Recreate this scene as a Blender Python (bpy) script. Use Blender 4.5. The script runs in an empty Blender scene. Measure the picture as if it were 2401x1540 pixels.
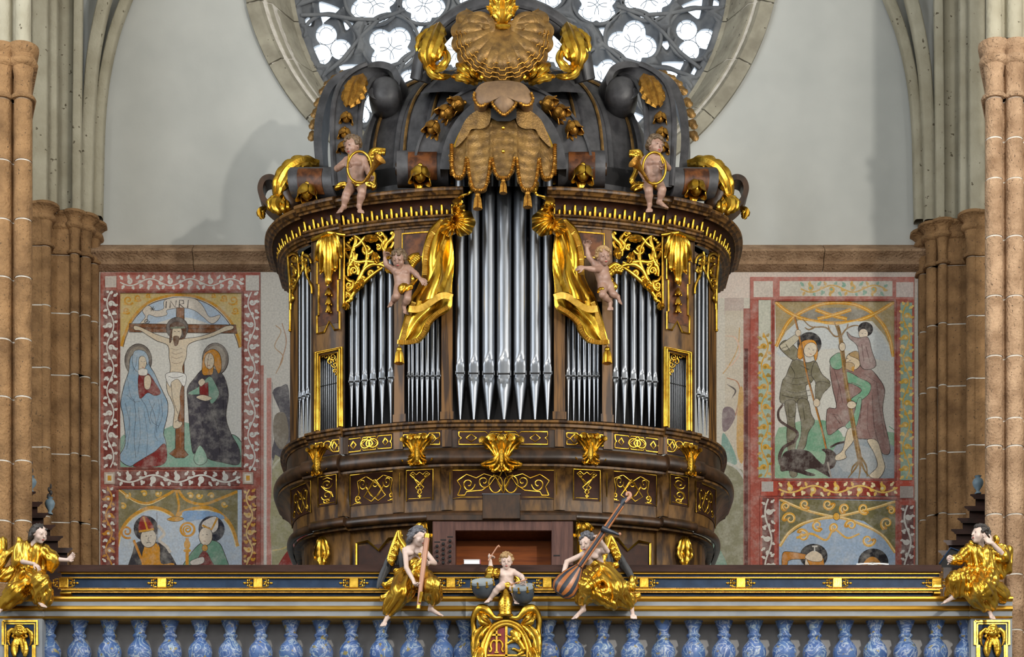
import bpy, math, random
import numpy as np
from mathutils import Vector, Matrix

# ------------------------------------------------------------------ camera, world, lights, exposure
scene = bpy.context.scene
COL = scene.collection
F, CY, CZ, CX, HZ = 4840.0, -20.0, 1.6, 1200.5, 2690.0     # focal length (px of 2401), camera y and height, principal column, horizon row
cam_d = bpy.data.cameras.new('camera')
cam = bpy.data.objects.new('camera', cam_d); COL.objects.link(cam)
cam.location = (0, CY, CZ); cam.rotation_euler = (math.pi / 2, 0, 0)
cam_d.sensor_fit = 'HORIZONTAL'; cam_d.sensor_width = 36.0
cam_d.lens = F / 2401 * 36.0; cam_d.shift_y = (HZ - 770) / 2401
cam_d.clip_end = 300
scene.camera = cam
vs = scene.view_settings
vs.view_transform = 'Standard'; vs.look = 'None'; vs.gamma = 1.0; vs.use_curve_mapping = False
vs.exposure = 0.0
cy_ = scene.cycles; cy_.max_bounces = 6; cy_.diffuse_bounces = 2; cy_.glossy_bounces = 3; cy_.transmission_bounces = 3; cy_.transparent_max_bounces = 6; cy_.caustics_reflective = False; cy_.caustics_refractive = False
world = bpy.data.worlds.new('sky'); scene.world = world; world.use_nodes = True
bg = world.node_tree.nodes['Background']
bg.inputs['Color'].default_value = (0.86, 0.93, 1.0, 1); bg.inputs['Strength'].default_value = 2.2


def area(name, loc, target, sx, sy, power, color, shape='RECTANGLE'):
    d = bpy.data.lights.new(name, 'AREA'); d.shape = shape; d.size = sx; d.size_y = sy
    d.energy = power; d.color = color
    o = bpy.data.objects.new(name, d); COL.objects.link(o)
    o.location = loc
    o.rotation_euler = (Vector(target) - Vector(loc)).to_track_quat('-Z', 'Y').to_euler()
    return o


# daylight entering through the nearer tall nave windows, added frontal fill from the farthest side pair and from behind the camera, and one floodlight on the right-hand nave wall
for yy, pw in ((-15.5, 520), (-9.5, 430), (-3.5, 230)):  # farthest pair is added fill; the side walls have no openings there
    area('nave_window_and_fill_light', (6.9, yy, 12.5), (-1.0, yy + 3.5, 10.5), 1.8, 5.5, pw, (1.0, 0.96, 0.90))
    area('nave_window_and_fill_light', (-6.9, yy, 12.5), (1.0, yy + 3.5, 10.5), 1.8, 5.5, pw * 1.1, (0.92, 0.96, 1.0))
area('frontal_fill_light', (0, -29.7, 8.5), (0, 0, 9.5), 6.0, 9.0, 850, (1.0, 0.97, 0.92))  # unseen light added for soft frontal fill; the end wall has no window
area('floodlight', (6.3, -12.5, 10.3), (-1.0, 3.0, 11.5), 0.35, 0.35, 720, (1.0, 0.95, 0.86))

# ------------------------------------------------------------------ helpers
rng = random.Random(7)


def P(px, py, Y):
    """world point at depth Y that the photograph shows at pixel (px, py)"""
    d = Y - CY
    return np.array([(px - CX) * d / F, Y, CZ + (HZ - py) * d / F])


def sc(px, Y):
    return px * (Y - CY) / F          # length of px pixels at depth Y


def lin(c):
    return tuple(((v / 255) / 12.92 if v / 255 <= 0.04045 else ((v / 255 + 0.055) / 1.055) ** 2.4) for v in c)


def cr(pts, n=8, closed=False):
    """Catmull-Rom through points"""
    p = np.array(pts, float)
    if closed:
        q = np.vstack([p[-1:], p, p[:2]])
    else:
        q = np.vstack([2 * p[0:1] - p[1:2], p, 2 * p[-1:] - p[-2:-1]])
    out = []
    for i in range(1, len(q) - 2):
        a, b, c, d = q[i - 1], q[i], q[i + 1], q[i + 2]
        for k in range(n):
            t = k / n
            out.append(0.5 * (2 * b + (c - a) * t + (2 * a - 5 * b + 4 * c - d) * t * t + (3 * b - a - 3 * c + d) * t ** 3))
    if not closed:
        out.append(p[-1])
    return np.array(out)


def resample(p, n):
    p = np.array(p, float)
    s = np.concatenate([[0], np.cumsum(np.linalg.norm(np.diff(p, axis=0), axis=1))])
    t = np.linspace(0, s[-1], n)
    return np.stack([np.interp(t, s, p[:, k]) for k in range(p.shape[1])], 1)


def nrm(v):
    v = np.array(v, float); l = np.linalg.norm(v)
    return v / l if l > 1e-12 else v


class MB:
    """collects shapes; build() links them as one mesh object"""

    def __init__(s):
        s.v = []; s.f = []

    def add(s, verts, faces):
        o = len(s.v)
        s.v.extend(tuple(map(float, p)) for p in verts)
        s.f.extend(tuple(int(i) + o for i in f) for f in faces)
        return s

    def box(s, x0, x1, y0, y1, z0, z1):
        v = [(x, y, z) for x in (x0, x1) for y in (y0, y1) for z in (z0, z1)]
        return s.add(v, [(0, 1, 3, 2), (4, 6, 7, 5), (0, 4, 5, 1), (2, 3, 7, 6), (0, 2, 6, 4), (1, 5, 7, 3)])

    def bevbox(s, x0, x1, y0, y1, z0, z1, b):
        """box with the four front (low y) edges chamfered"""
        v = [(x0 + b, y0, z0 + b), (x1 - b, y0, z0 + b), (x1 - b, y0, z1 - b), (x0 + b, y0, z1 - b),
             (x0, y0 + b, z0), (x1, y0 + b, z0), (x1, y0 + b, z1), (x0, y0 + b, z1),
             (x0, y1, z0), (x1, y1, z0), (x1, y1, z1), (x0, y1, z1)]
        f = [(0, 1, 2, 3), (8, 11, 10, 9)]
        for a in (0, 4):
            for k in range(4):
                f.append((a + k, a + 4 + k, a + 4 + (k + 1) % 4, a + (k + 1) % 4))
        return s.add(v, f)

    def grid(s, G, cu=False, cv=False):
        G = np.asarray(G, float); n, m = G.shape[:2]
        f = []
        for i in range(n if cu else n - 1):
            for j in range(m if cv else m - 1):
                i2, j2 = (i + 1) % n, (j + 1) % m
                f.append((i * m + j, i2 * m + j, i2 * m + j2, i * m + j2))
        return s.add(G.reshape(-1, 3), f)

    def sheet(s, G, th):
        """grid with thickness th (backwards along its normals)"""
        G = np.asarray(G, float); n, m = G.shape[:2]
        du = np.gradient(G, axis=0); dv = np.gradient(G, axis=1)
        N = np.cross(du, dv); N /= np.maximum(np.linalg.norm(N, axis=2, keepdims=True), 1e-9)
        B = G - N * th
        o = len(s.v)
        s.grid(G)
        s.v.extend(map(tuple, B.reshape(-1, 3)))
        k = o + n * m
        for i in range(n - 1):
            for j in range(m - 1):
                s.f.append((k + i * m + j, k + i * m + j + 1, k + (i + 1) * m + j + 1, k + (i + 1) * m + j))
        ring = [(0, j) for j in range(m)] + [(i, m - 1) for i in range(1, n)] + [(n - 1, j) for j in range(m - 2, -1, -1)] + [(i, 0) for i in range(n - 2, 0, -1)]
        for a in range(len(ring)):
            (i, j), (i2, j2) = ring[a], ring[(a + 1) % len(ring)]
            s.f.append((o + i * m + j, k + i * m + j, k + i2 * m + j2, o + i2 * m + j2))
        return s

    def tube(s, path, r, n=8, cap=True, flat=1.0, up=(0, -1, 0), closed=False):
        """tube along path; r number or list; flat squeezes it along up"""
        p = np.asarray(path, float); m = len(p)
        r = np.full(m, r) if np.isscalar(r) else (np.asarray(r, float) if len(r) == m else np.interp(np.linspace(0, 1, m), np.linspace(0, 1, len(r)), r))
        t = np.gradient(p, axis=0)
        if closed:
            t = np.roll(p, -1, 0) - np.roll(p, 1, 0)
        t /= np.maximum(np.linalg.norm(t, axis=1, keepdims=True), 1e-9)
        up = np.asarray(up, float)
        a = np.cross(t, up); ln = np.linalg.norm(a, axis=1, keepdims=True)
        alt = np.cross(t, np.array([0.31, 0.2, 0.93]))
        a = np.where(ln < 1e-3, alt, a); a /= np.maximum(np.linalg.norm(a, axis=1, keepdims=True), 1e-9)
        b = np.cross(a, t)
        th = np.linspace(0, 2 * np.pi, n, endpoint=False) + np.pi / n
        G = p[:, None] + (a[:, None] * np.cos(th)[None, :, None] + b[:, None] * np.sin(th)[None, :, None] * flat) * r[:, None, None]
        o = len(s.v)
        s.grid(G, cu=closed, cv=True)
        if cap and not closed:
            s.f.append(tuple(o + j for j in range(n))[::-1])
            s.f.append(tuple(o + (m - 1) * n + j for j in range(n)))
        return s

    def lathe(s, prof, c, n=20, axis=(0, 0, 1), ref=(1, 0, 0), cap=True):
        """profile [(r, h)] turned round axis through c"""
        ax = nrm(axis); a = nrm(np.cross(ax, ref)) if abs(np.dot(ax, nrm(ref))) < 0.98 else nrm(np.cross(ax, (0, 1, 0)))
        b = np.cross(ax, a); th = np.linspace(0, 2 * np.pi, n, endpoint=False)
        pr = np.asarray(prof, float)
        G = np.asarray(c, float) + pr[:, None, 1:2] * ax + pr[:, None, 0:1] * (np.cos(th)[None, :, None] * a + np.sin(th)[None, :, None] * b)
        o = len(s.v); m = len(pr)
        s.grid(G, cv=True)
        if cap:
            if pr[0, 0] > 1e-4: s.f.append(tuple(o + j for j in range(n))[::-1])
            if pr[-1, 0] > 1e-4: s.f.append(tuple(o + (m - 1) * n + j for j in range(n)))
        return s

    def ell(s, c, r, n=10, m=6, R=None):
        r = np.full(3, r) if np.isscalar(r) else np.asarray(r, float)
        u = np.linspace(0, 2 * np.pi, n, endpoint=False); w = np.linspace(-np.pi / 2, np.pi / 2, m + 1)
        G = np.stack([np.cos(w)[:, None] * np.cos(u) * r[0], np.cos(w)[:, None] * np.sin(u) * r[1], np.sin(w)[:, None] * np.ones(n) * r[2]], 2)
        if R is not None: G = G @ np.asarray(R, float)
        return s.grid(G + np.asarray(c, float), cv=True)

    def prism(s, poly, fn, w0, w1):
        """polygon (u, v) extruded from w0 to w1 through fn(u, v, w)"""
        n = len(poly)
        v = [fn(u, q, w0) for u, q in poly] + [fn(u, q, w1) for u, q in poly]
        f = [tuple(range(n)), tuple(range(2 * n - 1, n - 1, -1))]
        f += [(i, n + i, n + (i + 1) % n, (i + 1) % n) for i in range(n)]
        return s.add(v, f)

    def build(s, name, mat, parent=None, smooth=40, loc=None):
        return link_mesh(name, np.array(s.v, float), s.f, mat, parent, smooth, loc)


ORG = {}


def link_mesh(name, V, faces, mat, parent=None, smooth=40, loc=None):
    if parent is not None:
        org = ORG[parent.name]
    else:
        org = np.array(loc if loc is not None else (0, 0, 0), float)
    V = np.asarray(V, float) - org
    me = bpy.data.meshes.new(name)
    if isinstance(faces, np.ndarray):
        me.vertices.add(len(V)); me.vertices.foreach_set('co', V.astype(np.float32).ravel())
        k = faces.shape[1]
        me.loops.add(faces.size); me.loops.foreach_set('vertex_index', faces.astype(np.int32).ravel())
        me.polygons.add(len(faces)); me.polygons.foreach_set('loop_start', np.arange(0, faces.size, k, dtype=np.int32))
        me.update(calc_edges=True)
    else:
        me.from_pydata(V.tolist(), [], faces); me.update()
    if smooth:
        me.polygons.foreach_set('use_smooth', np.ones(len(me.polygons), bool))
        if smooth < 170: me.set_sharp_from_angle(angle=math.radians(smooth))
    me.materials.append(mat)
    o = bpy.data.objects.new(name, me); COL.objects.link(o)
    if parent is not None: o.parent = parent
    else: o.location = tuple(org)
    ORG[o.name] = org
    return o


def empty(name, loc):
    o = bpy.data.objects.new(name, None); COL.objects.link(o); o.location = tuple(map(float, loc)); o.empty_display_size = 0.1
    ORG[o.name] = np.array(loc, float)
    return o


def tag(o, label=None, cat=None, group=None, kind=None):
    if label: o['label'] = label
    if cat: o['category'] = cat
    if group: o['group'] = group
    if kind: o['kind'] = kind
    return o


# ------------------------------------------------------------------ materials
def new_mat(name):
    m = bpy.data.materials.new(name); m.use_nodes = True
    nt = m.node_tree; b = nt.nodes['Principled BSDF']
    return m, nt, b


def mk(name, c1, c2=None, scale=6.0, rough=0.6, metal=0.0, bump=0.0, bscale=40.0, stretch=(1, 1, 1), detail=3.0, lo=0.35, hi=0.65, spots=None, rvar=0.0, spec=0.5):
    """noise mix of two sRGB colours, optional bump and dark pits"""
    m, nt, b = new_mat(name)
    N, L = nt.nodes, nt.links
    tc = N.new('ShaderNodeTexCoord'); mp = N.new('ShaderNodeMapping'); mp.inputs['Scale'].default_value = stretch
    L.new(tc.outputs['Object'], mp.inputs['Vector'])
    c2 = c2 or c1
    nz = N.new('ShaderNodeTexNoise'); nz.inputs['Scale'].default_value = scale; nz.inputs['Detail'].default_value = detail; nz.inputs['Roughness'].default_value = 0.6
    L.new(mp.outputs['Vector'], nz.inputs['Vector'])
    rp = N.new('ShaderNodeValToRGB')
    rp.color_ramp.elements[0].position = lo; rp.color_ramp.elements[0].color = (*lin(c1), 1)
    rp.color_ramp.elements[1].position = hi; rp.color_ramp.elements[1].color = (*lin(c2), 1)
    L.new(nz.outputs['Fac'], rp.inputs['Fac'])
    col = rp.outputs['Color']
    if spots:
        vz = N.new('ShaderNodeTexNoise'); vz.inputs['Scale'].default_value = spots[0]; vz.inputs['Detail'].default_value = 2
        L.new(tc.outputs['Object'], vz.inputs['Vector'])
        r2 = N.new('ShaderNodeValToRGB'); r2.color_ramp.elements[0].position = spots[1]; r2.color_ramp.elements[1].position = spots[1] + 0.03
        r2.color_ramp.elements[0].color = (0, 0, 0, 1); r2.color_ramp.elements[1].color = (1, 1, 1, 1)
        L.new(vz.outputs['Fac'], r2.inputs['Fac'])
        mx = N.new('ShaderNodeMixRGB'); mx.inputs['Color2'].default_value = (*lin(spots[2]), 1)
        L.new(r2.outputs['Color'], mx.inputs['Fac']); L.new(col, mx.inputs['Color1']); col = mx.outputs['Color']
    L.new(col, b.inputs['Base Color'])
    b.inputs['Roughness'].default_value = rough; b.inputs['Metallic'].default_value = metal
    b.inputs['Specular IOR Level'].default_value = spec
    if rvar:
        mr = N.new('ShaderNodeMapRange'); mr.inputs['To Min'].default_value = rough - rvar; mr.inputs['To Max'].default_value = rough + rvar
        L.new(nz.outputs['Fac'], mr.inputs['Value']); L.new(mr.outputs['Result'], b.inputs['Roughness'])
    if bump:
        n2 = N.new('ShaderNodeTexNoise'); n2.inputs['Scale'].default_value = bscale; n2.inputs['Detail'].default_value = 2
        L.new(mp.outputs['Vector'], n2.inputs['Vector'])
        bp = N.new('ShaderNodeBump'); bp.inputs['Strength'].default_value = bump; bp.inputs['Distance'].default_value = 0.02
        L.new(n2.outputs['Fac'], bp.inputs['Height']); L.new(bp.outputs['Normal'], b.inputs['Normal'])
    return m


M = {}
M['gold'] = mk('gilding', (180, 134, 40), (226, 184, 74), scale=9, rough=0.30, metal=1.0, bump=0.08, bscale=40, rvar=0.08)
M['goldr'] = mk('burnished_gilding', (184, 138, 44), (228, 186, 78), scale=5, rough=0.30, metal=1.0, rvar=0.06)
M['goldc'] = mk('hammered_gilding', (190, 142, 34), (236, 192, 74), scale=7, rough=0.27, metal=1.0, bump=0.35, bscale=16, stretch=(1, 1, .35), rvar=0.08)
M['goldl'] = mk('moulding_gilding', (172, 130, 46), (206, 164, 68), scale=6, rough=0.42, metal=0.95, stretch=(.3, 2, 2), rvar=0.08)
M['fringe'] = mk('gilt_fringe', (186, 146, 54), (222, 184, 86), scale=14, rough=0.45, metal=0.7)
M['dusty'] = mk('dusty_bronze_paint', (112, 88, 66), (136, 108, 78), scale=12, rough=0.55, metal=0.3)
M['goldm'] = mk('matt_gilding', (150, 106, 44), (190, 140, 60), scale=14, rough=0.42, metal=0.9, bump=0.25, bscale=60, rvar=0.1)
M['goldd'] = mk('tarnished_gilding', (106, 80, 46), (156, 120, 66), scale=10, rough=0.45, metal=0.55, bump=0.25, bscale=60)
M['walnut'] = mk('walnut_veneer', (52, 34, 18), (110, 78, 38), scale=3.2, rough=0.42, spec=0.3, bump=0.05, bscale=60, stretch=(3.5, 3.5, 0.9), lo=0.38, hi=0.62)
M['walnutx'] = mk('cross_banded_walnut', (50, 32, 17), (112, 78, 38), scale=4.5, rough=0.4, spec=0.3, stretch=(3.2, 3.2, 0.25), lo=0.42, hi=0.58, detail=3)
M['walnutd'] = mk('dark_walnut', (38, 25, 15), (68, 45, 26), scale=4, rough=0.36, spec=0.4, stretch=(2.5, 2.5, 1), lo=0.4, hi=0.62)
M['panel'] = mk('panel_ground', (44, 25, 17), (60, 34, 22), scale=12, rough=0.55, spec=0.2)
M['burl'] = mk('burl_veneer', (60, 32, 16), (108, 62, 28), scale=9, rough=0.4, spec=0.3, lo=0.4, hi=0.6)
M['dome'] = mk('black_painted_wood', (50, 49, 52), (76, 75, 77), scale=7, rough=0.45, bump=0.08, bscale=25)
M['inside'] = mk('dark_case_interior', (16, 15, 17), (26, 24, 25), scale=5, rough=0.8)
M['pipe'] = mk('polished_tin', (122, 126, 132), (142, 145, 150), scale=3, rough=0.36, metal=1.0, stretch=(4, 4, .4), rvar=0.05)
M['slot'] = mk('pipe_mouth_slot', (10, 10, 11), (18, 17, 17), rough=0.8)
M['stone_lo'] = mk('ochre_conglomerate', (134, 104, 76), (186, 154, 122), scale=4.4, rough=0.9, bump=1.0, bscale=36, lo=0.3, hi=0.7, spots=(44, 0.66, (100, 78, 58)))
M['stone_or'] = mk('orange_conglomerate', (112, 82, 50), (166, 128, 86), scale=3.6, rough=0.9, bump=0.9, bscale=34, lo=0.3, hi=0.7, spots=(40, 0.67, (92, 70, 48)))
M['stone_up'] = mk('grey_green_stone', (150, 142, 120), (182, 176, 156), scale=1.6, rough=0.9, bump=0.5, bscale=22, lo=0.3, hi=0.7, spots=(17, 0.69, (96, 88, 70)))
M['stone_gr'] = mk('grey_stone', (140, 134, 118), (172, 166, 148), scale=3, rough=0.9, bump=0.5, bscale=22, spots=(20, 0.70, (80, 76, 64)))
M['mortar'] = mk('lime_mortar', (196, 188, 176), (220, 214, 204), scale=12, rough=0.95, bump=0.4)
M['plaster'] = mk('white_plaster', (188, 190, 186), (204, 205, 200), scale=0.9, rough=0.95, bump=0.15, bscale=9, lo=0.3, hi=0.7)
M['tracery'] = mk('tracery_stone', (94, 97, 102), (126, 128, 130), scale=3, rough=0.9, bump=0.4, bscale=25)
M['lead'] = mk('lead', (70, 72, 76), (90, 92, 96), rough=0.6, metal=0.6)
M['skin'] = mk('flesh_paint', (206, 178, 164), (222, 200, 188), scale=9, rough=0.42, lo=0.3, hi=0.7)
M['skinw'] = mk('warm_flesh_paint', (146, 112, 96), (172, 138, 120), scale=10, rough=0.42, lo=0.3, hi=0.7)
M['lips'] = mk('red_lip_paint', (168, 78, 70), (150, 66, 60), rough=0.45)
M['eye'] = mk('dark_eye_paint', (48, 36, 32), (60, 46, 40), rough=0.4)
M['blush'] = mk('rosy_paint', (196, 130, 116), (206, 146, 132), rough=0.5)
M['hairb'] = mk('brown_hair_paint', (84, 66, 48), (118, 96, 70), scale=30, rough=0.5, bump=0.5, bscale=60)
M['hairg'] = mk('grey_hair_paint', (66, 66, 72), (110, 110, 116), scale=30, rough=0.5, bump=0.5, bscale=60)
M['haird'] = mk('dark_hair_paint', (44, 40, 40), (72, 66, 62), scale=30, rough=0.5, bump=0.5, bscale=60)
M['hairl'] = mk('blond_hair_paint', (150, 116, 74), (178, 146, 100), scale=30, rough=0.5, bump=0.5, bscale=60)
M['black'] = mk('black_feather_paint', (22, 22, 24), (40, 40, 42), scale=20, rough=0.5)
M['blue'] = mk('prussian_blue_paint', (26, 44, 68), (38, 58, 84), scale=9, rough=0.5, spec=0.2)
M['grey'] = mk('pale_grey_paint', (134, 139, 145), (152, 156, 160), scale=3, rough=0.6, spec=0.3)
M['greyd'] = mk('backing_board_grey', (176, 174, 174), (188, 186, 186), scale=4, rough=0.8)
M['rail'] = mk('brown_rail_wood', (50, 34, 30), (74, 52, 46), scale=5, rough=0.45, spec=0.3, stretch=(0.4, 3, 3))
M['oak'] = mk('console_wood', (70, 44, 38), (96, 64, 54), scale=6, rough=0.5, spec=0.25, stretch=(4, 4, .35), bump=0.15, bscale=30)
M['orange'] = mk('orange_wood', (108, 50, 8), (142, 72, 16), scale=6, rough=0.5, spec=0.2, stretch=(.3, 4, 4))
M['white'] = mk('white_paper', (226, 226, 228), (236, 236, 236), rough=0.7)
M['paperbook'] = mk('red_book_cover', (120, 40, 50), (136, 50, 60), rough=0.5)
M['drum'] = mk('slate_drum_paint', (58, 66, 76), (78, 86, 94), scale=8, rough=0.5)
M['drumskin'] = mk('pale_drumhead', (140, 150, 156), (160, 168, 172), rough=0.5)
M['red'] = mk('shield_red', (118, 14, 12), (140, 20, 16), scale=9, rough=0.4)
M['sblue'] = mk('shield_blue', (70, 92, 122), (92, 112, 140), scale=9, rough=0.45)
M['green'] = mk('shield_rock_green', (60, 66, 56), (84, 88, 76), scale=20, rough=0.6)
M['urn'] = mk('pale_blue_urn_paint', (110, 132, 146), (136, 156, 168), scale=9, rough=0.5)
M['stall'] = mk('dark_stall_wood', (40, 26, 22), (66, 42, 36), scale=5, rough=0.45, stretch=(1, 1, 3))
M['lute_o'] = mk('lute_orange_rib', (150, 88, 40), (172, 104, 52), rough=0.35)
M['lute_b'] = mk('lute_blue_black_rib', (30, 36, 48), (42, 48, 60), rough=0.4)
M['bass'] = mk('pale_wood_tube', (168, 118, 92), (190, 140, 112), scale=5, rough=0.4, stretch=(3, 3, .5))
M['floorst'] = mk('nave_floor_stone', (120, 108, 96), (146, 132, 118), scale=1.2, rough=0.7)


def marble_mat():
    m, nt, b = new_mat('blue_marbled_paint')
    N, L = nt.nodes, nt.links
    tc = N.new('ShaderNodeTexCoord'); oi = N.new('ShaderNodeObjectInfo'); ad = N.new('ShaderNodeVectorMath')
    sm = N.new('ShaderNodeVectorMath'); sm.operation = 'SCALE'; sm.inputs[0].default_value = (31, 17, 23)
    L.new(oi.outputs['Random'], sm.inputs['Scale'])
    L.new(tc.outputs['Object'], ad.inputs[0]); L.new(sm.outputs[0], ad.inputs[1])
    wz = N.new('ShaderNodeTexNoise'); wz.inputs['Scale'].default_value = 5
    L.new(ad.outputs[0], wz.inputs['Vector'])
    mx = N.new('ShaderNodeMixRGB'); mx.inputs['Fac'].default_value = 0.25
    L.new(ad.outputs[0], mx.inputs['Color1']); L.new(wz.outputs['Color'], mx.inputs['Color2'])
    vo = N.new('ShaderNodeTexNoise'); vo.inputs['Scale'].default_value = 6.5; vo.inputs['Detail'].default_value = 3; vo.inputs['Distortion'].default_value = 2.6
    L.new(ad.outputs[0], vo.inputs['Vector'])
    rp = N.new('ShaderNodeValToRGB'); e = rp.color_ramp.elements
    e[0].position = 0.36; e[0].color = (*lin((70, 98, 150)), 1); e[1].position = 0.62; e[1].color = (*lin((92, 122, 174)), 1)
    for ps, cc in ((0.45, (84, 114, 168)), (0.485, (150, 168, 192)), (0.505, (186, 194, 200)), (0.525, (140, 160, 188)), (0.56, (76, 106, 162))):
        k = e.new(ps); k.color = (*lin(cc), 1)
    L.new(vo.outputs['Fac'], rp.inputs['Fac'])
    n2 = N.new('ShaderNodeTexNoise'); n2.inputs['Scale'].default_value = 16; L.new(ad.outputs[0], n2.inputs['Vector'])
    r2 = N.new('ShaderNodeValToRGB'); r2.color_ramp.elements[0].position = 0.64; r2.color_ramp.elements[1].position = 0.68
    L.new(n2.outputs['Fac'], r2.inputs['Fac'])
    m2 = N.new('ShaderNodeMixRGB'); m2.inputs['Color2'].default_value = (*lin((150, 136, 84)), 1)
    L.new(r2.outputs['Color'], m2.inputs['Fac']); L.new(rp.outputs['Color'], m2.inputs['Color1'])
    n3 = N.new('ShaderNodeTexNoise'); n3.inputs['Scale'].default_value = 7; L.new(ad.outputs[0], n3.inputs['Vector'])
    m3 = N.new('ShaderNodeMixRGB'); m3.blend_type = 'MULTIPLY'; m3.inputs['Fac'].default_value = 0.5
    L.new(m2.outputs['Color'], m3.inputs['Color1']); L.new(n3.outputs['Color'], m3.inputs['Color2'])
    m4 = N.new('ShaderNodeMixRGB'); m4.inputs['Fac'].default_value = 0.55
    L.new(m3.outputs['Color'], m4.inputs['Color1']); L.new(m2.outputs['Color'], m4.inputs['Color2'])
    L.new(m4.outputs['Color'], b.inputs['Base Color']); b.inputs['Roughness'].default_value = 0.35
    return m


M['marble'] = marble_mat()


def glass_mat():
    m, nt, b = new_mat('milky_window_glass')
    N, L = nt.nodes, nt.links
    tr = N.new('ShaderNodeBsdfTransparent'); tr.inputs['Color'].default_value = (0.93, 0.95, 0.97, 1)
    tl = N.new('ShaderNodeBsdfTranslucent'); tl.inputs['Color'].default_value = (0.85, 0.88, 0.9, 1)
    mx = N.new('ShaderNodeMixShader'); mx.inputs['Fac'].default_value = 0.35
    L.new(tr.outputs[0], mx.inputs[1]); L.new(tl.outputs[0], mx.inputs[2])
    L.new(mx.outputs[0], nt.nodes['Material Output'].inputs['Surface'])
    return m


M['glass'] = glass_mat()


def paint_mat():
    """fresco pigment: colour attribute, worn by noise"""
    m, nt, b = new_mat('fresco_pigment')
    N, L = nt.nodes, nt.links
    at = N.new('ShaderNodeAttribute'); at.attribute_name = 'pigment'
    tc = N.new('ShaderNodeTexCoord')
    nz = N.new('ShaderNodeTexNoise'); nz.inputs['Scale'].default_value = 7; nz.inputs['Detail'].default_value = 5; nz.inputs['Roughness'].default_value = 0.7
    L.new(tc.outputs['Object'], nz.inputs['Vector'])
    rp = N.new('ShaderNodeValToRGB'); rp.color_ramp.elements[0].position = 0.45; rp.color_ramp.elements[1].position = 0.75
    rp.color_ramp.elements[0].color = (0, 0, 0, 1); rp.color_ramp.elements[1].color = (0.42, 0.42, 0.42, 1)
    L.new(nz.outputs['Fac'], rp.inputs['Fac'])
    mx = N.new('ShaderNodeMixRGB'); mx.inputs['Color2'].default_value = (*lin((204, 199, 190)), 1)
    L.new(rp.outputs['Color'], mx.inputs['Fac']); L.new(at.outputs['Color'], mx.inputs['Color1'])
    n2 = N.new('ShaderNodeTexNoise'); n2.inputs['Scale'].default_value = 45; n2.inputs['Detail'].default_value = 4
    L.new(tc.outputs['Object'], n2.inputs['Vector'])
    mr = N.new('ShaderNodeMapRange'); mr.inputs['From Min'].default_value = 0.3; mr.inputs['From Max'].default_value = 0.7; mr.inputs['To Min'].default_value = 1.08; mr.inputs['To Max'].default_value = 1.42
    L.new(n2.outputs['Fac'], mr.inputs['Value'])
    ml = N.new('ShaderNodeVectorMath'); ml.operation = 'SCALE'
    L.new(mx.outputs['Color'], ml.inputs[0]); L.new(mr.outputs['Result'], ml.inputs['Scale'])
    L.new(ml.outputs[0], b.inputs['Base Color']); b.inputs['Roughness'].default_value = 0.95
    return m


M['fresco'] = paint_mat()


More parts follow.
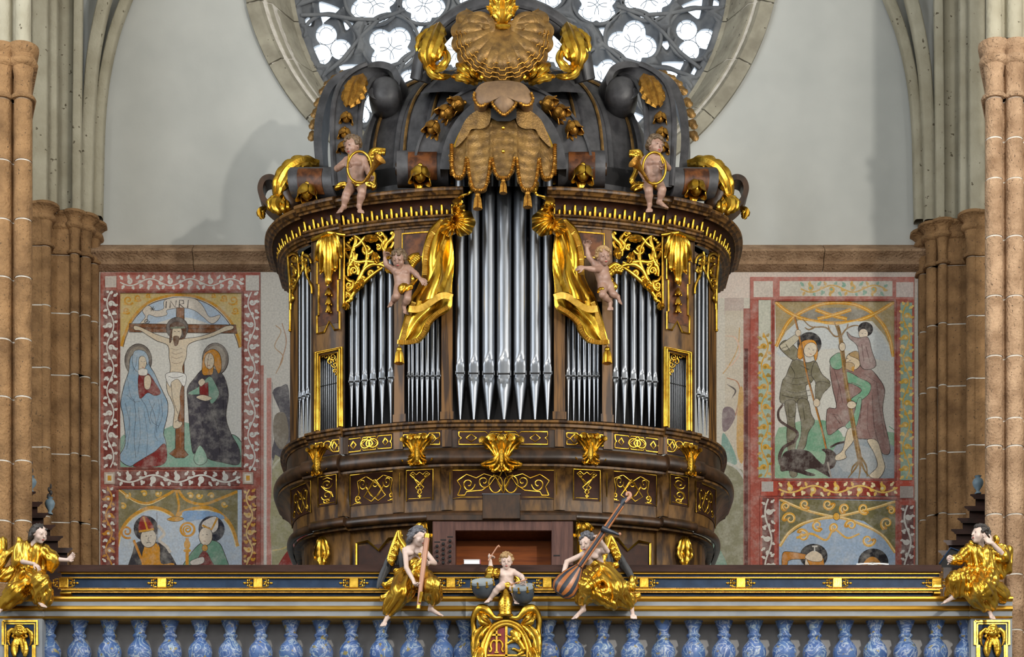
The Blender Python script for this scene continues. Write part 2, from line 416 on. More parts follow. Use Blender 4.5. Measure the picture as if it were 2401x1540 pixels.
# ------------------------------------------------------------------ signed distance modelling (figures, tracery, carving)
class SDF:
    def __init__(s, h):
        s.h = h; s.pr = []

    def _add(s, fn, lo, hi, k, sub):
        s.pr.append((fn, np.asarray(lo, float), np.asarray(hi, float), k, sub)); return s

    def cap(s, a, b, ra, rb=None, k=0.02, sub=False, folds=None, sq=None):
        """tapered capsule; folds = (amplitude, count, twist, phase)"""
        a = np.asarray(a, float); b = np.asarray(b, float); rb = ra if rb is None else rb
        d = b - a; L2 = max(float(d @ d), 1e-9)
        ax = nrm(d); e1 = nrm(np.cross(ax, (0.13, 0.97, 0.2))); e2 = np.cross(ax, e1)

        def fn(X, Y, Z):
            px, py, pz = X - a[0], Y - a[1], Z - a[2]
            t = np.clip((px * d[0] + py * d[1] + pz * d[2]) / L2, 0, 1)
            qx, qy, qz = px - t * d[0], py - t * d[1], pz - t * d[2]
            dist = np.sqrt(qx * qx + qy * qy + qz * qz) - (ra + (rb - ra) * t)
            if folds is not None:
                th = np.arctan2(qx * e2[0] + qy * e2[1] + qz * e2[2], qx * e1[0] + qy * e1[1] + qz * e1[2])
                ph = 0.5 * folds[1] * th + 0.5 * folds[2] * t + (folds[3] if len(folds) > 3 else 0) + 0.6 * np.sin(3 * t + th)
                dist = dist - folds[0] * (2 * np.abs(np.sin(ph)) ** 0.9 - 1.1) * (0.25 + 3.0 * t * (1 - t))
            return dist
        R = max(ra, rb) + (folds[0] if folds else 0)
        return s._add(fn, np.minimum(a, b) - R, np.maximum(a, b) + R, k, sub)

    def path(s, pts, r, k=0.01, sub=False, folds=None):
        pts = np.asarray(pts, float); r = np.interp(np.linspace(0, 1, len(pts)), np.linspace(0, 1, np.size(r)), np.atleast_1d(r))
        for i in range(len(pts) - 1): s.cap(pts[i], pts[i + 1], r[i], r[i + 1], k, sub, folds)
        return s

    def ell(s, c, r, k=0.02, R=None, sub=False):
        """ellipsoid; rows of R are its axes"""
        c = np.asarray(c, float); r = np.full(3, r) if np.isscalar(r) else np.asarray(r, float); R = np.eye(3) if R is None else np.asarray(R, float)

        def fn(X, Y, Z):
            px, py, pz = X - c[0], Y - c[1], Z - c[2]
            q = [(px * R[i, 0] + py * R[i, 1] + pz * R[i, 2]) / r[i] for i in range(3)]
            k0 = np.sqrt(q[0] ** 2 + q[1] ** 2 + q[2] ** 2) + 1e-9
            k1 = np.sqrt((q[0] / r[0]) ** 2 + (q[1] / r[1]) ** 2 + (q[2] / r[2]) ** 2) + 1e-9
            return k0 * (k0 - 1) / k1
        m = r.max()
        return s._add(fn, c - m, c + m, k, sub)

    def field(s, fn, lo, hi, k=0.0, sub=False):
        return s._add(fn, lo, hi, k, sub)

    def mesh(s, disp=None):
        h = s.h
        lo = np.min([p[1] for p in s.pr if not p[4]], 0) - 3 * h; hi = np.max([p[2] for p in s.pr if not p[4]], 0) + 3 * h
        n = np.ceil((hi - lo) / h).astype(int) + 1
        ax = [(lo[i] + np.arange(n[i]) * h) for i in range(3)]
        D = np.full(n, 10.0)
        for fn, a, b, k, sub in s.pr:
            mrg = k + 2.5 * h
            i0 = np.maximum(((a - mrg - lo) / h).astype(int), 0); i1 = np.minimum(((b + mrg - lo) / h).astype(int) + 2, n)
            if np.any(i1 <= i0): continue
            sl = tuple(slice(i0[i], i1[i]) for i in range(3))
            d = fn(ax[0][sl[0]][:, None, None], ax[1][sl[1]][None, :, None], ax[2][sl[2]][None, None, :])
            o = D[sl]
            if sub:
                d = -d; kk = max(k, 1e-6); hh = np.maximum(kk - np.abs(o - d), 0) / kk
                D[sl] = np.maximum(o, d) + hh * hh * kk * 0.25
            else:
                kk = max(k, 1e-6); hh = np.maximum(kk - np.abs(o - d), 0) / kk
                D[sl] = np.minimum(o, d) - hh * hh * kk * 0.25
        if disp is not None:
            D = D + np.where(np.abs(D) < 6 * h, disp(ax[0][:, None, None], ax[1][None, :, None], ax[2][None, None, :]), 0)
        return surface_nets(D, lo, h)

    def build(s, name, mat, parent=None, loc=None, disp=None):
        V, Fq = s.mesh(disp)
        return link_mesh(name, V, Fq, mat, parent, 180, loc)


def surface_nets(D, lo, h):
    n = np.array(D.shape); ins = D < 0
    cnt = np.zeros(n - 1, np.float32); acc = np.zeros((3, *(n - 1)), np.float32)
    quads = []
    cid = None
    edges = []
    for a in range(3):
        s0 = [slice(None)] * 3; s1 = [slice(None)] * 3
        s0[a] = slice(0, -1); s1[a] = slice(1, None)
        A, B = D[tuple(s0)], D[tuple(s1)]
        cx = ins[tuple(s0)] != ins[tuple(s1)]
        idx = np.argwhere(cx)
        t = A[cx] / (A[cx] - B[cx])
        edges.append((idx, ins[tuple(s0)][cx]))
        o1, o2 = [k for k in range(3) if k != a]
        for u in (0, 1):
            for w in (0, 1):
                c = idx.copy(); c[:, o1] -= u; c[:, o2] -= w
                ok = np.all(c >= 0, 1) & np.all(c < n - 1, 1)
                ci = tuple(c[ok].T)
                pos = idx[ok].astype(np.float32); pos[:, a] += t[ok]
                np.add.at(cnt, ci, 1)
                for k in range(3): np.add.at(acc[k], ci, pos[:, k])
    used = cnt > 0
    cid = np.full(n - 1, -1, np.int64); cid[used] = np.arange(used.sum())
    V = np.stack([acc[k][used] / cnt[used] for k in range(3)], 1) * h + lo
    for a in range(3):
        idx, inside = edges[a]
        o1, o2 = (a + 1) % 3, (a + 2) % 3
        ok = (idx[:, o1] >= 1) & (idx[:, o2] >= 1) & (idx[:, o1] <= n[o1] - 2) & (idx[:, o2] <= n[o2] - 2)
        c = idx[ok]; ii = inside[ok]
        q = []
        for u, w in ((1, 1), (0, 1), (0, 0), (1, 0)):
            e = c.copy(); e[:, o1] -= u; e[:, o2] -= w
            q.append(cid[tuple(e.T)])
        q = np.stack(q, 1)
        q[~ii] = q[~ii][:, ::-1]
        quads.append(q)
    return V, np.vstack(quads)


# ------------------------------------------------------------------ carved foliage
def leaf_grid(path, width, up, lobes=4, curl=0.25, nu=28, nv=9, rib=0.14, wav=0.25):
    """acanthus leaf: path (n,3) centre line, width (scalar, max half-width), up = outward normal direction"""
    p = resample(path, nu); t = np.gradient(p, axis=0); t /= np.maximum(np.linalg.norm(t, axis=1, keepdims=True), 1e-9)
    up = np.asarray(up, float)
    s = np.cross(t, up[None]); s /= np.maximum(np.linalg.norm(s, axis=1, keepdims=True), 1e-9)
    nn = np.cross(s, t)
    u = np.linspace(0, 1, nu); v = np.linspace(-1, 1, nv)
    env = np.sin(np.pi * np.clip(u * 0.84 + 0.13, 0, 1)) ** 0.75
    fr_ = (u * lobes) % 1.0
    lob = 1.0 if lobes <= 1 else 0.52 + 0.48 * np.sin(fr_ ** 1.5 * np.pi * 0.93 + 0.12)
    W = width * env
    G = np.zeros((nu, nv, 3))
    for j, vv in enumerate(v):
        av = abs(vv)
        wide = W * vv * (1 - av ** 2 * (1 - lob))
        sweep = width * 0.45 * av ** 1.6 * env
        hgt = width * env * (curl * (1 - vv * vv) + rib * np.cos(vv * np.pi * 3) + wav * 0.3 * av ** 3 * (lob if lobes > 1 else 0))
        G[:, j] = p + s * np.broadcast_to(wide, u.shape)[:, None] + nn * hgt[:, None] + t * sweep[:, None]
    return G


def leaf(mb, path, width, up=(0, -1, 0), lobes=4, curl=0.3, th=None, **k):
    mb.sheet(leaf_grid(path, width, up, lobes, curl, **k), th or width * 0.18)
    return mb


def spiral(c, r0, r1, a0, turns, n=28):
    """2-D spiral points from radius r0 to r1"""
    a = a0 + np.linspace(0, 1, n) * turns * 2 * math.pi
    r = r0 + (r1 - r0) * np.linspace(0, 1, n) ** 0.8
    return np.stack([c[0] + r * np.cos(a), c[1] + r * np.sin(a)], 1)
# ------------------------------------------------------------------ the setting: nave shell, back wall, rose window, pillars, ribs
YW = 5.0                                                    # plaster face of the west wall
WC = np.array([-0.02, YW, 16.21]); WR = 3.275               # rose window: centre and outer radius


def struct(o, label=None):
    o['kind'] = 'structure'
    if label: o['label'] = label
    return o


struct(MB().box(-7.4, 7.4, -30, 6.4, -0.3, 0).build('floor', M['floorst'], smooth=0), 'stone nave floor below the organ gallery')
struct(MB().box(-7.4, 7.4, -30, 6.4, 19.6, 19.9).build('ceiling', M['plaster'], smooth=0), 'pale plastered nave vault above the organ')
struct(MB().box(-7.4, 7.4, -30.3, -30, 0, 19.6).build('wall_front', M['plaster'], smooth=0), 'plaster end wall of the nave opposite the organ')
for nm, s in (('wall_left', -1), ('wall_right', 1)):
    b = MB(); x0, x1 = sorted((s * 7.1, s * 7.4))
    b.box(x0, x1, -30, -10.5, 0, 19.6); b.box(x0, x1, -8.5, -4.5, 0, 19.6); b.box(x0, x1, -2.5, 6.4, 0, 19.6)
    for yy in (-10.5, -4.5):
        b.box(x0, x1, yy, yy + 2, 0, 9.7); b.box(x0, x1, yy, yy + 2, 15.3, 19.6)
    struct(b.build(nm, M['plaster'], smooth=0), 'plastered side wall of the nave with tall window openings')
    b = MB()
    x0, x1 = sorted((s * 5.72, s * 7.1))
    b.box(x0, x1, 4.0, YW + 0.2, 0, 19.6)
    struct(b.build(nm + '_corner', M['stone_up'], smooth=0), 'grey stone corner of the nave behind the %s wall respond' % nm[5:])

# back wall with a round hole
b = MB(); n = 144; inner = []; outer = []
X0, X1, Z0, Z1 = -7.2, 7.2, 0.0, 19.6
for i in range(n):
    a = 2 * math.pi * i / n; c, s_ = math.cos(a), math.sin(a)
    inner.append((WC[0] + WR * c, YW, WC[2] + WR * s_))
    k = min([(X1 - WC[0]) / c if c > 1e-9 else 1e9, (X0 - WC[0]) / c if c < -1e-9 else 1e9, (Z1 - WC[2]) / s_ if s_ > 1e-9 else 1e9, (Z0 - WC[2]) / s_ if s_ < -1e-9 else 1e9])
    outer.append((WC[0] + k * c, YW, WC[2] + k * s_))
b.add(inner + outer, [(i, n + i, n + (i + 1) % n, (i + 1) % n) for i in range(n)])
back = [(x, YW + 1.0, z) for x, y, z in inner]
b.add(inner + back, [(i, (i + 1) % n, n + (i + 1) % n, n + i) for i in range(n)])
for cx_ in (X0, X1):
    for cz_ in (Z0, Z1):
        pass
wall_back = struct(b.build('wall_back', M['plaster'], smooth=0), 'white plastered west wall behind the organ with a round window')

# rose window ------------------------------------------------------------
YG = 5.74
GR = 2.70
win = struct(empty('window_1', (WC[0], YG, WC[2])), 'round gothic rose window with stone tracery and bright leaded panes')


def WP(u, v, w): return np.array([WC[0] + u, YG + w, WC[2] + v])


nb = 26
sec = [(WR + 0.012, -0.80), (WR - 0.15, -0.80), (WR - 0.185, -0.76), (WR - 0.21, -0.70), (WR - 0.25, -0.70), (WR - 0.29, -0.66), (GR + 0.06, -0.16), (GR - 0.02, -0.12), (GR - 0.02, 0.15), (WR + 0.012, 0.15)]
for i in range(nb):
    a0, a1 = 2 * math.pi * (i + 0.012) / nb, 2 * math.pi * (i + 0.988) / nb
    jr = rng.uniform(-0.006, 0.006)
    G = [[WP(r * math.cos(a) + jr, r * math.sin(a), w) for r, w in sec] for a in np.linspace(a0, a1, 7)]
    m = MB(); m.grid(G, cv=True); k = len(sec)
    m.f.append(tuple(range(k))); m.f.append(tuple(range(6 * k, 7 * k))[::-1])
    m.build('voussoir', M['stone_gr'], win, 25)
m = MB(); m.grid([[WP((r) * math.cos(a), (r) * math.sin(a), w) for r, w in ((WR - 0.02, -0.78), (WR - 0.19, -0.74), (WR - 0.3, -0.64), (GR + 0.08, -0.14))] for a in np.linspace(0, 2 * math.pi, 97)])
m.build('joint_mortar', M['mortar'], win)

foils = []     # (kind, u, v, lobe distance, lobe radius, lobe angle)


def polar(r_px, ang):
    r = r_px / 188.0; a = math.radians(ang)
    return r * math.cos(a), -r * math.sin(a)


for k in range(18):
    off = 20 * k
    foils.append(('quatrefoil', *polar(327, 29 + off), 0.165, 0.142, 29 + off - 20))
    foils.append(('trefoil', *polar(455, 19 + off), 0.15, 0.132, 19 + off - 24))
    foils.append(('triangle', *polar(437, 29.5 + off), 0.095, 0, 29.5 + off))
    foils.append(('triangle', *polar(488, 27.5 + off), 0.045, 0, 207.5 + off))
    foils.append(('triangle', *polar(398, 23.5 + off), 0.045, 0, 23.5 + off))
    foils.append(('triangle', *polar(252, 30 + off), 0.04, 0, 30 + off))
for k in range(10):
    foils.append(('quatrefoil', *polar(214, 18 + 36 * k), 0.145, 0.13, 18 + 36 * k + 30))
for k in range(6):
    foils.append(('quatrefoil', *polar(96, 30 + 60 * k), 0.11, 0.1, 30 + 60 * k))


def foil_sdf(U, V, f):
    kind, u, v, dl, rl, ang = f
    if kind == 'triangle':
        d = None
        for j in range(3):
            a = math.radians(ang + 120 * j)
            q = (U - u) * math.cos(a) - (V - v) * math.sin(a) - dl + 0.35 * ((U - u) ** 2 + (V - v) ** 2)
            d = q if d is None else np.maximum(d, q)
        return d
    nl = 4 if kind == 'quatrefoil' else 3
    d = np.hypot(U - u, V - v) - dl * 0.75
    for j in range(nl):
        a = math.radians(ang + 360 / nl * j)
        d = np.minimum(d, np.hypot(U - u - dl * math.cos(a), V - v + dl * math.sin(a)) - rl)
    return d


HT = 0.02
lim = GR + 0.04
gu = np.arange(-lim, lim + HT, HT)
U2, V2 = np.meshgrid(gu, gu, indexing='ij')
H2 = np.full(U2.shape, 5.0)
for f in foils: H2 = np.minimum(H2, foil_sdf(U2, V2, f))
gw = np.arange(-0.20, 0.13 + HT, HT)
W3 = gw[None, None, :]
ridge = 0.07 * np.exp(-((H2 - 0.11) / 0.035) ** 2)[:, :, None]
bev = 0.075 * np.clip((-W3 + 0.02) / 0.13, 0, 1)
D3 = np.maximum(np.maximum(W3 - 0.09, -W3 - 0.10 - ridge), np.maximum(-(H2[:, :, None] - bev), (np.hypot(U2, V2) - GR)[:, :, None]))
Vt, Ft = surface_nets(np.pad(D3, 1, constant_values=1.0), np.array([-lim - HT, -lim - HT, gw[0] - HT]), HT)
link_mesh('tracery', np.stack([WC[0] + Vt[:, 0], YG + Vt[:, 2], WC[2] + Vt[:, 1]], 1), Ft[:, ::-1], M['tracery'], win, 180)
m = MB()
for f in foils:
    kind, u, v, dl, rl, ang = f
    if v > 0.35: continue
    th = np.linspace(0, 2 * math.pi, 40, endpoint=False)
    pts = []
    for a in th:                                   # outline of the opening, a little larger
        rr = np.linspace(0.005, 0.5, 100)
        d = foil_sdf(u + rr * math.cos(a), v + rr * math.sin(a), f) if kind != 'triangle' else foil_sdf(u + rr * math.cos(a), v + rr * math.sin(a), f)
        k = np.argmax(d > 0.012); pts.append((u + rr[k] * math.cos(a), v + rr[k] * math.sin(a)))
    MB().add([WP(p[0], p[1], 0.03) for p in pts] + [WP(p[0], p[1], 0.036) for p in pts], [tuple(range(40)), tuple(range(79, 39, -1))]).build('pane', M['glass'], win, 0)
    if kind == 'triangle': continue
    nl = 4 if kind == 'quatrefoil' else 3
    for j in range(nl):
        a = math.radians(ang + 360 / nl * j)
        c = (u + dl * math.cos(a), v - dl * math.sin(a))
        arc = [(c[0] + rl * 0.98 * math.cos(t), c[1] + rl * 0.98 * math.sin(t)) for t in np.linspace(-a + 2.2, -a + 4.08, 10)]
        m.tube([WP(*p, 0.02) for p in arc], 0.0035, 5)
        ins_ = [(c[0] + rl * 0.62 * math.cos(t), c[1] + rl * 0.62 * math.sin(t)) for t in np.linspace(-a - 1.5, -a + 1.5, 10)]
        m.tube([WP(*p, 0.02) for p in ins_], 0.003, 5)
        for t in (-1.1, 0.0, 1.1):
            m.tube([WP(c[0] + rr * rl * math.cos(-a + t), c[1] + rr * rl * math.sin(-a + t), 0.02) for rr in (0.62, 1.02)], 0.003, 5)
m.build('leading', M['lead'], win)
for f in foils:
    kind, u, v, dl, rl, ang = f
    if v > 0.5 or kind == 'triangle': continue
    R_ = dl + rl + .045
    MB().tube([WP(u + R_ * math.cos(a), v + R_ * math.sin(a), -.115) for a in np.linspace(0, 2 * math.pi, 40, endpoint=False)], .022, 8, closed=True).build('tracery_ring', M['tracery'], win, 60)
MB().tube([WP((GR - .02) * math.cos(a), (GR - .02) * math.sin(a), -.08) for a in np.linspace(0, 2 * math.pi, 96, endpoint=False)], .06, 8, closed=True).build('tracery_rim', M['tracery'], win, 60)
for k in range(18):
    a = math.radians(19 + 20 * k)
    if -math.sin(a) > .2: continue
    MB().tube([WP(r_ * math.cos(a + da), -r_ * math.sin(a + da), -.14) for r_, da in ((2.66, .15), (2.35, .125), (2.05, .06), (1.75, .0), (1.4, -.0))], .024, 8).build('tracery_rib', M['tracery'], win, 60)
    MB().tube([WP(r_ * math.cos(a + da), -r_ * math.sin(a + da), -.14) for r_, da in ((2.66, -.15), (2.35, -.125), (2.05, -.06), (1.75, .0))], .024, 8).build('tracery_rib', M['tracery'], win, 60)

# string course -------------------------------------------------------------
def zpx(py, Y): return CZ + (HZ - py) * (Y - CY) / F


prof = [(0.0, 574), (-0.20, 600), (-0.21, 606), (-0.17, 611), (-0.13, 616), (-0.11, 622), (-0.12, 629), (-0.07, 634), (0.0, 638)]
for nm, a, c in (('trim_1', 212, 1190), ('trim_2', 1190, 2174)):
    xs = np.linspace(P(a, 0, YW)[0], P(c, 0, YW)[0], 5)
    nblk = 4
    o = struct(empty(nm, (xs[0], YW, zpx(606, YW))), 'tan stone string course on the west wall %s the organ' % ('left of' if nm == 'trim_1' else 'right of'))
    for i in range(nblk):
        G = [[(x, YW + y + rng.uniform(-.001, .001), zpx(py, YW)) for y, py in prof] for x in (xs[i] + .004, xs[i + 1] - .004)]
        q = MB(); q.grid(G); k = len(prof); q.f.append(tuple(range(k))); q.f.append(tuple(range(k, 2 * k))[::-1])
        q.build('stone_block', M['stone_lo'], o, 30)

# pillars -----------------------------------------------------------------
def offset_poly(pl, d):
    p = np.asarray(pl, float); t = np.gradient(p, axis=0); t /= np.maximum(np.linalg.norm(t, axis=1, keepdims=True), 1e-9)
    n_ = np.stack([-t[:, 1], t[:, 0]], 1)
    return p + n_ * d


def arc_pts(cx, cy, r, a0, a1, n=11):
    return [(cx + r * math.cos(a), cy + r * math.sin(a)) for a in np.linspace(math.radians(a0), math.radians(a1), n)]


def X_at(px, Y): return (px - CX) * (Y - CY) / F


def front_plan(Y=1.0):
    """plan (x, y) of the left foreground pillar, running from its nave side round the front to the left"""
    k = (Y - CY) / F
    X = lambda px: (px - CX) * k
    r = 20.5 * k
    pl = [(X_at(62, Y + .6), Y + 0.6)]
    for e in (75, 27, -22, -72):
        c = X(e) - r
        pl += arc_pts(c, Y, r, 8, -188, 13)
        pl += [(c - r - 0.012, Y + 0.03), (c - r - 0.024, Y + 0.03)]
    pl.append((pl[-1][0], Y + 0.8))
    return np.array(pl)


def mirror_plan(pl, s=2385):
    q = np.array(pl)[::-1].copy()
    q[:, 0] = ((s - CX) - CX) * (q[:, 1] - CY) / F - q[:, 0]
    return q


def extrude(mb, pl, z0, z1, d0=0.0, d1=0.0):
    a = offset_poly(pl, d0); c = offset_poly(pl, d1); n_ = len(pl)
    v = [(x, y, z0) for x, y in a] + [(x, y, z1) for x, y in c]
    f = [(i, i + 1, n_ + i + 1, n_ + i) for i in range(n_ - 1)] + [(n_ - 1, 0, n_, 2 * n_ - 1), tuple(range(n_))[::-1], tuple(range(n_, 2 * n_))]
    return mb.add(v, f)


def sweep_plan(mb, pl, prof):
    """prof [(offset, z)] over an open plan polyline, closed across the back"""
    G = [[(x, y, z) for x, y in offset_poly(pl, d)] for d, z in prof]
    n_ = len(pl); o = len(mb.v)
    mb.grid(G)
    for i in range(len(prof) - 1): mb.f.append((o + i * n_, o + i * n_ + n_ - 1, o + (i + 1) * n_ + n_ - 1, o + (i + 1) * n_))
    mb.f.append(tuple(o + i for i in range(n_))[::-1]); mb.f.append(tuple(o + (len(prof) - 1) * n_ + i for i in range(n_)))
    return mb


def pillar(name, pl, Yr, cap_top, cap_bot, joints, m_low, m_up, label, slab=0.07):
    z = lambda py: zpx(py, Yr)
    o = struct(empty(name, (float(np.mean(pl[:, 0])), Yr, 0)), label)
    lows = [z(j) for j in joints] + [0.0]
    top = z(cap_bot)
    for zz in lows:
        m = MB(); extrude(m, pl, zz + 0.008, top - 0.008, rng.uniform(-.003, .003), rng.uniform(-.003, .003)); m.build('stone_block', m_low, o, 50)
        top = zz
    m = MB(); extrude(m, offset_poly(pl, -0.006), 0, z(cap_bot)); m.build('mortar_core', M['mortar'], o, 50)
    h = cap_bot - cap_top
    pr = [(-.004, 0), (.03, 0), (.042, .03), (.03, .07), (.008, .09), (0, .14), (.004, .45), (.018, .60), (.05, .63), (.062, .68), (.05, .74), (.028, .76), (.03, .84), (.068, .9), (slab, .93), (slab, .99), (slab - .03, 1.0)]
    m = MB(); sweep_plan(m, pl, [(d, z(cap_bot) + (z(cap_top) - z(cap_bot)) * t) for d, t in pr]); m.build('capital', m_low, o, 50)
    if m_up is not None:
        m = MB(); extrude(m, offset_poly(pl, -0.008), z(cap_top), 19.6); m.build('upper_shaft', m_up, o, 50)
    return o


fp = front_plan(1.0)
pillar('pillar_left', fp, 1.0, 112, 238, [382, 520, 655, 800, 935, 1085, 1225, 1370, 1520], M['stone_or'], M['stone_up'], 'clustered ochre stone pillar with a moulded capital at the left end of the gallery')
pillar('pillar_right', mirror_plan(fp), 1.0, 104, 236, [330, 425, 560, 700, 840, 985, 1050, 1210, 1350, 1480], M['stone_lo'], M['stone_up'], 'clustered pinkish stone pillar with a moulded capital at the right end of the gallery')


def X_at(px, Y): return (px - CX) * (Y - CY) / F


rp_ = [(X_at(232, 5.0), 5.02)] + arc_pts(X_at(220, 4.9), 4.9, 0.055, 20, -150, 8)
rp_ += arc_pts(X_at(200, 4.72), 4.72, 0.068, 20, -150, 9)
rp_ += [(X_at(187, 4.70), 4.70)] + arc_pts(X_at(175, 4.62), 4.62, 0.055, -10, -170, 7)
rp_ += [(X_at(164, 4.62), 4.62), (X_at(120, 4.62), 4.60)] + arc_pts(X_at(106, 4.42), 4.42, 0.07, 40, -110, 8)
rp_ += [(X_at(98, 4.36), 4.36), (X_at(40, 4.36), 4.36), (X_at(40, 4.36), 5.02)]
rp_ = np.array(rp_)
pillar('pillar_left_respond', rp_, 4.62, 500, 598, [735, 880, 1065, 1225], M['stone_or'], None, 'ochre stone wall respond in the corner left of the crucifixion mural', 0.10)
pillar('pillar_right_respond', mirror_plan(rp_), 4.62, 520, 622, [760, 905, 1060, 1205], M['stone_or'], None, 'ochre stone wall respond in the corner right of the mural with the giant', 0.10)

# vault ribs springing from the responds
ribs = [([(229, 512), (231, 420), (234, 300), (242, 205), (255, 130), (272, 65), (296, 0), (335, -90), (400, -210)], 10.5, 4.86, 1.3),
        ([(203, 512), (205, 400), (208, 280), (216, 160), (230, 70), (246, 0), (270, -90), (310, -210)], 13.5, 4.74, 1.0),
        ([(180, 512), (181, 300), (183, 100), (184, 0), (186, -210)], 9.5, 4.60, 1.0),
        ([(153, 512), (154, 100), (155, -210)], 18, 4.74, 0.6),
        ([(122, 505), (122, 100), (122, -210)], 13, 4.58, 1.0),
        ([(93, 490), (94, 100), (94, -210)], 17, 4.42, 0.7)]
nr = 3
for side in (0, 1):
    for path, w, Y, fl in ribs:
        pts = cr([(x if side == 0 else 2384 - x, y + (0 if side == 0 else 8)) for x, y in path], 6)
        pw = np.array([P(x, y, Y) for x, y in pts])
        th = np.linspace(0, 2 * math.pi, 20, endpoint=False); R_ = sc(w * 1.12, Y)
        t = np.gradient(pw, axis=0); t /= np.linalg.norm(t, axis=1, keepdims=True)
        s_ = np.cross(t, (0, 1, 0)); s_ /= np.linalg.norm(s_, axis=1, keepdims=True)
        sq = lambda a: (np.sign(np.cos(a)) * abs(np.cos(a)) ** 0.4, np.sign(np.sin(a)) * abs(np.sin(a)) ** 0.55)
        G = np.array([[pw[i] + s_[i] * R_ * sq(a)[0] + np.array([0, R_ * fl * sq(a)[1], 0]) for a in th] for i in range(len(pw))])
        nr += 1
        struct(MB().grid(G, cv=True).build('trim_%d' % nr, M['stone_up'], smooth=50), 'grey-green stone vault rib rising from the %s wall respond' % ('left' if side == 0 else 'right'))

# gallery floor behind the parapet
struct(MB().box(-6.2, 6.2, 0.25, YW, 5.9, 6.15).build('floor_gallery', M['rail'], smooth=0), 'brown boarded gallery floor under the organ')
# ------------------------------------------------------------------ frescoes: flat painted plaster, built as thin layers of pigment on the west wall
class Fresco:
    def __init__(s, ox, oy):
        s.ox, s.oy, s.k = ox, oy, 520 / 1054.0; s.v = []; s.f = []; s.c = []; s.n = 0

    def _w(s, x, y, lay):
        return tuple(P(s.ox + x * s.k, s.oy + y * s.k, YW - 0.002 - lay * 0.00004))

    def raw(s, pts, col):
        s.n += 1; o = len(s.v)
        s.v += [s._w(x, y, s.n) for x, y in pts]; s.f.append(tuple(range(o, o + len(pts)))); s.c.append(lin(col))

    def poly(s, pts, col, line=None, lw=2, smooth=4):
        q = cr(pts, smooth, True) if smooth else np.array(pts, float)
        s.raw(q, col)
        if line is not None: s.stroke(list(q) + [q[0]], lw, line)

    def rect(s, x0, y0, x1, y1, col, line=None, lw=3):
        s.raw([(x0, y0), (x1, y0), (x1, y1), (x0, y1)], col)
        if line is not None: s.stroke([(x0, y0), (x1, y0), (x1, y1), (x0, y1), (x0, y0)], lw, line)

    def frame(s, x0, y0, x1, y1, w, col):
        s.rect(x0, y0, x1, y0 + w, col); s.rect(x0, y1 - w, x1, y1, col); s.rect(x0, y0 + w, x0 + w, y1 - w, col); s.rect(x1 - w, y0 + w, x1, y1 - w, col)

    def ell(s, x, y, rx, ry, col, line=None, lw=2, rot=0):
        t = np.linspace(0, 2 * math.pi, 28, endpoint=False); c, q = math.cos(rot), math.sin(rot)
        p = [(x + rx * math.cos(a) * c - ry * math.sin(a) * q, y + rx * math.cos(a) * q + ry * math.sin(a) * c) for a in t]
        s.raw(p, col)
        if line is not None: s.stroke(p + [p[0]], lw, line)

    def stroke(s, pts, w, col, taper=False):
        p = np.array(pts, float)
        if len(p) < 2: return
        t = np.gradient(p, axis=0); t /= np.maximum(np.linalg.norm(t, axis=1, keepdims=True), 1e-9)
        nn = np.stack([-t[:, 1], t[:, 0]], 1)
        ww = np.full(len(p), w / 2.0) if np.isscalar(w) else np.interp(np.linspace(0, 1, len(p)), np.linspace(0, 1, len(w)), np.array(w) / 2.0)
        if taper: ww = ww * np.sin(np.linspace(0.25, math.pi, len(p)) * 0.98 + 0.02)
        s.n += 1; o = len(s.v); m = len(p); dn = 2.0 if np.max(ww) > 3.5 else 0.0
        a, b = p + nn * ww[:, None], p - nn * ww[:, None]
        s.v += [s._w(x, y, s.n + dn * i / m) for i, (x, y) in enumerate(a)] + [s._w(x, y, s.n + dn * i / m) for i, (x, y) in enumerate(b)]; s.n += dn
        for i in range(m - 1):
            s.f.append((o + i, o + i + 1, o + m + i + 1, o + m + i)); s.c.append(lin(col))

    def curve(s, pts, w, col, taper=False): s.stroke(cr(pts, 6), w, col, taper)

    def vine(s, x0, y0, x1, y1, amp, col, n=None, w=6, shade=None):
        """scrolling acanthus vine from (x0,y0) to (x1,y1)"""
        L = math.hypot(x1 - x0, y1 - y0); dx, dy = (x1 - x0) / L, (y1 - y0) / L; nx, ny = -dy, dx
        n = n or max(2, int(round(L / (amp * 3.4)))); per = L / n
        T = lambda a, b: (x0 + dx * a + nx * b, y0 + dy * a + ny * b)

        def drop(a, b, ang, ln_, wd, c_):
            ca, sa = math.cos(ang), math.sin(ang)
            s.raw([T(a + ca * p * ln_ - sa * q * wd, b + sa * p * ln_ + ca * q * wd) for p, q in ((0, .2), (.25, .8), (.5, 1), (.7, .55), (.85, .75), (1.05, 0), (.8, -.5), (.62, -.3), (.45, -.8), (.2, -.6), (0, -.2))], c_)
        s.stroke([T(a, amp * 0.62 * math.sin(math.pi * a / per)) for a in np.linspace(0, L, n * 12)], w, col)
        for i in range(n):
            sg = 1 if i % 2 == 0 else -1; c = (i + 0.5) * per; c2 = shade if shade is not None else col
            q = spiral((0, 0), amp * 0.62, amp * 0.1, -2.2, 1.35, 24)
            s.stroke([T(c - per * .04 + a * .95, -sg * (amp * .12 - b)) for a, b in q], [w * 1.7, w * 0.8], col)
            e = T(c - per * .04, -sg * amp * .12); s.ell(e[0], e[1], w * 0.9, w * 0.9, c2)
            for k, (da, db, an, ln_) in enumerate(((.30, -.55, -.9, .75), (.40, -.1, -.2, .7), (-.36, -.45, -2.3, .7), (-.1, -.72, -1.4, .5), (.12, .72, 1.1, .5), (-.30, .55, 2.0, .6), (.46, .35, .6, .55))):
                drop(c + per * da, sg * amp * db, sg * an, amp * ln_ * 1.35, amp * .34, col if k % 2 else c2)

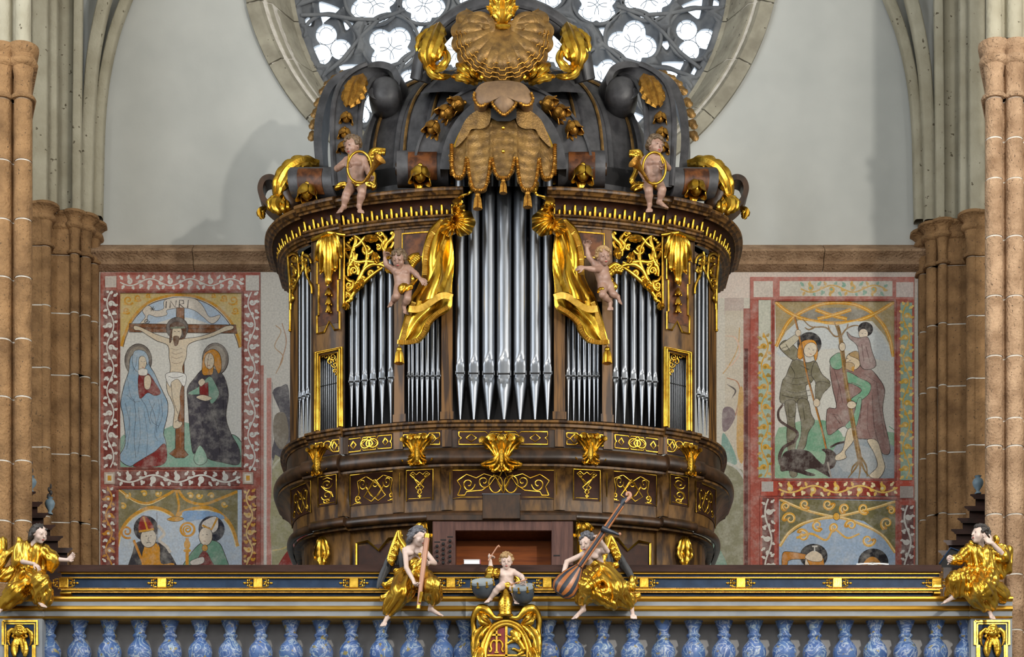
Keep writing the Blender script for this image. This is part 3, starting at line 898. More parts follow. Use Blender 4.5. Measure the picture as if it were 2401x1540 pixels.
    def build(s, name, label):
        o = link_mesh(name, np.array(s.v), s.f, M['fresco'], None, 0, s._w(527, 1500, 0))
        at = o.data.color_attributes.new('pigment', 'FLOAT_COLOR', 'CORNER')
        buf = np.ones((len(o.data.loops), 4), np.float32); i = 0
        for f, c in zip(s.f, s.c):
            buf[i:i + len(f), :3] = c; i += len(f)
        at.data.foreach_set('color', buf.ravel())
        tag(o, label, 'mural')
        return o


INK = (58, 50, 46); FLESH = (206, 190, 166); RED = (150, 82, 70); DRED = (112, 52, 46); PALE = (206, 204, 198); OCH = (196, 142, 48); LOCH = (214, 184, 120); GRN = (128, 164, 146)

# ---- left: crucifixion ------------------------------------------------------
f = Fresco(200, 580)
f.rect(67, 112, 1045, 1560, (196, 190, 180))
f.rect(820, 560, 848, 1560, (172, 116, 104)); f.rect(852, 600, 862, 1560, (206, 198, 190)); f.rect(862, 620, 884, 1560, (186, 128, 116)); f.stroke([(888, 640), (888, 1560)], 4, (150, 140, 132))
f.poly([(890, 690), (930, 660), (968, 680), (968, 1000), (890, 1010), (900, 900), (930, 800)], (92, 88, 92)); f.poly([(900, 800), (950, 790), (966, 900), (930, 960), (895, 900)], (128, 118, 104))
f.curve([(905, 370), (930, 400), (900, 470), (940, 520), (905, 600)], 5, (178, 150, 120)); f.curve([(935, 360), (955, 450), (925, 560)], 4, (170, 130, 100))
f.poly([(890, 1030), (930, 1000), (1045, 960), (1045, 1560), (890, 1560)], (158, 152, 118), smooth=2); f.curve([(888, 1050), (920, 1010), (970, 990), (1045, 975)], 10, (186, 182, 160))
f.poly([(905, 1560), (940, 1470), (1000, 1390), (1050, 1300), (1050, 1560)], (140, 54, 48), smooth=2)
f.curve([(890, 1440), (940, 1430), (990, 1400)], 7, (190, 170, 110))
f.rect(158, 208, 750, 1052, (206, 204, 198))
# arch and spandrels
f.poly([(166, 216), (742, 216), (742, 470), (728, 440), (690, 350), (620, 270), (520, 230), (455, 224), (380, 232), (290, 268), (215, 345), (180, 430), (166, 470)], (196, 172, 112), smooth=0)
f.poly([(200, 400), (240, 330), (300, 272), (390, 240), (455, 234), (540, 246), (620, 292), (690, 370), (640, 380), (455, 330), (260, 390)], (172, 188, 206))
f.curve([(172, 470), (186, 420), (226, 335), (300, 262), (390, 232), (455, 226), (530, 236), (618, 276), (690, 350), (726, 430), (738, 475)], 13, OCH); f.curve([(180, 474), (194, 424), (232, 342), (304, 272), (392, 243), (455, 237), (528, 246), (612, 286), (682, 358), (718, 436), (730, 478)], 4, (96, 70, 40))
for sx in (1, -1):
    X_ = lambda x: x if sx == 1 else 908 - x
    for c, r in (((205, 250), 26), ((250, 240), 18), ((196, 300), 18), ((300, 228), 10)):
        f.stroke([(X_(a), b) for a, b in spiral(c, r, 4, 0.5, 1.3, 20)], [9, 5], OCH)
        f.ell(X_(c[0] - r * .6), c[1] + r * .7, 8, 5, (206, 160, 70))
# ground
f.poly([(166, 905), (230, 890), (330, 880), (470, 830), (560, 870), (690, 885), (742, 925), (742, 1046), (166, 1046)], GRN, smooth=3); f.curve([(680, 885), (715, 895), (742, 925)], 3, INK)
# banner with letters
f.poly([(272, 300), (300, 275), (330, 300), (372, 290), (376, 252), (440, 236), (520, 244), (560, 280), (590, 330), (640, 320), (630, 345), (600, 362), (560, 330), (520, 300), (470, 288), (390, 296), (388, 320), (340, 330), (300, 320), (290, 355), (262, 360), (285, 330)], (206, 196, 184), INK, 2)
for pts in ([(385, 256), (383, 288)], [(402, 288), (405, 254), (428, 286), (432, 252)], [(446, 288), (448, 250), (466, 252), (468, 266), (448, 270), (470, 288)], [(490, 250), (486, 288)]):
    f.stroke(pts, 4.5, (60, 52, 50))
f.stroke(spiral((292, 350), 14, 3, 0, 1.5), 3, INK)
for k in range(6):
    a = k * math.pi / 3; f.stroke([(318, 292), (318 + 12 * math.cos(a), 292 + 12 * math.sin(a))], 3, INK)
# cross
f.poly([(433, 286), (470, 286), (470, 960), (490, 985), (470, 1000), (430, 1000), (398, 980), (428, 955)], (124, 78, 46), INK, 3, 0)
f.poly([(210, 362), (716, 368), (722, 408), (208, 402)], (122, 76, 46), INK, 3, 0); f.stroke([(215, 382), (715, 388)], 6, (92, 56, 34)); f.stroke([(452, 300), (452, 950)], 6, (146, 92, 54))
# crucified figure
f.ell(437, 384, 52, 52, (96, 86, 82), INK, 3)
f.poly([(232, 372), (262, 378), (330, 410), (395, 432), (432, 440), (480, 432), (540, 424), (610, 402), (668, 374), (702, 372), (700, 388), (660, 400), (590, 428), (520, 446), (486, 468), (480, 520), (462, 570), (468, 612), (460, 650), (450, 700), (452, 760), (440, 820), (462, 832), (448, 856), (420, 858), (418, 826), (424, 770), (408, 720), (392, 690), (386, 640), (404, 580), (398, 520), (392, 466), (340, 444), (300, 420), (262, 396), (234, 392)], FLESH, INK, 2.5)
f.ell(432, 402, 27, 38, FLESH, INK, 2); f.poly([(402, 400), (404, 365), (440, 352), (474, 370), (480, 410), (470, 432), (462, 395), (440, 376), (416, 384), (410, 440), (400, 452)], (88, 58, 42), INK, 1.5); f.poly([(418, 424), (446, 424), (440, 462), (424, 466)], (104, 74, 54)); f.stroke([(404, 382), (474, 380)], 9, (112, 118, 100))
f.stroke([(422, 398), (430, 400)], 2.5, INK); f.stroke([(440, 400), (448, 398)], 2.5, INK)
for y in (480, 500, 520, 545): f.curve([(410, y), (432, y + 7), (460, y - 2)], 2, (150, 124, 104))
f.poly([(384, 600), (430, 592), (476, 604), (478, 640), (466, 660), (440, 626), (410, 640), (404, 664), (386, 632)], (220, 218, 214), INK, 2)
f.curve([(396, 612), (424, 620), (466, 610)], 2, INK); f.curve([(408, 650), (416, 720), (440, 790)], 2, INK); f.curve([(426, 830), (440, 822), (452, 836)], 2, INK)
# woman in blue at the foot of the cross
f.ell(252, 536, 64, 78, (112, 104, 98), INK, 3); f.ell(252, 536, 52, 66, (140, 130, 118))
f.poly([(258, 492), (298, 512), (306, 560), (330, 600), (352, 650), (376, 700), (392, 740), (390, 800), (372, 880), (384, 930), (380, 1010), (330, 1000), (250, 1020), (210, 1040), (160, 1000), (190, 930), (180, 800), (168, 740), (186, 650), (206, 590), (216, 520)], (136, 162, 184), INK, 3)
f.poly([(254, 604), (300, 600), (330, 640), (358, 690), (330, 704), (296, 690), (258, 716)], (122, 40, 40), INK, 2); f.ell(270, 550, 21, 36, FLESH, INK, 2, 0.15)
f.poly([(232, 494), (280, 492), (302, 530), (296, 560), (282, 520), (256, 524), (252, 590), (226, 560)], (150, 172, 192), INK, 2); f.poly([(254, 580), (292, 578), (292, 606), (256, 606)], (214, 210, 204), INK, 1.5)
f.poly([(280, 620), (300, 606), (314, 630), (304, 672), (282, 668)], FLESH, INK, 2); f.stroke([(262, 540), (270, 542)], 2, INK); f.stroke([(278, 542), (286, 540)], 2, INK); f.stroke([(268, 570), (280, 571)], 2.5, (150, 80, 70))
f.poly([(228, 1040), (280, 1000), (330, 970), (378, 932), (386, 1010), (340, 1040)], (124, 42, 40), INK, 2)
for a in ([(230, 720), (240, 800), (232, 900), (240, 1000)], [(300, 720), (330, 800), (340, 880)], [(360, 720), (366, 800), (344, 860)], [(190, 740), (212, 850), (196, 960)], [(262, 716), (290, 760), (310, 840)], [(330, 740), (310, 790), (320, 830), (350, 850)]): f.curve(a, 2.5, (86, 102, 120))
for a in ([(200, 620), (214, 700), (240, 740)], [(214, 760), (206, 860), (170, 960)], [(252, 760), (262, 880), (250, 980)], [(280, 780), (296, 900), (290, 990)], [(346, 720), (352, 780), (330, 880), (346, 920)], [(246, 520), (240, 560), (226, 590)], [(196, 700), (230, 730), (262, 730)]): f.curve(a, 2, (94, 110, 128))
# saint in a dark cloak
f.ell(618, 530, 62, 76, (126, 116, 108), INK, 3); f.ell(618, 530, 50, 64, (160, 150, 138))
f.poly([(590, 572), (630, 586), (662, 620), (680, 700), (668, 800), (690, 880), (732, 960), (728, 1030), (650, 1020), (580, 1000), (545, 940), (515, 980), (500, 900), (488, 740), (486, 670), (520, 620), (556, 580)], (66, 62, 70), INK, 3)
f.poly([(490, 690), (540, 660), (590, 612), (620, 650), (636, 700), (600, 744), (578, 700), (530, 700), (500, 700)], (116, 152, 134), INK, 2.5)
f.poly([(556, 600), (560, 520), (580, 492), (612, 484), (640, 510), (648, 570), (632, 600), (612, 560), (606, 600), (588, 606)], (196, 132, 44), INK, 2.5); f.ell(590, 540, 23, 38, FLESH, INK, 2)
f.poly([(542, 650), (584, 640), (586, 706), (544, 708)], (126, 40, 38), INK, 2, 0); f.poly([(526, 712), (560, 700), (602, 716), (570, 730)], FLESH, INK, 2); f.poly([(536, 640), (556, 622), (570, 640), (550, 660)], FLESH, INK, 2)
f.stroke([(578, 530), (586, 532)], 2, INK); f.stroke([(594, 530), (602, 528)], 2, INK); f.stroke([(582, 560), (594, 561)], 2.5, (150, 80, 70)); f.curve([(590, 500), (580, 560), (592, 600)], 2, (120, 76, 30))
f.poly([(516, 1000), (545, 940), (580, 1000), (560, 1030), (530, 1030)], (134, 168, 150), INK, 2)
for a in ([(540, 760), (560, 860), (540, 930)], [(600, 760), (630, 860), (640, 980)], [(650, 640), (656, 760), (650, 860)]): f.curve(a, 3, (44, 40, 46))
# lower field: two bishops under arches
f.rect(140, 1140, 752, 1560, (178, 190, 204))
f.poly([(152, 1152), (724, 1152), (724, 1400), (700, 1330), (650, 1270), (580, 1245), (500, 1240), (440, 1275), (430, 1300), (405, 1275), (340, 1240), (260, 1240), (200, 1290), (165, 1360), (152, 1420)], (124, 116, 84), smooth=0)
f.curve([(152, 1420), (170, 1350), (215, 1285), (290, 1240), (350, 1240), (405, 1265), (430, 1292), (455, 1262), (520, 1240), (600, 1240), (670, 1290), (705, 1350), (724, 1420)], 16, OCH); f.curve([(158, 1424), (176, 1354), (220, 1292), (292, 1250), (350, 1250), (402, 1274), (430, 1300)], 4, (220, 200, 150)); f.curve([(430, 1300), (460, 1272), (522, 1251), (598, 1251), (664, 1298), (698, 1356), (717, 1424)], 4, (220, 200, 150))
f.curve([(160, 1150), (230, 1200), (300, 1215), (380, 1180), (430, 1150)], 13, OCH); f.curve([(440, 1150), (480, 1200), (560, 1220), (650, 1190), (722, 1160)], 13, OCH); f.curve([(430, 1150), (445, 1230), (430, 1290)], 11, OCH); f.curve([(160, 1152), (230, 1206), (300, 1222), (380, 1188)], 3, (226, 208, 160))
f.poly([(388, 1290), (430, 1278), (468, 1288), (440, 1302), (405, 1300)], OCH, INK, 2)
for x, y in ((200, 1180), (280, 1170), (345, 1170), (180, 1230), (500, 1180), (600, 1180), (660, 1220), (540, 1180)): f.stroke(spiral((x, y), 16, 3, x, 1.2), [10, 5], (206, 160, 66)); f.ell(x, y, 7, 6, (214, 190, 140))
f.poly([(470, 1252), (620, 1258), (660, 1290), (560, 1290), (480, 1300)], (130, 160, 196))
f.ell(288, 1335, 58, 60, (52, 48, 54)); f.poly([(214, 1560), (226, 1450), (250, 1400), (340, 1400), (400, 1450), (430, 1560)], (58, 56, 62), INK, 3); f.poly([(280, 1420), (350, 1412), (360, 1500), (420, 1500), (430, 1560), (280, 1560)], (198, 138, 46), INK, 2)
f.ell(300, 1380, 38, 46, (200, 190, 176), INK, 2.5); f.poly([(252, 1345), (262, 1285), (286, 1276), (310, 1300), (326, 1336), (290, 1350)], (140, 46, 40), INK, 2.5); f.stroke([(254, 1350), (326, 1338)], 10, OCH); f.stroke([(276, 1280), (296, 1342)], 9, OCH)
f.stroke([(230, 1390), (275, 1500)], 12, (196, 132, 44)); f.stroke(spiral((198, 1350), 34, 6, 1, 1.5), [10, 7], (196, 132, 44)); f.curve([(345, 1320), (375, 1360), (352, 1390), (385, 1420), (405, 1450)], 14, (196, 188, 178)); f.stroke([(340, 1260), (345, 1420)], 3, (130, 130, 136))
f.stroke([(286, 1372), (294, 1372)], 2.5, INK); f.stroke([(308, 1370), (316, 1370)], 2.5, INK); f.curve([(302, 1376), (298, 1392), (306, 1394)], 2, INK); f.curve([(290, 1404), (302, 1400), (312, 1404)], 2.5, INK)
f.ell(600, 1338, 62, 62, (42, 44, 58)); f.poly([(460, 1560), (490, 1470), (556, 1400), (620, 1395), (656, 1440), (672, 1560)], (112, 152, 130), INK, 3); f.poly([(510, 1560), (560, 1440), (600, 1490), (630, 1560)], (122, 46, 44), INK, 2)
f.ell(572, 1372, 32, 44, (206, 192, 174), INK, 2.5); f.poly([(554, 1330), (562, 1300), (622, 1278), (632, 1330), (606, 1356), (590, 1330)], (214, 206, 198), INK, 2.5); f.stroke([(556, 1320), (600, 1340), (628, 1284)], 10, OCH); f.ell(568, 1428, 14, 16, OCH, INK, 2)
f.stroke([(484, 1560), (484, 1380)], 15, (196, 138, 46)); f.ell(486, 1340, 38, 36, (200, 142, 50)); f.ell(486, 1340, 27, 26, (178, 190, 204)); f.stroke(spiral((486, 1340), 24, 4, 2, 1.6), 8, OCH); f.ell(484, 1412, 15, 22, OCH); f.ell(484, 1440, 18, 8, OCH)
f.stroke([(556, 1366), (563, 1366)], 2.5, INK); f.stroke([(574, 1364), (582, 1364)], 2.5, INK); f.stroke([(560, 1394), (572, 1396)], 2.5, (150, 80, 70)); f.poly([(500, 1490), (560, 1470), (560, 1500), (510, 1510)], (214, 206, 198), INK, 2)
# borders
f.rect(72, 118, 832, 208, RED); f.rect(72, 208, 158, 1560, RED); f.rect(750, 208, 832, 1560, RED); f.rect(158, 1052, 750, 1146, RED)
f.rect(152, 132, 748, 198, (176, 112, 102)); f.vine(165, 165, 740, 165, 26, PALE, 6, 6)
f.rect(88, 205, 150, 1050, DRED); f.vine(119, 1045, 119, 212, 26, PALE, 8, 6)
f.rect(757, 205, 822, 1050, (156, 98, 90)); f.vine(790, 212, 790, 1048, 27, PALE, 8, 6)
f.rect(94, 136, 148, 190, (186, 176, 168)); f.rect(762, 132, 826, 205, (190, 184, 176)); f.rect(96, 190, 148, 205, RED)
f.rect(140, 1064, 730, 1130, DRED); f.vine(152, 1098, 724, 1098, 27, PALE, 5, 8)
for x in (90, 748):
    f.rect(x, 1068, x + 50, 1124, (176, 160, 146)); f.rect(x + 8, 1076, x + 42, 1116, (206, 198, 186)); f.rect(x + 16, 1084, x + 34, 1108, OCH)
f.rect(84, 1146, 140, 1560, DRED); f.vine(112, 1560, 112, 1150, 24, (186, 128, 48), 5, 7, PALE)
f.rect(752, 1150, 808, 1560, (128, 64, 54)); f.vine(780, 1150, 780, 1560, 24, (206, 172, 110), 5, 7, OCH)
f.frame(158, 208, 750, 1052, 8, (120, 56, 48)); f.frame(140, 1140, 752, 1570, 8, (120, 56, 48))
f.build('mural', 'fresco of a crucifixion with two mourners above two bishops, red vine borders')

# ---- right: armoured saint with dragon, giant carrying a child ----------------
f = Fresco(1680, 580)
f.rect(-60, 118, 952, 1580, (190, 184, 172))
f.rect(-60, 118, 955, 240, (200, 186, 176)); f.rect(38, 240, 130, 320, (176, 160, 152)); f.rect(40, 300, 128, 1010, (186, 176, 160))
f.curve([(30, 600), (60, 560), (100, 480), (110, 380)], 5, (186, 150, 100)); f.curve([(40, 420), (90, 430), (110, 500), (70, 560), (40, 560)], 8, (200, 170, 150), True); f.curve([(50, 620), (100, 640), (110, 700), (90, 800)], 5, (170, 120, 90)); f.poly([(30, 770), (70, 760), (90, 800), (60, 860), (30, 870)], (120, 104, 108)); f.curve([(50, 650), (90, 680), (70, 720)], 8, (96, 88, 84), True)
f.poly([(104, 700), (128, 690), (128, 1010), (96, 960)], (186, 150, 96)); f.poly([(30, 880), (80, 960), (96, 1030), (30, 1010)], (120, 150, 140))
f.poly([(-60, 1030), (40, 1020), (100, 1050), (132, 1110), (132, 1580), (-60, 1580)], (132, 130, 108), smooth=3); f.curve([(0, 1015), (50, 1024), (100, 1052), (134, 1100)], 12, (176, 176, 168)); f.poly([(-60, 1400), (20, 1440), (60, 1580), (-60, 1580)], (120, 146, 132), smooth=3)
f.rect(128, 290, 190, 1580, (150, 96, 86)); f.rect(132, 480, 150, 1580, (92, 52, 48)); f.rect(152, 380, 164, 1580, (150, 84, 74)); f.rect(164, 500, 184, 1580, (100, 56, 50))
f.rect(268, 246, 852, 1104, (200, 198, 190))
# upper tracery of the field
f.poly([(278, 252), (848, 252), (848, 520), (800, 420), (740, 350), (640, 350), (560, 358), (470, 350), (390, 345), (330, 400), (284, 480)], (160, 142, 104), smooth=0)
f.poly([(360, 320), (450, 350), (560, 360), (660, 350), (740, 330), (700, 300), (560, 285), (430, 300)], (136, 130, 118))
for a in ([(284, 470), (310, 410), (350, 345), (400, 310), (480, 275), (560, 262), (650, 270), (730, 305), (790, 365), (825, 440), (838, 520)], [(280, 258), (330, 300), (400, 335), (490, 355), (570, 360), (650, 352), (720, 330), (780, 300), (845, 258)], [(470, 295), (540, 320), (620, 340)], [(640, 295), (560, 320), (480, 340)]):
    f.curve(a, 17, (200, 142, 44)); f.curve(a, 4, (226, 190, 110))
f.poly([(330, 420), (400, 350), (560, 368), (700, 352), (790, 430), (820, 540), (560, 480), (300, 520)], (194, 198, 198))
# hills
f.poly([(286, 880), (330, 850), (420, 820), (520, 830), (600, 900), (850, 880), (850, 1100), (286, 1100)], (136, 168, 140), smooth=3); f.poly([(440, 860), (500, 820), (560, 850), (600, 900), (560, 960), (430, 960)], (112, 154, 126)); f.curve([(820, 850), (848, 870)], 4, (112, 154, 126))
f.poly([(556, 960), (600, 920), (700, 900), (850, 950), (850, 1100), (540, 1100), (550, 1030)], (140, 148, 154), smooth=3); f.poly([(600, 960), (680, 940), (780, 980), (800, 1060), (600, 1060)], (158, 162, 164))
# armoured saint
f.ell(441, 458, 58, 56, (40, 38, 42))
f.poly([(312, 640), (330, 610), (350, 560), (372, 530), (430, 548), (470, 540), (478, 590), (452, 640), (424, 660), (430, 730), (360, 738), (302, 734)], (118, 112, 90), INK, 3); f.poly([(372, 470), (330, 440), (298, 470), (330, 510), (372, 536), (390, 500)], (126, 120, 96), INK, 3); f.poly([(300, 470), (322, 450), (382, 410), (396, 430), (330, 490)], (190, 182, 160), INK, 2)
f.poly([(470, 540), (500, 600), (540, 640), (520, 680), (496, 672), (478, 700), (470, 640), (450, 600)], (120, 114, 92), INK, 3); f.poly([(476, 640), (542, 650), (510, 690), (488, 730), (470, 720)], (112, 106, 86), INK, 2)
f.poly([(324, 736), (376, 732), (372, 830), (380, 900), (370, 1000), (384, 1080), (350, 1084), (342, 990), (334, 900), (336, 820)], (114, 108, 88), INK, 3); f.poly([(384, 730), (432, 724), (450, 790), (466, 830), (436, 880), (420, 950), (380, 975), (400, 900), (402, 830)], (118, 112, 92), INK, 3)
for y in (610, 640, 680, 705): f.curve([(330, y), (380, y + 12), (450, y - 4)], 2.5, (70, 64, 52))
for y in (800, 850, 910): f.curve([(336, y), (356, y + 8), (374, y)], 2.5, (70, 64, 52))
f.poly([(384, 520), (394, 460), (430, 438), (470, 446), (482, 500), (470, 540), (456, 500), (420, 500), (404, 530)], (204, 138, 44), INK, 2.5); f.ell(446, 486, 30, 36, (214, 200, 178), INK, 2, 0.5)
f.stroke([(436, 480), (444, 484)], 2.5, INK); f.stroke([(456, 488), (464, 488)], 2.5, INK); f.stroke([(442, 506), (452, 508)], 2.5, (160, 80, 70))
f.curve([(372, 330), (400, 450), (430, 600), (462, 720), (500, 860), (524, 965)], 10, (168, 112, 46)); f.curve([(376, 330), (404, 450), (434, 600), (466, 720), (504, 860), (528, 965)], 2.5, INK); f.ell(388, 406, 14, 16, FLESH, INK, 2); f.ell(476, 738, 16, 20, FLESH, INK, 2)
# dragon
f.poly([(310, 1000), (330, 970), (380, 960), (440, 970), (480, 1010), (510, 1030), (520, 980), (500, 960), (540, 960), (570, 990), (560, 1040), (530, 1060), (540, 1090), (500, 1070), (460, 1050), (420, 1060), (470, 1080), (440, 1085), (390, 1070), (340, 1060), (305, 1060)], (58, 42, 40), INK, 2)
f.curve([(316, 745), (294, 780), (300, 820), (340, 850), (384, 880), (370, 920), (320, 950), (300, 1000), (320, 1060)], [10, 14, 18], (74, 56, 52)); f.curve([(540, 950), (580, 930), (640, 920)], 10, (58, 42, 40)); f.stroke([(528, 1020), (545, 1095)], 8, (150, 140, 130))
# giant with staff, child on his shoulder
f.poly([(540, 560), (580, 540), (640, 560), (720, 570), (770, 620), (800, 680), (790, 780), (826, 960), (790, 980), (760, 920), (700, 910), (672, 905), (660, 860), (600, 850), (530, 890), (526, 770), (570, 760), (550, 660)], (136, 106, 100), INK, 3)
f.poly([(620, 590), (680, 620), (732, 650), (720, 700), (660, 740), (640, 720), (690, 680), (650, 650), (622, 640)], (110, 156, 126), INK, 2.5); f.poly([(540, 530), (580, 500), (600, 520), (602, 560), (580, 580), (548, 570)], (116, 158, 130), INK, 2.5); f.poly([(612, 850), (650, 800), (672, 720), (690, 730), (660, 860)], (118, 158, 132), INK, 2)
f.poly([(622, 868), (656, 862), (650, 920), (612, 970), (616, 1000), (570, 1012), (566, 990), (600, 960)], (200, 184, 158), INK, 2.5); f.poly([(716, 915), (764, 920), (790, 1000), (800, 1050), (770, 1098), (726, 1084), (764, 1040), (750, 980)], (200, 184, 158), INK, 2.5)
f.ell(650, 540, 36, 42, (206, 186, 156), INK, 2.5); f.poly([(604, 566), (618, 545), (640, 546), (656, 560), (646, 588), (622, 580)], (176, 148, 108), INK, 2); f.stroke([(616, 528), (626, 527)], 2.5, INK); f.curve([(612, 530), (604, 546), (612, 550)], 2, INK); f.poly([(630, 510), (660, 492), (690, 510), (692, 550), (670, 530)], (170, 140, 96), INK, 2); f.ell(642, 746, 20, 18, FLESH, INK, 2); f.ell(596, 470, 16, 22, FLESH, INK, 2)
# tree staff with roots and bare branches
f.curve([(575, 370), (590, 430), (600, 500), (612, 620), (636, 760), (660, 900), (684, 1020)], [16, 20, 24], (124, 92, 46)); f.curve([(582, 430), (600, 560), (640, 760), (676, 980)], 5, (160, 124, 66))
for a in ([(684, 1010), (660, 1050), (625, 1095)], [(684, 1010), (682, 1060), (676, 1098)], [(684, 1010), (704, 1060), (735, 1096)], [(684, 1010), (650, 1040), (640, 1070)], [(688, 1000), (712, 1040), (716, 1090)]): f.curve(a, [12, 4], (124, 96, 54))
for a in ([(592, 420), (560, 420), (520, 380), (450, 376), (410, 340)], [(590, 430), (570, 380), (560, 355)], [(592, 420), (620, 385), (660, 370), (690, 380)], [(540, 400), (530, 370)], [(470, 376), (440, 390), (420, 380)], [(620, 385), (626, 362)]): f.curve(a, [8, 4], (140, 112, 76))
f.ell(642, 748, 22, 18, FLESH, INK, 2); f.ell(598, 472, 15, 20, FLESH, INK, 2)
f.ell(708, 388, 36, 34, (40, 36, 38)); f.ell(698, 410, 22, 24, (212, 196, 176), INK, 2); f.poly([(676, 430), (720, 428), (738, 490), (758, 560), (716, 580), (684, 560), (670, 470), (630, 430), (620, 400), (640, 420)], (152, 130, 126), INK, 2.5)
for a in ([(690, 460), (700, 540)], [(710, 470), (730, 550)], [(690, 740), (680, 840)], [(740, 700), (750, 850), (780, 960)], [(580, 640), (600, 740)], [(560, 800), (590, 840)]): f.curve(a, 2.5, (88, 64, 62))
f.stroke([(690, 408), (696, 410)], 2, INK); f.stroke([(704, 410), (710, 408)], 2, INK); f.stroke([(630, 536), (638, 538)], 2.5, INK); f.poly([(640, 570), (656, 566), (650, 590)], OCH)
for a in ([(560, 580), (580, 660), (572, 740)], [(640, 640), (690, 660)], [(760, 640), (776, 760), (800, 900)], [(720, 740), (716, 840), (730, 900)], [(700, 600), (760, 640)], [(540, 790), (580, 800), (600, 840)]): f.curve(a, 2, (96, 72, 70))
for a in ([(350, 560), (372, 600), (360, 640)], [(400, 560), (440, 580)], [(310, 700), (360, 712), (424, 700)], [(340, 740), (346, 820)], [(410, 740), (420, 820)], [(330, 460), (350, 490)], [(310, 480), (336, 470)]): f.curve(a, 2, (74, 70, 56))
# lower field
f.rect(290, 1184, 868, 1580, (150, 168, 190)); f.poly([(300, 1194), (854, 1206), (854, 1450), (800, 1370), (700, 1300), (560, 1275), (430, 1310), (340, 1370), (300, 1400)], (110, 104, 70), smooth=0)
for a, w in (([(300, 1196), (400, 1240), (500, 1268), (570, 1278), (660, 1260), (760, 1235), (850, 1206)], 13), ([(300, 1420), (350, 1350), (430, 1305), (570, 1282), (700, 1320), (790, 1370), (850, 1450)], 14)):
    f.curve(a, w, (206, 162, 84)); f.curve([(x, y - 3) for x, y in a], 4, (228, 206, 150))
f.ell(570, 1278, 16, 18, (212, 160, 60), INK, 2)
for x, y, r, ph in ((530, 1220, 30, 0), (610, 1240, 26, 2), (420, 1220, 26, 1), (350, 1290, 34, 3), (700, 1240, 28, 1), (810, 1310, 32, 2), (410, 1370, 32, 4), (480, 1320, 28, 1), (640, 1320, 28, 3), (720, 1390, 34, 0), (560, 1330, 22, 2), (830, 1250, 20, 4), (330, 1230, 22, 2)):
    f.stroke(spiral((x, y), r, 5, ph, 1.3), [14, 6], (212, 158, 56)); f.ell(x + r * .8 * math.cos(ph), y + r * .8 * math.sin(ph), 12, 8, (196, 136, 40)); f.stroke(spiral((x, y), r - 4, 5, ph, 1.2), 3, (230, 210, 160))
f.curve([(380, 1380), (450, 1360), (520, 1390), (560, 1340), (620, 1380), (680, 1360)], [12, 8], (214, 164, 70))
f.ell(462, 1466, 66, 58, (36, 34, 38)); f.poly([(312, 1460), (350, 1446), (430, 1460), (430, 1480), (340, 1490), (350, 1580), (318, 1580)], (184, 120, 44), INK, 2.5); f.ell(462, 1500, 42, 46, (206, 192, 172), INK, 2.5); f.poly([(424, 1470), (470, 1450), (506, 1470), (520, 1520), (600, 1540), (600, 1580), (500, 1580)], (190, 128, 50), INK, 2); f.poly([(420, 1470), (460, 1440), (500, 1460), (500, 1490), (450, 1490)], (206, 190, 168), INK, 2); f.stroke([(466, 1418), (466, 1446)], 6, (190, 186, 180)); f.stroke([(454, 1420), (480, 1420)], 8, (190, 186, 180))
f.ell(745, 1496, 72, 66, (38, 36, 40)); f.poly([(690, 1520), (720, 1474), (760, 1474), (790, 1520), (780, 1580), (700, 1580)], (190, 130, 52), INK, 2.5); f.ell(742, 1540, 36, 46, (206, 192, 172), INK, 2)
# borders
f.rect(160, 140, 940, 246, (170, 108, 98)); f.rect(160, 246, 272, 1580, (156, 82, 70)); f.rect(850, 246, 940, 1580, (156, 82, 70))
f.rect(176, 160, 268, 236, (192, 182, 172)); f.rect(300, 160, 836, 232, (192, 188, 176)); f.vine(400, 196, 800, 196, 26, (198, 162, 96), 4, 7, (134, 166, 150)); f.rect(854, 165, 936, 236, (190, 176, 170))
f.rect(200, 250, 258, 1095, (150, 172, 158)); f.rect(202, 252, 256, 560, (186, 186, 172)); f.vine(229, 1090, 229, 420, 26, (196, 150, 60), 7, 7, (150, 120, 40))
f.rect(874, 262, 930, 1105, (130, 154, 136)); f.vine(902, 1100, 902, 270, 26, (190, 150, 60), 8, 7, (206, 176, 100))
f.rect(210, 1108, 940, 1180, (166, 72, 56)); f.rect(214, 1112, 270, 1160, (172, 166, 162)); f.rect(290, 1112, 852, 1180, (136, 48, 36)); f.vine(296, 1148, 848, 1148, 26, (216, 176, 80), 5, 8, (222, 206, 160)); f.rect(872, 1134, 936, 1190, (150, 140, 134))
f.stroke([(205, 1184), (850, 1196), (940, 1200)], 8, (120, 50, 42))
f.rect(206, 1185, 290, 1580, (160, 78, 66)); f.rect(218, 1188, 274, 1580, (104, 60, 56)); f.vine(246, 1195, 246, 1580, 25, (200, 196, 188), 3, 8)
f.rect(868, 1200, 944, 1580, (150, 74, 62)); f.rect(880, 1225, 936, 1580, (92, 62, 60)); f.vine(908, 1225, 908, 1580, 25, (186, 182, 176), 3, 8)
f.frame(268, 246, 854, 1106, 9, (140, 66, 56)); f.frame(288, 1184, 868, 1590, 9, (140, 66, 56))
f.build('mural', 'fresco of an armoured saint spearing a dragon beside a giant carrying a child')
# ------------------------------------------------------------------ the organ
Y0 = 2.0; D0 = Y0 - CY
OX = (1180 - CX) * D0 / F
half = cr([(0, 0), (0.3, .002), (0.62, .012), (0.9, .05), (1.17, .105), (1.45, .18), (1.72, .275), (1.95, .385), (2.12, .49), (2.25, .62), (2.35, .79), (2.41, 1.0), (2.44, 1.3), (2.44, 1.75)], 8)


def uimg(p): return F * (OX + p[:, 0]) / (D0 + p[:, 1]) + CX - 1180.0     # column relative to 1180


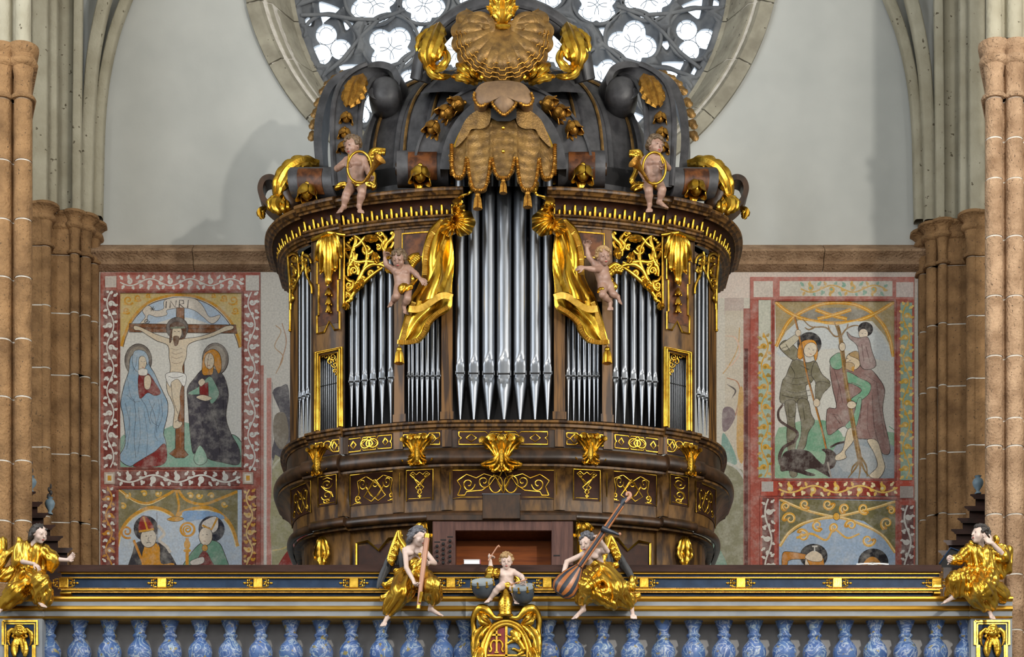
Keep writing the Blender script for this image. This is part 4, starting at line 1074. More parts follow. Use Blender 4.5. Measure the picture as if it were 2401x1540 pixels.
# plan samples from left to right, with sharp breaks forward over the two pilasters
EXT = 0.055
def _plan():
    pts = np.vstack([half[::-1] * [-1, 1], half[1:]])
    t = np.gradient(pts, axis=0); t /= np.linalg.norm(t, axis=1, keepdims=True)
    n_ = np.stack([t[:, 1], -t[:, 0]], 1)
    out = []
    u = uimg(pts)
    def at(uu):
        return [np.interp(uu, u, pts[:, 0]), np.interp(uu, u, pts[:, 1]), np.interp(uu, u, n_[:, 0]), np.interp(uu, u, n_[:, 1])]
    brk = (-449, -371, 371, 449)
    e = lambda uu: EXT if 371 <= abs(uu) <= 449 else 0.0
    k = int(np.argmax(u)); k0 = int(np.argmin(u))
    for i in range(len(pts)):
        if k0 <= i <= k and i > 0:
            for b_ in brk:
                if u[i - 1] < b_ <= u[i]:
                    q = at(b_); into = (b_ in (-449, 371))
                    out.append(q + [0.0 if into else EXT]); out.append(q + [EXT if into else 0.0])
        out.append([*pts[i], *n_[i], e(u[i]) if k0 <= i <= k else 0.0])
    return np.array(out)


PL = _plan()
PU = F * (OX + PL[:, 0]) / (D0 + PL[:, 1]) + CX - 1180.0


def zc(py, off=0.0): return CZ + (HZ - py) * (D0 - off) / F


def ring(off, z, ext=1.0, u0=None, u1=None):
    o = off + PL[:, 4] * ext
    R_ = np.stack([OX + PL[:, 0] + PL[:, 2] * o, Y0 + PL[:, 1] + PL[:, 3] * o, np.full(len(PL), z)], 1)
    if u0 is not None:
        k0, k1 = int(np.argmin(PU)), int(np.argmax(PU))
        if u0 <= PU.min(): s_ = 0
        else: s_ = k0 + int(np.searchsorted(PU[k0:k1], u0))
        if u1 >= PU.max(): e_ = len(PL)
        else: e_ = k0 + int(np.searchsorted(PU[k0:k1], u1)) + 1
        R_ = R_[s_:e_]
    return R_


def sweep(mb, prof, ext=1.0, u0=None, u1=None, close=False, zabs=False):
    G = np.array([ring(o, p if zabs else zc(p, o), ext, u0, u1) for o, p in prof])
    n0 = len(mb.v); m_ = G.shape[1]; k = len(prof)
    mb.grid(G)
    mb.f.append(tuple(n0 + i * m_ for i in range(k))); mb.f.append(tuple(n0 + i * m_ + m_ - 1 for i in range(k))[::-1])
    if close: mb.f.extend((n0 + j, n0 + j + 1, n0 + (k - 1) * m_ + j + 1, n0 + (k - 1) * m_ + j) for j in range(m_ - 1))
    return mb


_k0, _k1 = int(np.argmin(PU)), int(np.argmax(PU)) + 1
def S(u, py, off=0.0, z=None, ext=1.0):
    """point of the case front seen at column 1180+u and row py (or at height z), off metres proud of the face"""
    o = off + PL[_k0:_k1, 4] * ext
    x = OX + PL[_k0:_k1, 0] + PL[_k0:_k1, 2] * o; y = Y0 + PL[_k0:_k1, 1] + PL[_k0:_k1, 3] * o
    uu = F * x / (y - CY) + CX - 1180.0
    uu = np.maximum.accumulate(uu + np.arange(len(uu)) * 1e-7)
    X = np.interp(u, uu, x); Y = np.interp(u, uu, y)
    return np.array([X, Y, (CZ + (HZ - py) * (Y - CY) / F) if z is None else z])


def slab(mb, u0, u1, pa, pb, off, th, n=6, za=None, zb=None, ext=1.0):
    """curved slab on the case front between columns u0..u1 and rows pa..pb"""
    us = np.linspace(u0, u1, n)
    T = [S(u, pa, off, za, ext) for u in us]; B = [S(u, pb, off, zb, ext) for u in us]
    T2 = []; B2 = []
    for u, t, b_ in zip(us, T, B):
        q = S(u, pa, off - th, za, ext); T2.append((q[0], q[1], t[2])); B2.append((q[0], q[1], b_[2]))
    return mb.grid(np.array([T, B, B2, T2]), cu=True).add([T[0], B[0], B2[0], T2[0], T[-1], B[-1], B2[-1], T2[-1]], [(0, 3, 2, 1), (4, 5, 6, 7)])


ZSILL, ZARCH = zc(985), zc(529)
organ = tag(empty('pipe_organ', (OX, Y0 + 1, 6.15)), 'baroque pipe organ in bowed walnut case with silver pipes and gilded carving', 'organ')
O = organ


def part(mb, name, mat, parent=None, smooth=40): return mb.build(name, M[mat], parent or O, smooth)


# body mouldings ---------------------------------------------------------
part(sweep(MB(), [(0.0, 984), (.07, 984), (.075, 989), (.05, 993), (.045, 999), (.018, 1003), (.012, 1007), (-.2, 1007)], u0=-999, u1=999), 'sill_moulding', 'walnutx')
part(sweep(MB(), [(.005, 1006), (.0, 1048)], u0=-999, u1=999), 'lower_frieze', 'walnutd')
rl = lambda c, p, r, rp_, n=12: [(c + r * math.cos(a), p - rp_ * math.sin(a)) for a in np.linspace(1.75, -1.75, n)]
part(sweep(MB(), rl(.065, 1068, .088, 19.5), u0=-999, u1=999), 'roll_moulding', 'walnutd', smooth=60)
part(sweep(MB(), [(.0, 1086), (.105, 1087), (.105, 1092), (.09, 1094)] + [(x, p) for x, p in cr([(.09, 1094), (.035, 1106), (-.015, 1126), (-.05, 1150), (-.07, 1175), (-.075, 1197)], 3)], u0=-999, u1=999), 'coved_base', 'walnut', smooth=50)
part(sweep(MB(), rl(-.05, 1208, .052, 11.5), u0=-999, u1=999), 'roll_moulding', 'walnutd', smooth=60)
part(sweep(MB(), [(-.09, 1219), (-.075, 1222), (-.08, 1227), (-.15, 1231), (-.17, 1238), (-.17, 1290), (-.17, 1424)], u0=-999, u1=999), 'pedestal', 'walnut')
for sg in (-1, 1):
    a, c = (-999, -99) if sg < 0 else (99, 999)
    part(sweep(MB(), [(-.45, 436), (.235, 436), (.25, 439), (.245, 444), (.22, 448), (.205, 454), (.175, 458), (.165, 463), (.05, 463)], u0=a, u1=c), 'crown_cornice', 'walnutx')
    part(sweep(MB(), [(.165, 462), (.125, 466), (.09, 472), (.065, 481), (.055, 492), (.055, 502)], u0=a, u1=c), 'peg_frieze', 'panel', smooth=60)
    part(sweep(MB(), [(.05, 500), (.105, 501), (.11, 505), (.088, 509), (.086, 514), (.06, 517), (.048, 522), (.025, 525), (.02, 529), (-.1, 529)], u0=a, u1=c), 'architrave', 'walnutx')
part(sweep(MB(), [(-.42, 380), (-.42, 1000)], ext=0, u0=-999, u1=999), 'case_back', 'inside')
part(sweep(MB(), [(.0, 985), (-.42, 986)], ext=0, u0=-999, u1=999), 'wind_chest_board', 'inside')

# gilt pegs of the frieze
arc = np.concatenate([[0], np.cumsum(np.linalg.norm(np.diff(PL[:, :2], axis=0), axis=1))])
pm = {}
for nm, h in (('tall', .112), ('short', .062)):
    q = MB(); q.lathe([(0, 0), (.014, .003), (.0165, .012), (.0165, h - .014), (.013, h - .005), (0, h)], (0, 0, 0), 8)
    pm[nm] = link_mesh('gilt_peg', np.array(q.v), q.f, M['gold'], O, 60); ORG_used = {}
first = {'tall': True, 'short': True}
cnt = int(arc[-1] / .0535)
for i in range(cnt):
    s_ = (i + .5) * arc[-1] / cnt
    x, y, nx, ny, ex = (np.interp(s_, arc, PL[:, k]) for k in range(5))
    if abs(x) < 0.48 or y > 1.35: continue
    kd = 'tall' if i % 2 == 0 else 'short'
    o = pm[kd] if first[kd] else pm[kd].copy()
    if not first[kd]: COL.objects.link(o); o.parent = O
    first[kd] = False
    b_ = ex + .078
    o.location = Vector((OX + x + nx * b_, Y0 + y + ny * b_, zc(503, .08))) - O.location
    o.rotation_euler = Vector((nx * .28, ny * .28, .96)).to_track_quat('Z', 'Y').to_euler()

# stiles, header panels, pilasters ------------------------------------------
for sg in (-1, 1):
    g = lambda a, c: (a, c) if sg > 0 else (-c, -a)
    for (a, c) in ((119, 145), (232, 256)):
        m = MB(); slab(m, *g(a, c), 0, 0, .012, .16, 3, ZARCH, ZSILL)
        slab(m, *g(a - 3, c + 3), 0, 0, .03, .18, 3, zc(966), zc(984)); part(m, 'stile', 'walnutx')
    m = MB(); slab(m, *g(482, 500), 0, 0, .01, .14, 4, ZARCH, ZSILL); part(m, 'corner_stile', 'walnutx')
    m = MB(); slab(m, *g(144, 256), 0, 0, .0, .05, 6, ZARCH, zc(700)); part(m, 'header_panel', 'walnut')
    m = MB(); slab(m, *g(150, 238), 0, 0, .008, .03, 6, zc(541), zc(600)); hp = part(m, 'burl_inlay', 'burl')
    m = MB()
    for (u0, u1, p0, p1) in ((150, 238, 540, 543), (150, 238, 598, 601), (150, 152, 540, 601), (236, 238, 540, 601)): slab(m, *g(u0, u1), 0, 0, .018, .02, 4, zc(p0), zc(p1))
    part(m, 'gilt_fillet', 'gold', hp)
    # pilaster with sunk panel below and gilt outline above
    m = MB(); slab(m, *g(373, 447), 0, 0, 0, .10, 5, ZARCH, zc(806)); slab(m, *g(373, 384), 0, 0, 0, .10, 2, zc(806), ZSILL); slab(m, *g(437, 447), 0, 0, 0, .10, 2, zc(806), ZSILL)
    pil = part(m, 'pilaster', 'walnut')
    m = MB(); slab(m, *g(371, 374), 0, 0, .005, .18, 2, ZARCH, ZSILL); slab(m, *g(446, 449), 0, 0, .005, .18, 2, ZARCH, ZSILL); part(m, 'pilaster_return', 'walnutd')
    m = MB(); slab(m, *g(388, 434), 0, 0, .004, .02, 3, zc(575), zc(735)); part(m, 'burl_inlay', 'burl', pil)
    ln = [(384, 590), (384, 640), (388, 642), (388, 715), (384, 717), (384, 758), (396, 758), (408, 735), (420, 758), (437, 758), (437, 717), (433, 715), (433, 642), (437, 640), (437, 590)]
    m = MB(); m.tube([S(sg * u, 0, .012, zc(p - 6)) for u, p in ln], .011, 6); part(m, 'gilt_outline', 'gold', pil, 30)
    # capital leaf and bellflower drop
    m = MB()
    for dx, ln_, w in ((0, 1.0, .06), (-16, .72, .045), (16, .72, .045), (-28, .42, .04), (28, .42, .04)):
        p_ = [S(sg * (410 + dx * .3), 0, .03, zc(528)), S(sg * (410 + dx * .55), 0, .13, zc(545)), S(sg * (410 + dx * .8), 0, .13, zc(545 + 45 * ln_)), S(sg * (410 + dx), 0, .06, zc(545 + 92 * ln_)), S(sg * (410 + dx * 1.08), 0, .11, zc(545 + 108 * ln_))]
        leaf(m, cr(p_, 5), w, (sg * .3, -1, 0), 4, .35)
    m.tube([S(sg * 372, 0, .07, zc(532)), S(sg * 410, 0, .14, zc(533)), S(sg * 448, 0, .07, zc(532))], [.02, .024, .02], 10)
    part(m, 'acanthus_capital', 'gold', pil)
    for j, p in enumerate((662, 684, 702)):
        m = MB(); c = S(sg * 410, 0, .035, zc(p)); r_ = .036 - .004 * j
        m.lathe([(0, .05), (.012, .045), (.018, .03), (r_, .0), (r_ * 1.15, -.03), (r_ * .6, -.035), (0, -.03)], c, 8)
        for k in range(5): m.ell(c + np.array([r_ * math.cos(k * 1.257), -abs(r_ * math.sin(k * 1.257)), -.035]), .012, 6, 4)
        part(m, 'bellflower', 'gold', pil)
    # gilt window frame with little pipes and fretwork
    for w_, r_, o_ in ((0, .016, .02), (5, .02, .03), (10, .012, .012)):
        m = MB(); zt, zb = zc(797 + w_), ZSILL
        m.tube([S(sg * (378 + w_), 0, o_, zb), S(sg * (378 + w_), 0, o_, zt), S(sg * (441 - w_), 0, o_, zt), S(sg * (441 - w_), 0, o_, zb)], r_, 10); part(m, 'window_frame', 'gold', pil, 60)
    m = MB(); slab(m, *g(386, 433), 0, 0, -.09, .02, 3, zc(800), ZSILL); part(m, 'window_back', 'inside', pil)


# ---- pipes -----------------------------------------------------------------
def pipe(u, w, mouth, bot, top, off=-.1, tiny=False):
    c = S(u, mouth, off, None, 0); k = (c[1] - CY) / F; r = w * k / 2
    zm = c[2]; zb = zm - (bot - mouth) * k; zt = zm + (mouth - top) * k
    n = 10 if tiny else 22
    th = np.linspace(0, 2 * math.pi, n, endpoint=False) - math.pi / 2
    hs = [(zb, .2), (zm - 1.3 * r, .93), (zm - .55 * r, 1.0), (zm - .03, 1.0)] if tiny else [(zb, .2), (zb + .02, .24), (zm - 2.4 * r, .82), (zm - 1.9 * r, .9), (zm - 1.4 * r, .97)] + [(zm - a * r, 1) for a in (1.1, .8, .5, .25, .06)]
    hs += [(zm, .98), (zm + .02, 1), (zt, 1)] if tiny else [(zm, .99)] + [(zm + a * r, 1) for a in (.06, .3, .7, 1.1, 1.5, 1.9, 2.3, 2.8, 3.2)] + [(zt, 1)]
    G = []
    for z, q in hs:
        x = r * q * np.cos(th); y = r * q * np.sin(th)
        if not tiny:
            h = z - zm
            wd = r * .86 * max(0, 1 - (h / (2.6 * r)) ** 2) if h >= 0 else r * .86 * max(0, 1 - (-h / (1.5 * r)) ** 1.4)
            fl = -.70 * r if h >= 0 else -.74 * r
            y = np.where((np.abs(x) < wd) & (y < fl), fl + (.03 * r if h < 0 else 0), y)
        G.append(np.stack([c[0] + x, c[1] + y, np.full(n, z)], 1))
    m = MB(); m.grid(np.array(G), cv=True); m.f.append(tuple((len(hs) - 1) * n + j for j in range(n)))
    p_ = part(m, 'pipe', 'pipe', smooth=35 if not tiny else 60)
    s_ = MB(); hh = max(.012, r * .13) if not tiny else .008
    s_.box(c[0] - r * .84, c[0] + r * .84, c[1] - r * (.76 if not tiny else 1.02), c[1], zm - hh, zm + hh * .3)
    part(s_, 'pipe_mouth', 'slot', p_, 0)
    if not tiny:
        for e in (-1, 1):
            q = MB(); q.box(c[0] + e * r * .86 - .004, c[0] + e * r * .86 + .004, c[1] - r * .85, c[1] - r * .3, zm - r * .35, zm + r * .3); part(q, 'pipe_ear', 'pipe', p_, 0)


for u, w in ((-101, 24), (-69, 28), (-34.5, 31.5), (2, 36), (39.5, 32), (74.5, 27), (104, 23)):
    pipe(u, w, 880 - abs(u) * .03, 984, 372, -.06)
for sg in (-1, 1):
    for i, (u, w) in enumerate(((222, 8), (213, 8.4), (202, 9), (190.5, 10), (178, 10.8), (165, 11.4), (152, 11.8))):
        pipe(sg * u, w, 882, 988, 735 + i * 2, -.08)
    for i, (u, w, t) in enumerate(((356, 14, 690), (342, 14.5, 675), (324.5, 16, 660), (305, 17, 640), (284, 18, 615), (263, 17, 600))):
        pipe(sg * u, w, 886 + (u - 255) * .1, 991 + (u - 255) * .09, t, -.1)
    for i in range(9): pipe(sg * (391 + i * 4.6), 3.9, 898 + i * 1.0, 1003 + i * 1.2, 822, -.03, True)
    for i, (u, w) in enumerate(((458, 11), (468, 11), (477, 10), (484, 8))): pipe(sg * u, w, 925 + i * 4, 1012 + i * 4, 600, -.03)


# ---- gilded fretwork ---------------------------------------------------------
def fret(lines, name, off=.02, r=.014, leaves=(), parent=None, mat='gold', flat=.75, smooth=60):
    m = MB()
    for ln_ in lines:
        w = r
        if isinstance(ln_, tuple): ln_, w = ln_
        p_ = np.array([S(a, b_, off + (.012 if k % 2 else 0), None) for k, (a, b_) in enumerate(ln_)]) if False else np.array([S(a, b_, off) for a, b_ in ln_])
        m.tube(p_, w, 7, flat=flat)
    for (a, b_, r_) in leaves: m.ell(S(a, b_, off - .012), (r_, r_ * .6, r_), 8, 5)
    return part(m, name, mat, parent, smooth)


for sg in (-1, 1):
    q = lambda pts: [(sg * a, b_) for a, b_ in pts]
    Z = lambda x, y: (-(660 + x / 5.92 - 1180), 540 + y / 5.92)          # left fretwork traced in zoom coordinates, mirrored by sg
    L = []
    # frame
    L += [(q([(374, 537), (374, 640), (374, 722)]), .014), (q([(374, 538), (315, 536), (257, 533)]), .014)]
    T = [[(1000, 60), (1100, 130), (1180, 260), (1190, 400), (1150, 530), (1080, 650), (1020, 770)],
         [(880, 260), (980, 250), (1080, 190), (1150, 110), (1230, 80), (1330, 90), (1400, 160), (1390, 240), (1330, 270)],
         [(890, 180), (960, 250), (1010, 340), (990, 430), (930, 520), (930, 640)],
         [(870, 280), (940, 380), (1060, 440), (1180, 430), (1280, 440), (1370, 460), (1420, 440)],
         [(1030, 60), (1030, 160), (990, 280), (950, 420), (940, 520)],
         [(1020, 760), (1080, 680), (1140, 560), (1240, 480), (1340, 470), (1420, 490), (1530, 570)],
         [(940, 990), (1000, 880), (1090, 780), (1180, 690), (1260, 620), (1340, 560), (1400, 520)],
         [(1420, 60), (1450, 120), (1400, 200), (1440, 280), (1520, 240), (1560, 160)],
         [(1440, 360), (1430, 280), (1460, 190), (1540, 110), (1560, 40), (1530, 30), (1520, 60)],
         [(880, 640), (940, 700), (1000, 720), (990, 800), (930, 840), (900, 780)],
         [(900, 860), (960, 900), (960, 960), (900, 1000), (880, 1080)],
         [(1060, 620), (1070, 540), (1020, 460), (1050, 330)]]
    for t in T: L.append((q([Z(*p) for p in cr(t, 5)]), [.021, .026, .016]))
    for c, r0, a0, tr in (((1190, 260), 85, .3, 1.3), ((1010, 560), 60, 2, 1.4), ((1310, 410), 60, 1, 1.3), ((940, 760), 55, 0, 1.3), ((1370, 50), 50, 3, 1.3), ((1060, 480), 45, 1, 1.2), ((930, 900), 40, 2, 1.2), ((1350, 240), 45, 4, 1.2), ((1250, 590), 45, 2, 1.2), ((940, 470), 35, 0, 1.2), ((1140, 660), 30, 1, 1.2)):
        L.append((q([Z(*p) for p in spiral(c, r0, r0 * .2, a0, tr, 22)]), [.022, .012]))
    lv = [(sg * Z(x, y)[0], Z(x, y)[1], .024) for x, y in ((1310, 330), (1090, 760), (1050, 790), (1430, 490), (1200, 110), (1260, 110), (1490, 520), (960, 130), (930, 170), (990, 110), (1350, 510), (1180, 690))]
    fret(L, 'fretwork', .0, .014, lv)
    for a, b_ in (((1160, 110), (1330, 120)), ((1460, 510), (1540, 580)), ((1290, 330), (1330, 440)), ((1080, 780), (1010, 800)), ((900, 1020), (880, 1090)), ((1500, 250), (1480, 390)), ((1120, 690), (1060, 800))):
        A, B_ = Z(*a), Z(*b_)
        leafm = MB(); leaf(leafm, [S(sg * A[0], A[1], .02), S(sg * (A[0] + B_[0]) / 2, (A[1] + B_[1]) / 2, .05), S(sg * B_[0], B_[1], .03)], .045, (0, -1, 0), 3, .3, nu=16, nv=7); part(leafm, 'fretwork_leaf', 'gold')
    # outer bay fretwork (narrow)
    L = []
    T = [[(90, 330), (100, 520), (120, 740), (120, 1000), (118, 1380)], [(100, 350), (160, 320), (220, 350), (230, 430), (240, 520), (240, 640), (200, 740), (150, 860)], [(240, 440), (300, 470), (340, 520), (350, 620), (410, 760), (420, 880)], [(260, 400), (320, 340), (390, 380), (410, 460)], [(150, 640), (200, 600), (180, 520), (130, 480)], [(300, 300), (290, 400), (300, 520), (260, 610)], [(140, 880), (160, 940), (130, 1000), (125, 1100)]]
    for t in T: L.append((q([Z(*p) for p in cr(t, 5)]), [.016, .019, .012]))
    for c, r0, a0 in (((180, 390), 50, 0), ((170, 700), 45, 2), ((330, 420), 45, 1), ((370, 560), 40, 3), ((150, 780), 35, 1), ((190, 560), 30, 2)): L.append((q([Z(*p) for p in spiral(c, r0, 8, a0, 1.3, 20)]), [.017, .01]))
    lv = [(sg * Z(x, y)[0], Z(x, y)[1], .02) for x, y in ((150, 950), (118, 1385), (300, 380), (290, 520), (150, 470), (380, 520), (160, 740))]
    fret(L, 'fretwork', .035, .012, lv)
    # small fret in the pilaster window
    L = [(q([(388, 826), (420, 824), (432, 822)]), .009)]
    for c, r0, a0 in (((394, 832), 7, 0), ((405, 836), 9, 2), ((420, 836), 9, 1), ((414, 848), 9, 3), ((425, 855), 8, 0), ((425, 870), 7, 2), ((430, 845), 6, 1)): L.append((q([(a if True else 0, b_) for a, b_ in spiral((820 - c[0], c[1]), r0, 1.5, a0, 1.3, 16)]), [.009, .006]))
    fret(L, 'fretwork', -.02, .008, [(sg * 395, 868, .014), (sg * 392, 878, .012), (sg * 428, 832, .014)])

# ---- strapwork panels -----------------------------------------------------------
def N2(rect, pts):
    x0, y0, x1, y1 = rect
    return [(x0 + (x1 - x0) * a, y0 + (y1 - y0) * b_) for a, b_ in pts]


def coff(py):           # cove surface offset at centre row py
    return np.interp(py, [1094, 1106, 1126, 1150, 1175, 1197], [.09, .035, -.015, -.05, -.07, -.075])


def strap(rect, lines, off, r=.008, name='strapwork'):
    """gilt strapwork lines in a panel; rows are given as seen at the centre of the organ"""
    m = MB()
    for ln_ in lines:
        pts = N2(rect, ln_)
        m.tube([S(u, 0, (off(p) if callable(off) else off) + .006, zc(p, off(p) if callable(off) else off)) for u, p in pts], r, 6, flat=.8)
    return part(m, name, 'gold', smooth=60)


def ground(rect, off, name='panel_ground'):
    x0, y0, x1, y1 = rect
    G = [[S(u, 0, (off(p) if callable(off) else off) + .004, zc(p, off(p) if callable(off) else off)) for u in np.linspace(x0, x1, 9)] for p in np.linspace(y0, y1, 7)]
    m = MB(); m.sheet(np.array(G), -.003); return part(m, name, 'panel')


fr = lambda ins=.06: [(0, 0), (.3, 0), (.33, .25), (.36, .0), (.64, 0), (.67, .25), (.7, 0), (1, 0), (1, .35), (.97, .5), (1, .65), (1, 1), (.7, 1), (.67, .75), (.64, 1), (.36, 1), (.33, .75), (.3, 1), (0, 1), (0, .65), (.03, .5), (0, .35), (0, 0)]
circ = lambda cx_, cy_, rx, ry, n=18: [(cx_ + rx * math.cos(a), cy_ + ry * math.sin(a)) for a in np.linspace(0, 2 * math.pi, n)]
dia = lambda cx_, cy_, rx, ry: [(cx_, cy_ - ry), (cx_ + rx, cy_), (cx_, cy_ + ry), (cx_ - rx, cy_), (cx_, cy_ - ry)]
long_ = [fr(), dia(.5, .5, .17, .5), circ(.41, .5, .1, .33), circ(.59, .5, .1, .33), circ(.5, .5, .07, .25), dia(.14, .5, .06, .3), dia(.86, .5, .06, .3)]
short_ = [[(0, .05), (.28, .05), (.4, .5), (.3, .9), (.5, .6), (.7, .9), (.6, .5), (.72, .05), (1, .05), (1, .4), (.9, .5), (1, .6), (1, .95), (.75, .95), (.5, .3), (.25, .95), (0, .95), (0, .6), (.1, .5), (0, .4), (0, .05)], circ(.5, .3, .16, .25), dia(.2, .5, .1, .35), dia(.8, .5, .1, .35)]
for rect, ln_ in (((-104, 1012, 104, 1042), long_), ((-234, 1012, -149, 1042), short_), ((149, 1012, 234, 1042), short_), ((-366, 1011, -262, 1042), long_), ((262, 1011, 366, 1042), long_), ((-440, 1011, -385, 1042), short_), ((385, 1011, 440, 1042), short_)):
    ground((rect[0] - 4, rect[1] - 3, rect[2] + 4, rect[3] + 3), .0); strap(rect, ln_, .003)
sp = lambda c, r, ry, a0, t, n=20: [(c[0] + (r * (1 - .8 * k / n)) * math.cos(a0 + t * 6.283 * k / n), c[1] + (ry * (1 - .8 * k / n)) * math.sin(a0 + t * 6.283 * k / n)) for k in range(n + 1)]
heart = [[(.08, .95), (.14, .6), (.1, .2), (.3, .05), (.55, .35), (.75, .8), (.58, 1.0), (.4, .75), (.3, .45)], [(.92, .95), (.86, .6), (.9, .2), (.7, .05), (.45, .35), (.25, .8), (.42, 1.0), (.6, .75), (.7, .45)], sp((.22, .3), .1, .25, 0, 1.2), sp((.78, .3), .1, .25, math.pi, -1.2), sp((.12, .85), .08, .15, 1, 1.2), sp((.88, .85), .08, .15, 2, -1.2), dia(.5, .55, .16, .35), sp((.5, .3), .08, .2, 0, 1)]
vee = [[(.05, .1), (.2, .0), (.35, .12), (.5, .02), (.65, .12), (.8, 0), (.95, .1), (.75, .25), (.5, .62), (.25, .25), (.05, .1)], [(.3, .3), (.7, .6), (.5, .8), (.3, .6), (.7, .3)], dia(.5, .78, .1, .12), sp((.2, .14), .1, .1, 0, 1.2), sp((.8, .14), .1, .1, 3.1, -1.2), [(.5, .85), (.5, 1.0)], [(.42, .93), (.58, .93)]]
bigc = [[(.03, .95), (.06, .6), (.02, .35), (.12, .1), (.22, .25), (.3, .08), (.42, .2), (.36, .55), (.28, .75), (.12, .8), (.1, .95), (.03, .95)], [(.97, .95), (.94, .6), (.98, .35), (.88, .1), (.78, .25), (.7, .08), (.58, .2), (.64, .55), (.72, .75), (.88, .8), (.9, .95), (.97, .95)], [(.4, .1), (.48, .6), (.5, .95), (.52, .6), (.6, .1)], dia(.5, .4, .06, .5), sp((.14, .5), .07, .3, 0, 1.3), sp((.86, .5), .07, .3, 3.1, -1.3), sp((.3, .4), .06, .25, 1, 1.2), sp((.7, .4), .06, .25, 2, -1.2), circ(.42, .5, .07, .35), circ(.58, .5, .07, .35)]
ess = [sp((.5, .25), .4, .22, 0, 1.3), sp((.5, .7), .4, .22, 3, -1.3), [(.1, .3), (.4, .5), (.8, .6), (.9, .8)], sp((.5, .92), .3, .1, 1, 1.2), [(.2, .05), (.5, .0), (.85, .1)]]
for rect, ln_ in (((-113, 1106, 113, 1164), bigc), ((-222, 1102, -170, 1164), vee), ((170, 1102, 222, 1164), vee), ((-352, 1101, -250, 1164), heart), ((250, 1101, 352, 1164), heart), ((-430, 1099, -396, 1158), ess), ((396, 1099, 430, 1158), ess), ((-494, 1104, -456, 1162), heart), ((456, 1104, 494, 1162), heart)):
    w = rect[2] - rect[0]; t_ = w * .04 + 3
    ground((rect[0] - t_, rect[1] - 4, rect[2] + t_, rect[3] + 6), coff)
    strap(rect, ln_, coff, .008)
    strap((rect[0] - t_, rect[1] - 4, rect[2] + t_, rect[3] + 6), [[(0, 0), (1, 0), (1, 1), (.9, .93), (.1, .93), (0, 1), (0, 0)]], coff, .006, 'gilt_fillet')
for u in (132, 246, 374):      # veneered stiles between the panels of the frieze and the cove
    for sg in (-1, 1):
        m = MB(); m.sheet(np.array([[S(sg * x_, 0, .012, zc(p, .01), 0 if abs(x_) < 371 else 1) for x_ in (u - 11, u, u + 11)][::sg] for p in (1007, 1047)]), -.01); part(m, 'frieze_stile', 'walnutx')
        m = MB(); m.sheet(np.array([[S(sg * x_, 0, coff(p) + .016 - .009 * abs(x_ - u) / 11, zc(p, coff(p))) for x_ in (u - 13, u - 6, u, u + 6, u + 13)][::sg] for p in np.linspace(1094, 1196, 9)]), -.01); part(m, 'cove_rib', 'walnut')
for sg in (-1, 1):          # pedestal panels with gilt M-shaped frames
    ln_ = [(345, 1340), (345, 1268), (318, 1266), (292, 1290), (268, 1264), (240, 1262), (240, 1340)]
    m = MB(); m.tube([S(sg * u, 0, -.145, zc(p - 8, -.17)) for u, p in ln_], .014, 6); part(m, 'gilt_outline', 'gold', smooth=30)
    m = MB(); m.sheet(np.array([[S(sg * u, 0, -.163, zc(p, -.17)) for u in np.linspace(240, 345, 8)] for p in np.linspace(1266, 1340, 6)][::-1 if sg < 0 else 1]), .002); part(m, 'panel_ground', 'panel')


# ---- acanthus brackets on the rolls -------------------------------------------------
def bracket(u, py, wpx, hpx, off=.16, name='acanthus_bracket'):
    m = MB(); k = D0 / F
    for a, ln_, wd in ((0, 1, .2), (-.42, .95, .17), (.42, .95, .17), (-.85, .8, .14), (.85, .8, .14)):        # upper crown, curling forward
        pts = [(u, py + hpx * .15, off - .03), (u + a * wpx * .25, py - hpx * .2, off), (u + a * wpx * .45, py - hpx * .42 * ln_, off + .03), (u + a * wpx * .58, py - hpx * .46 * ln_, off + .07), (u + a * wpx * .62, py - hpx * .34 * ln_, off + .09)]
        leaf(m, cr([S(x, 0, o, zc(p, .05)) for x, p, o in pts], 5), wpx * k * wd, (0, -1, 0), 3, .35, nu=20, nv=7)
    for a, ln_, wd in ((0, 1, .16), (-.5, .95, .15), (.5, .95, .15), (-.95, .62, .12), (.95, .62, .12)):
        pts = [(u, py - hpx * .1, off), (u + a * wpx * .18, py + hpx * .2, off - .01), (u + a * wpx * .42, py + hpx * .4 * ln_, off - .04), (u + a * wpx * .55, py + hpx * .48 * ln_, off - .01)]
        leaf(m, cr([S(x, 0, o, zc(p, .05)) for x, p, o in pts], 5), wpx * k * wd, (0, -1, 0), 4, .35, nu=20, nv=7)
    m.tube([S(u, 0, off + .02, zc(py + t * hpx, .05)) for t in (-.3, -.1, .1, .3, .42)], [.02, .03, .034, .026, .01], 8)
    for t in range(6): m.ell(S(u, 0, off + .045, zc(py - hpx * .1 + t * hpx * .09, .05)), .012, 6, 4)
    return part(m, name, 'gold')


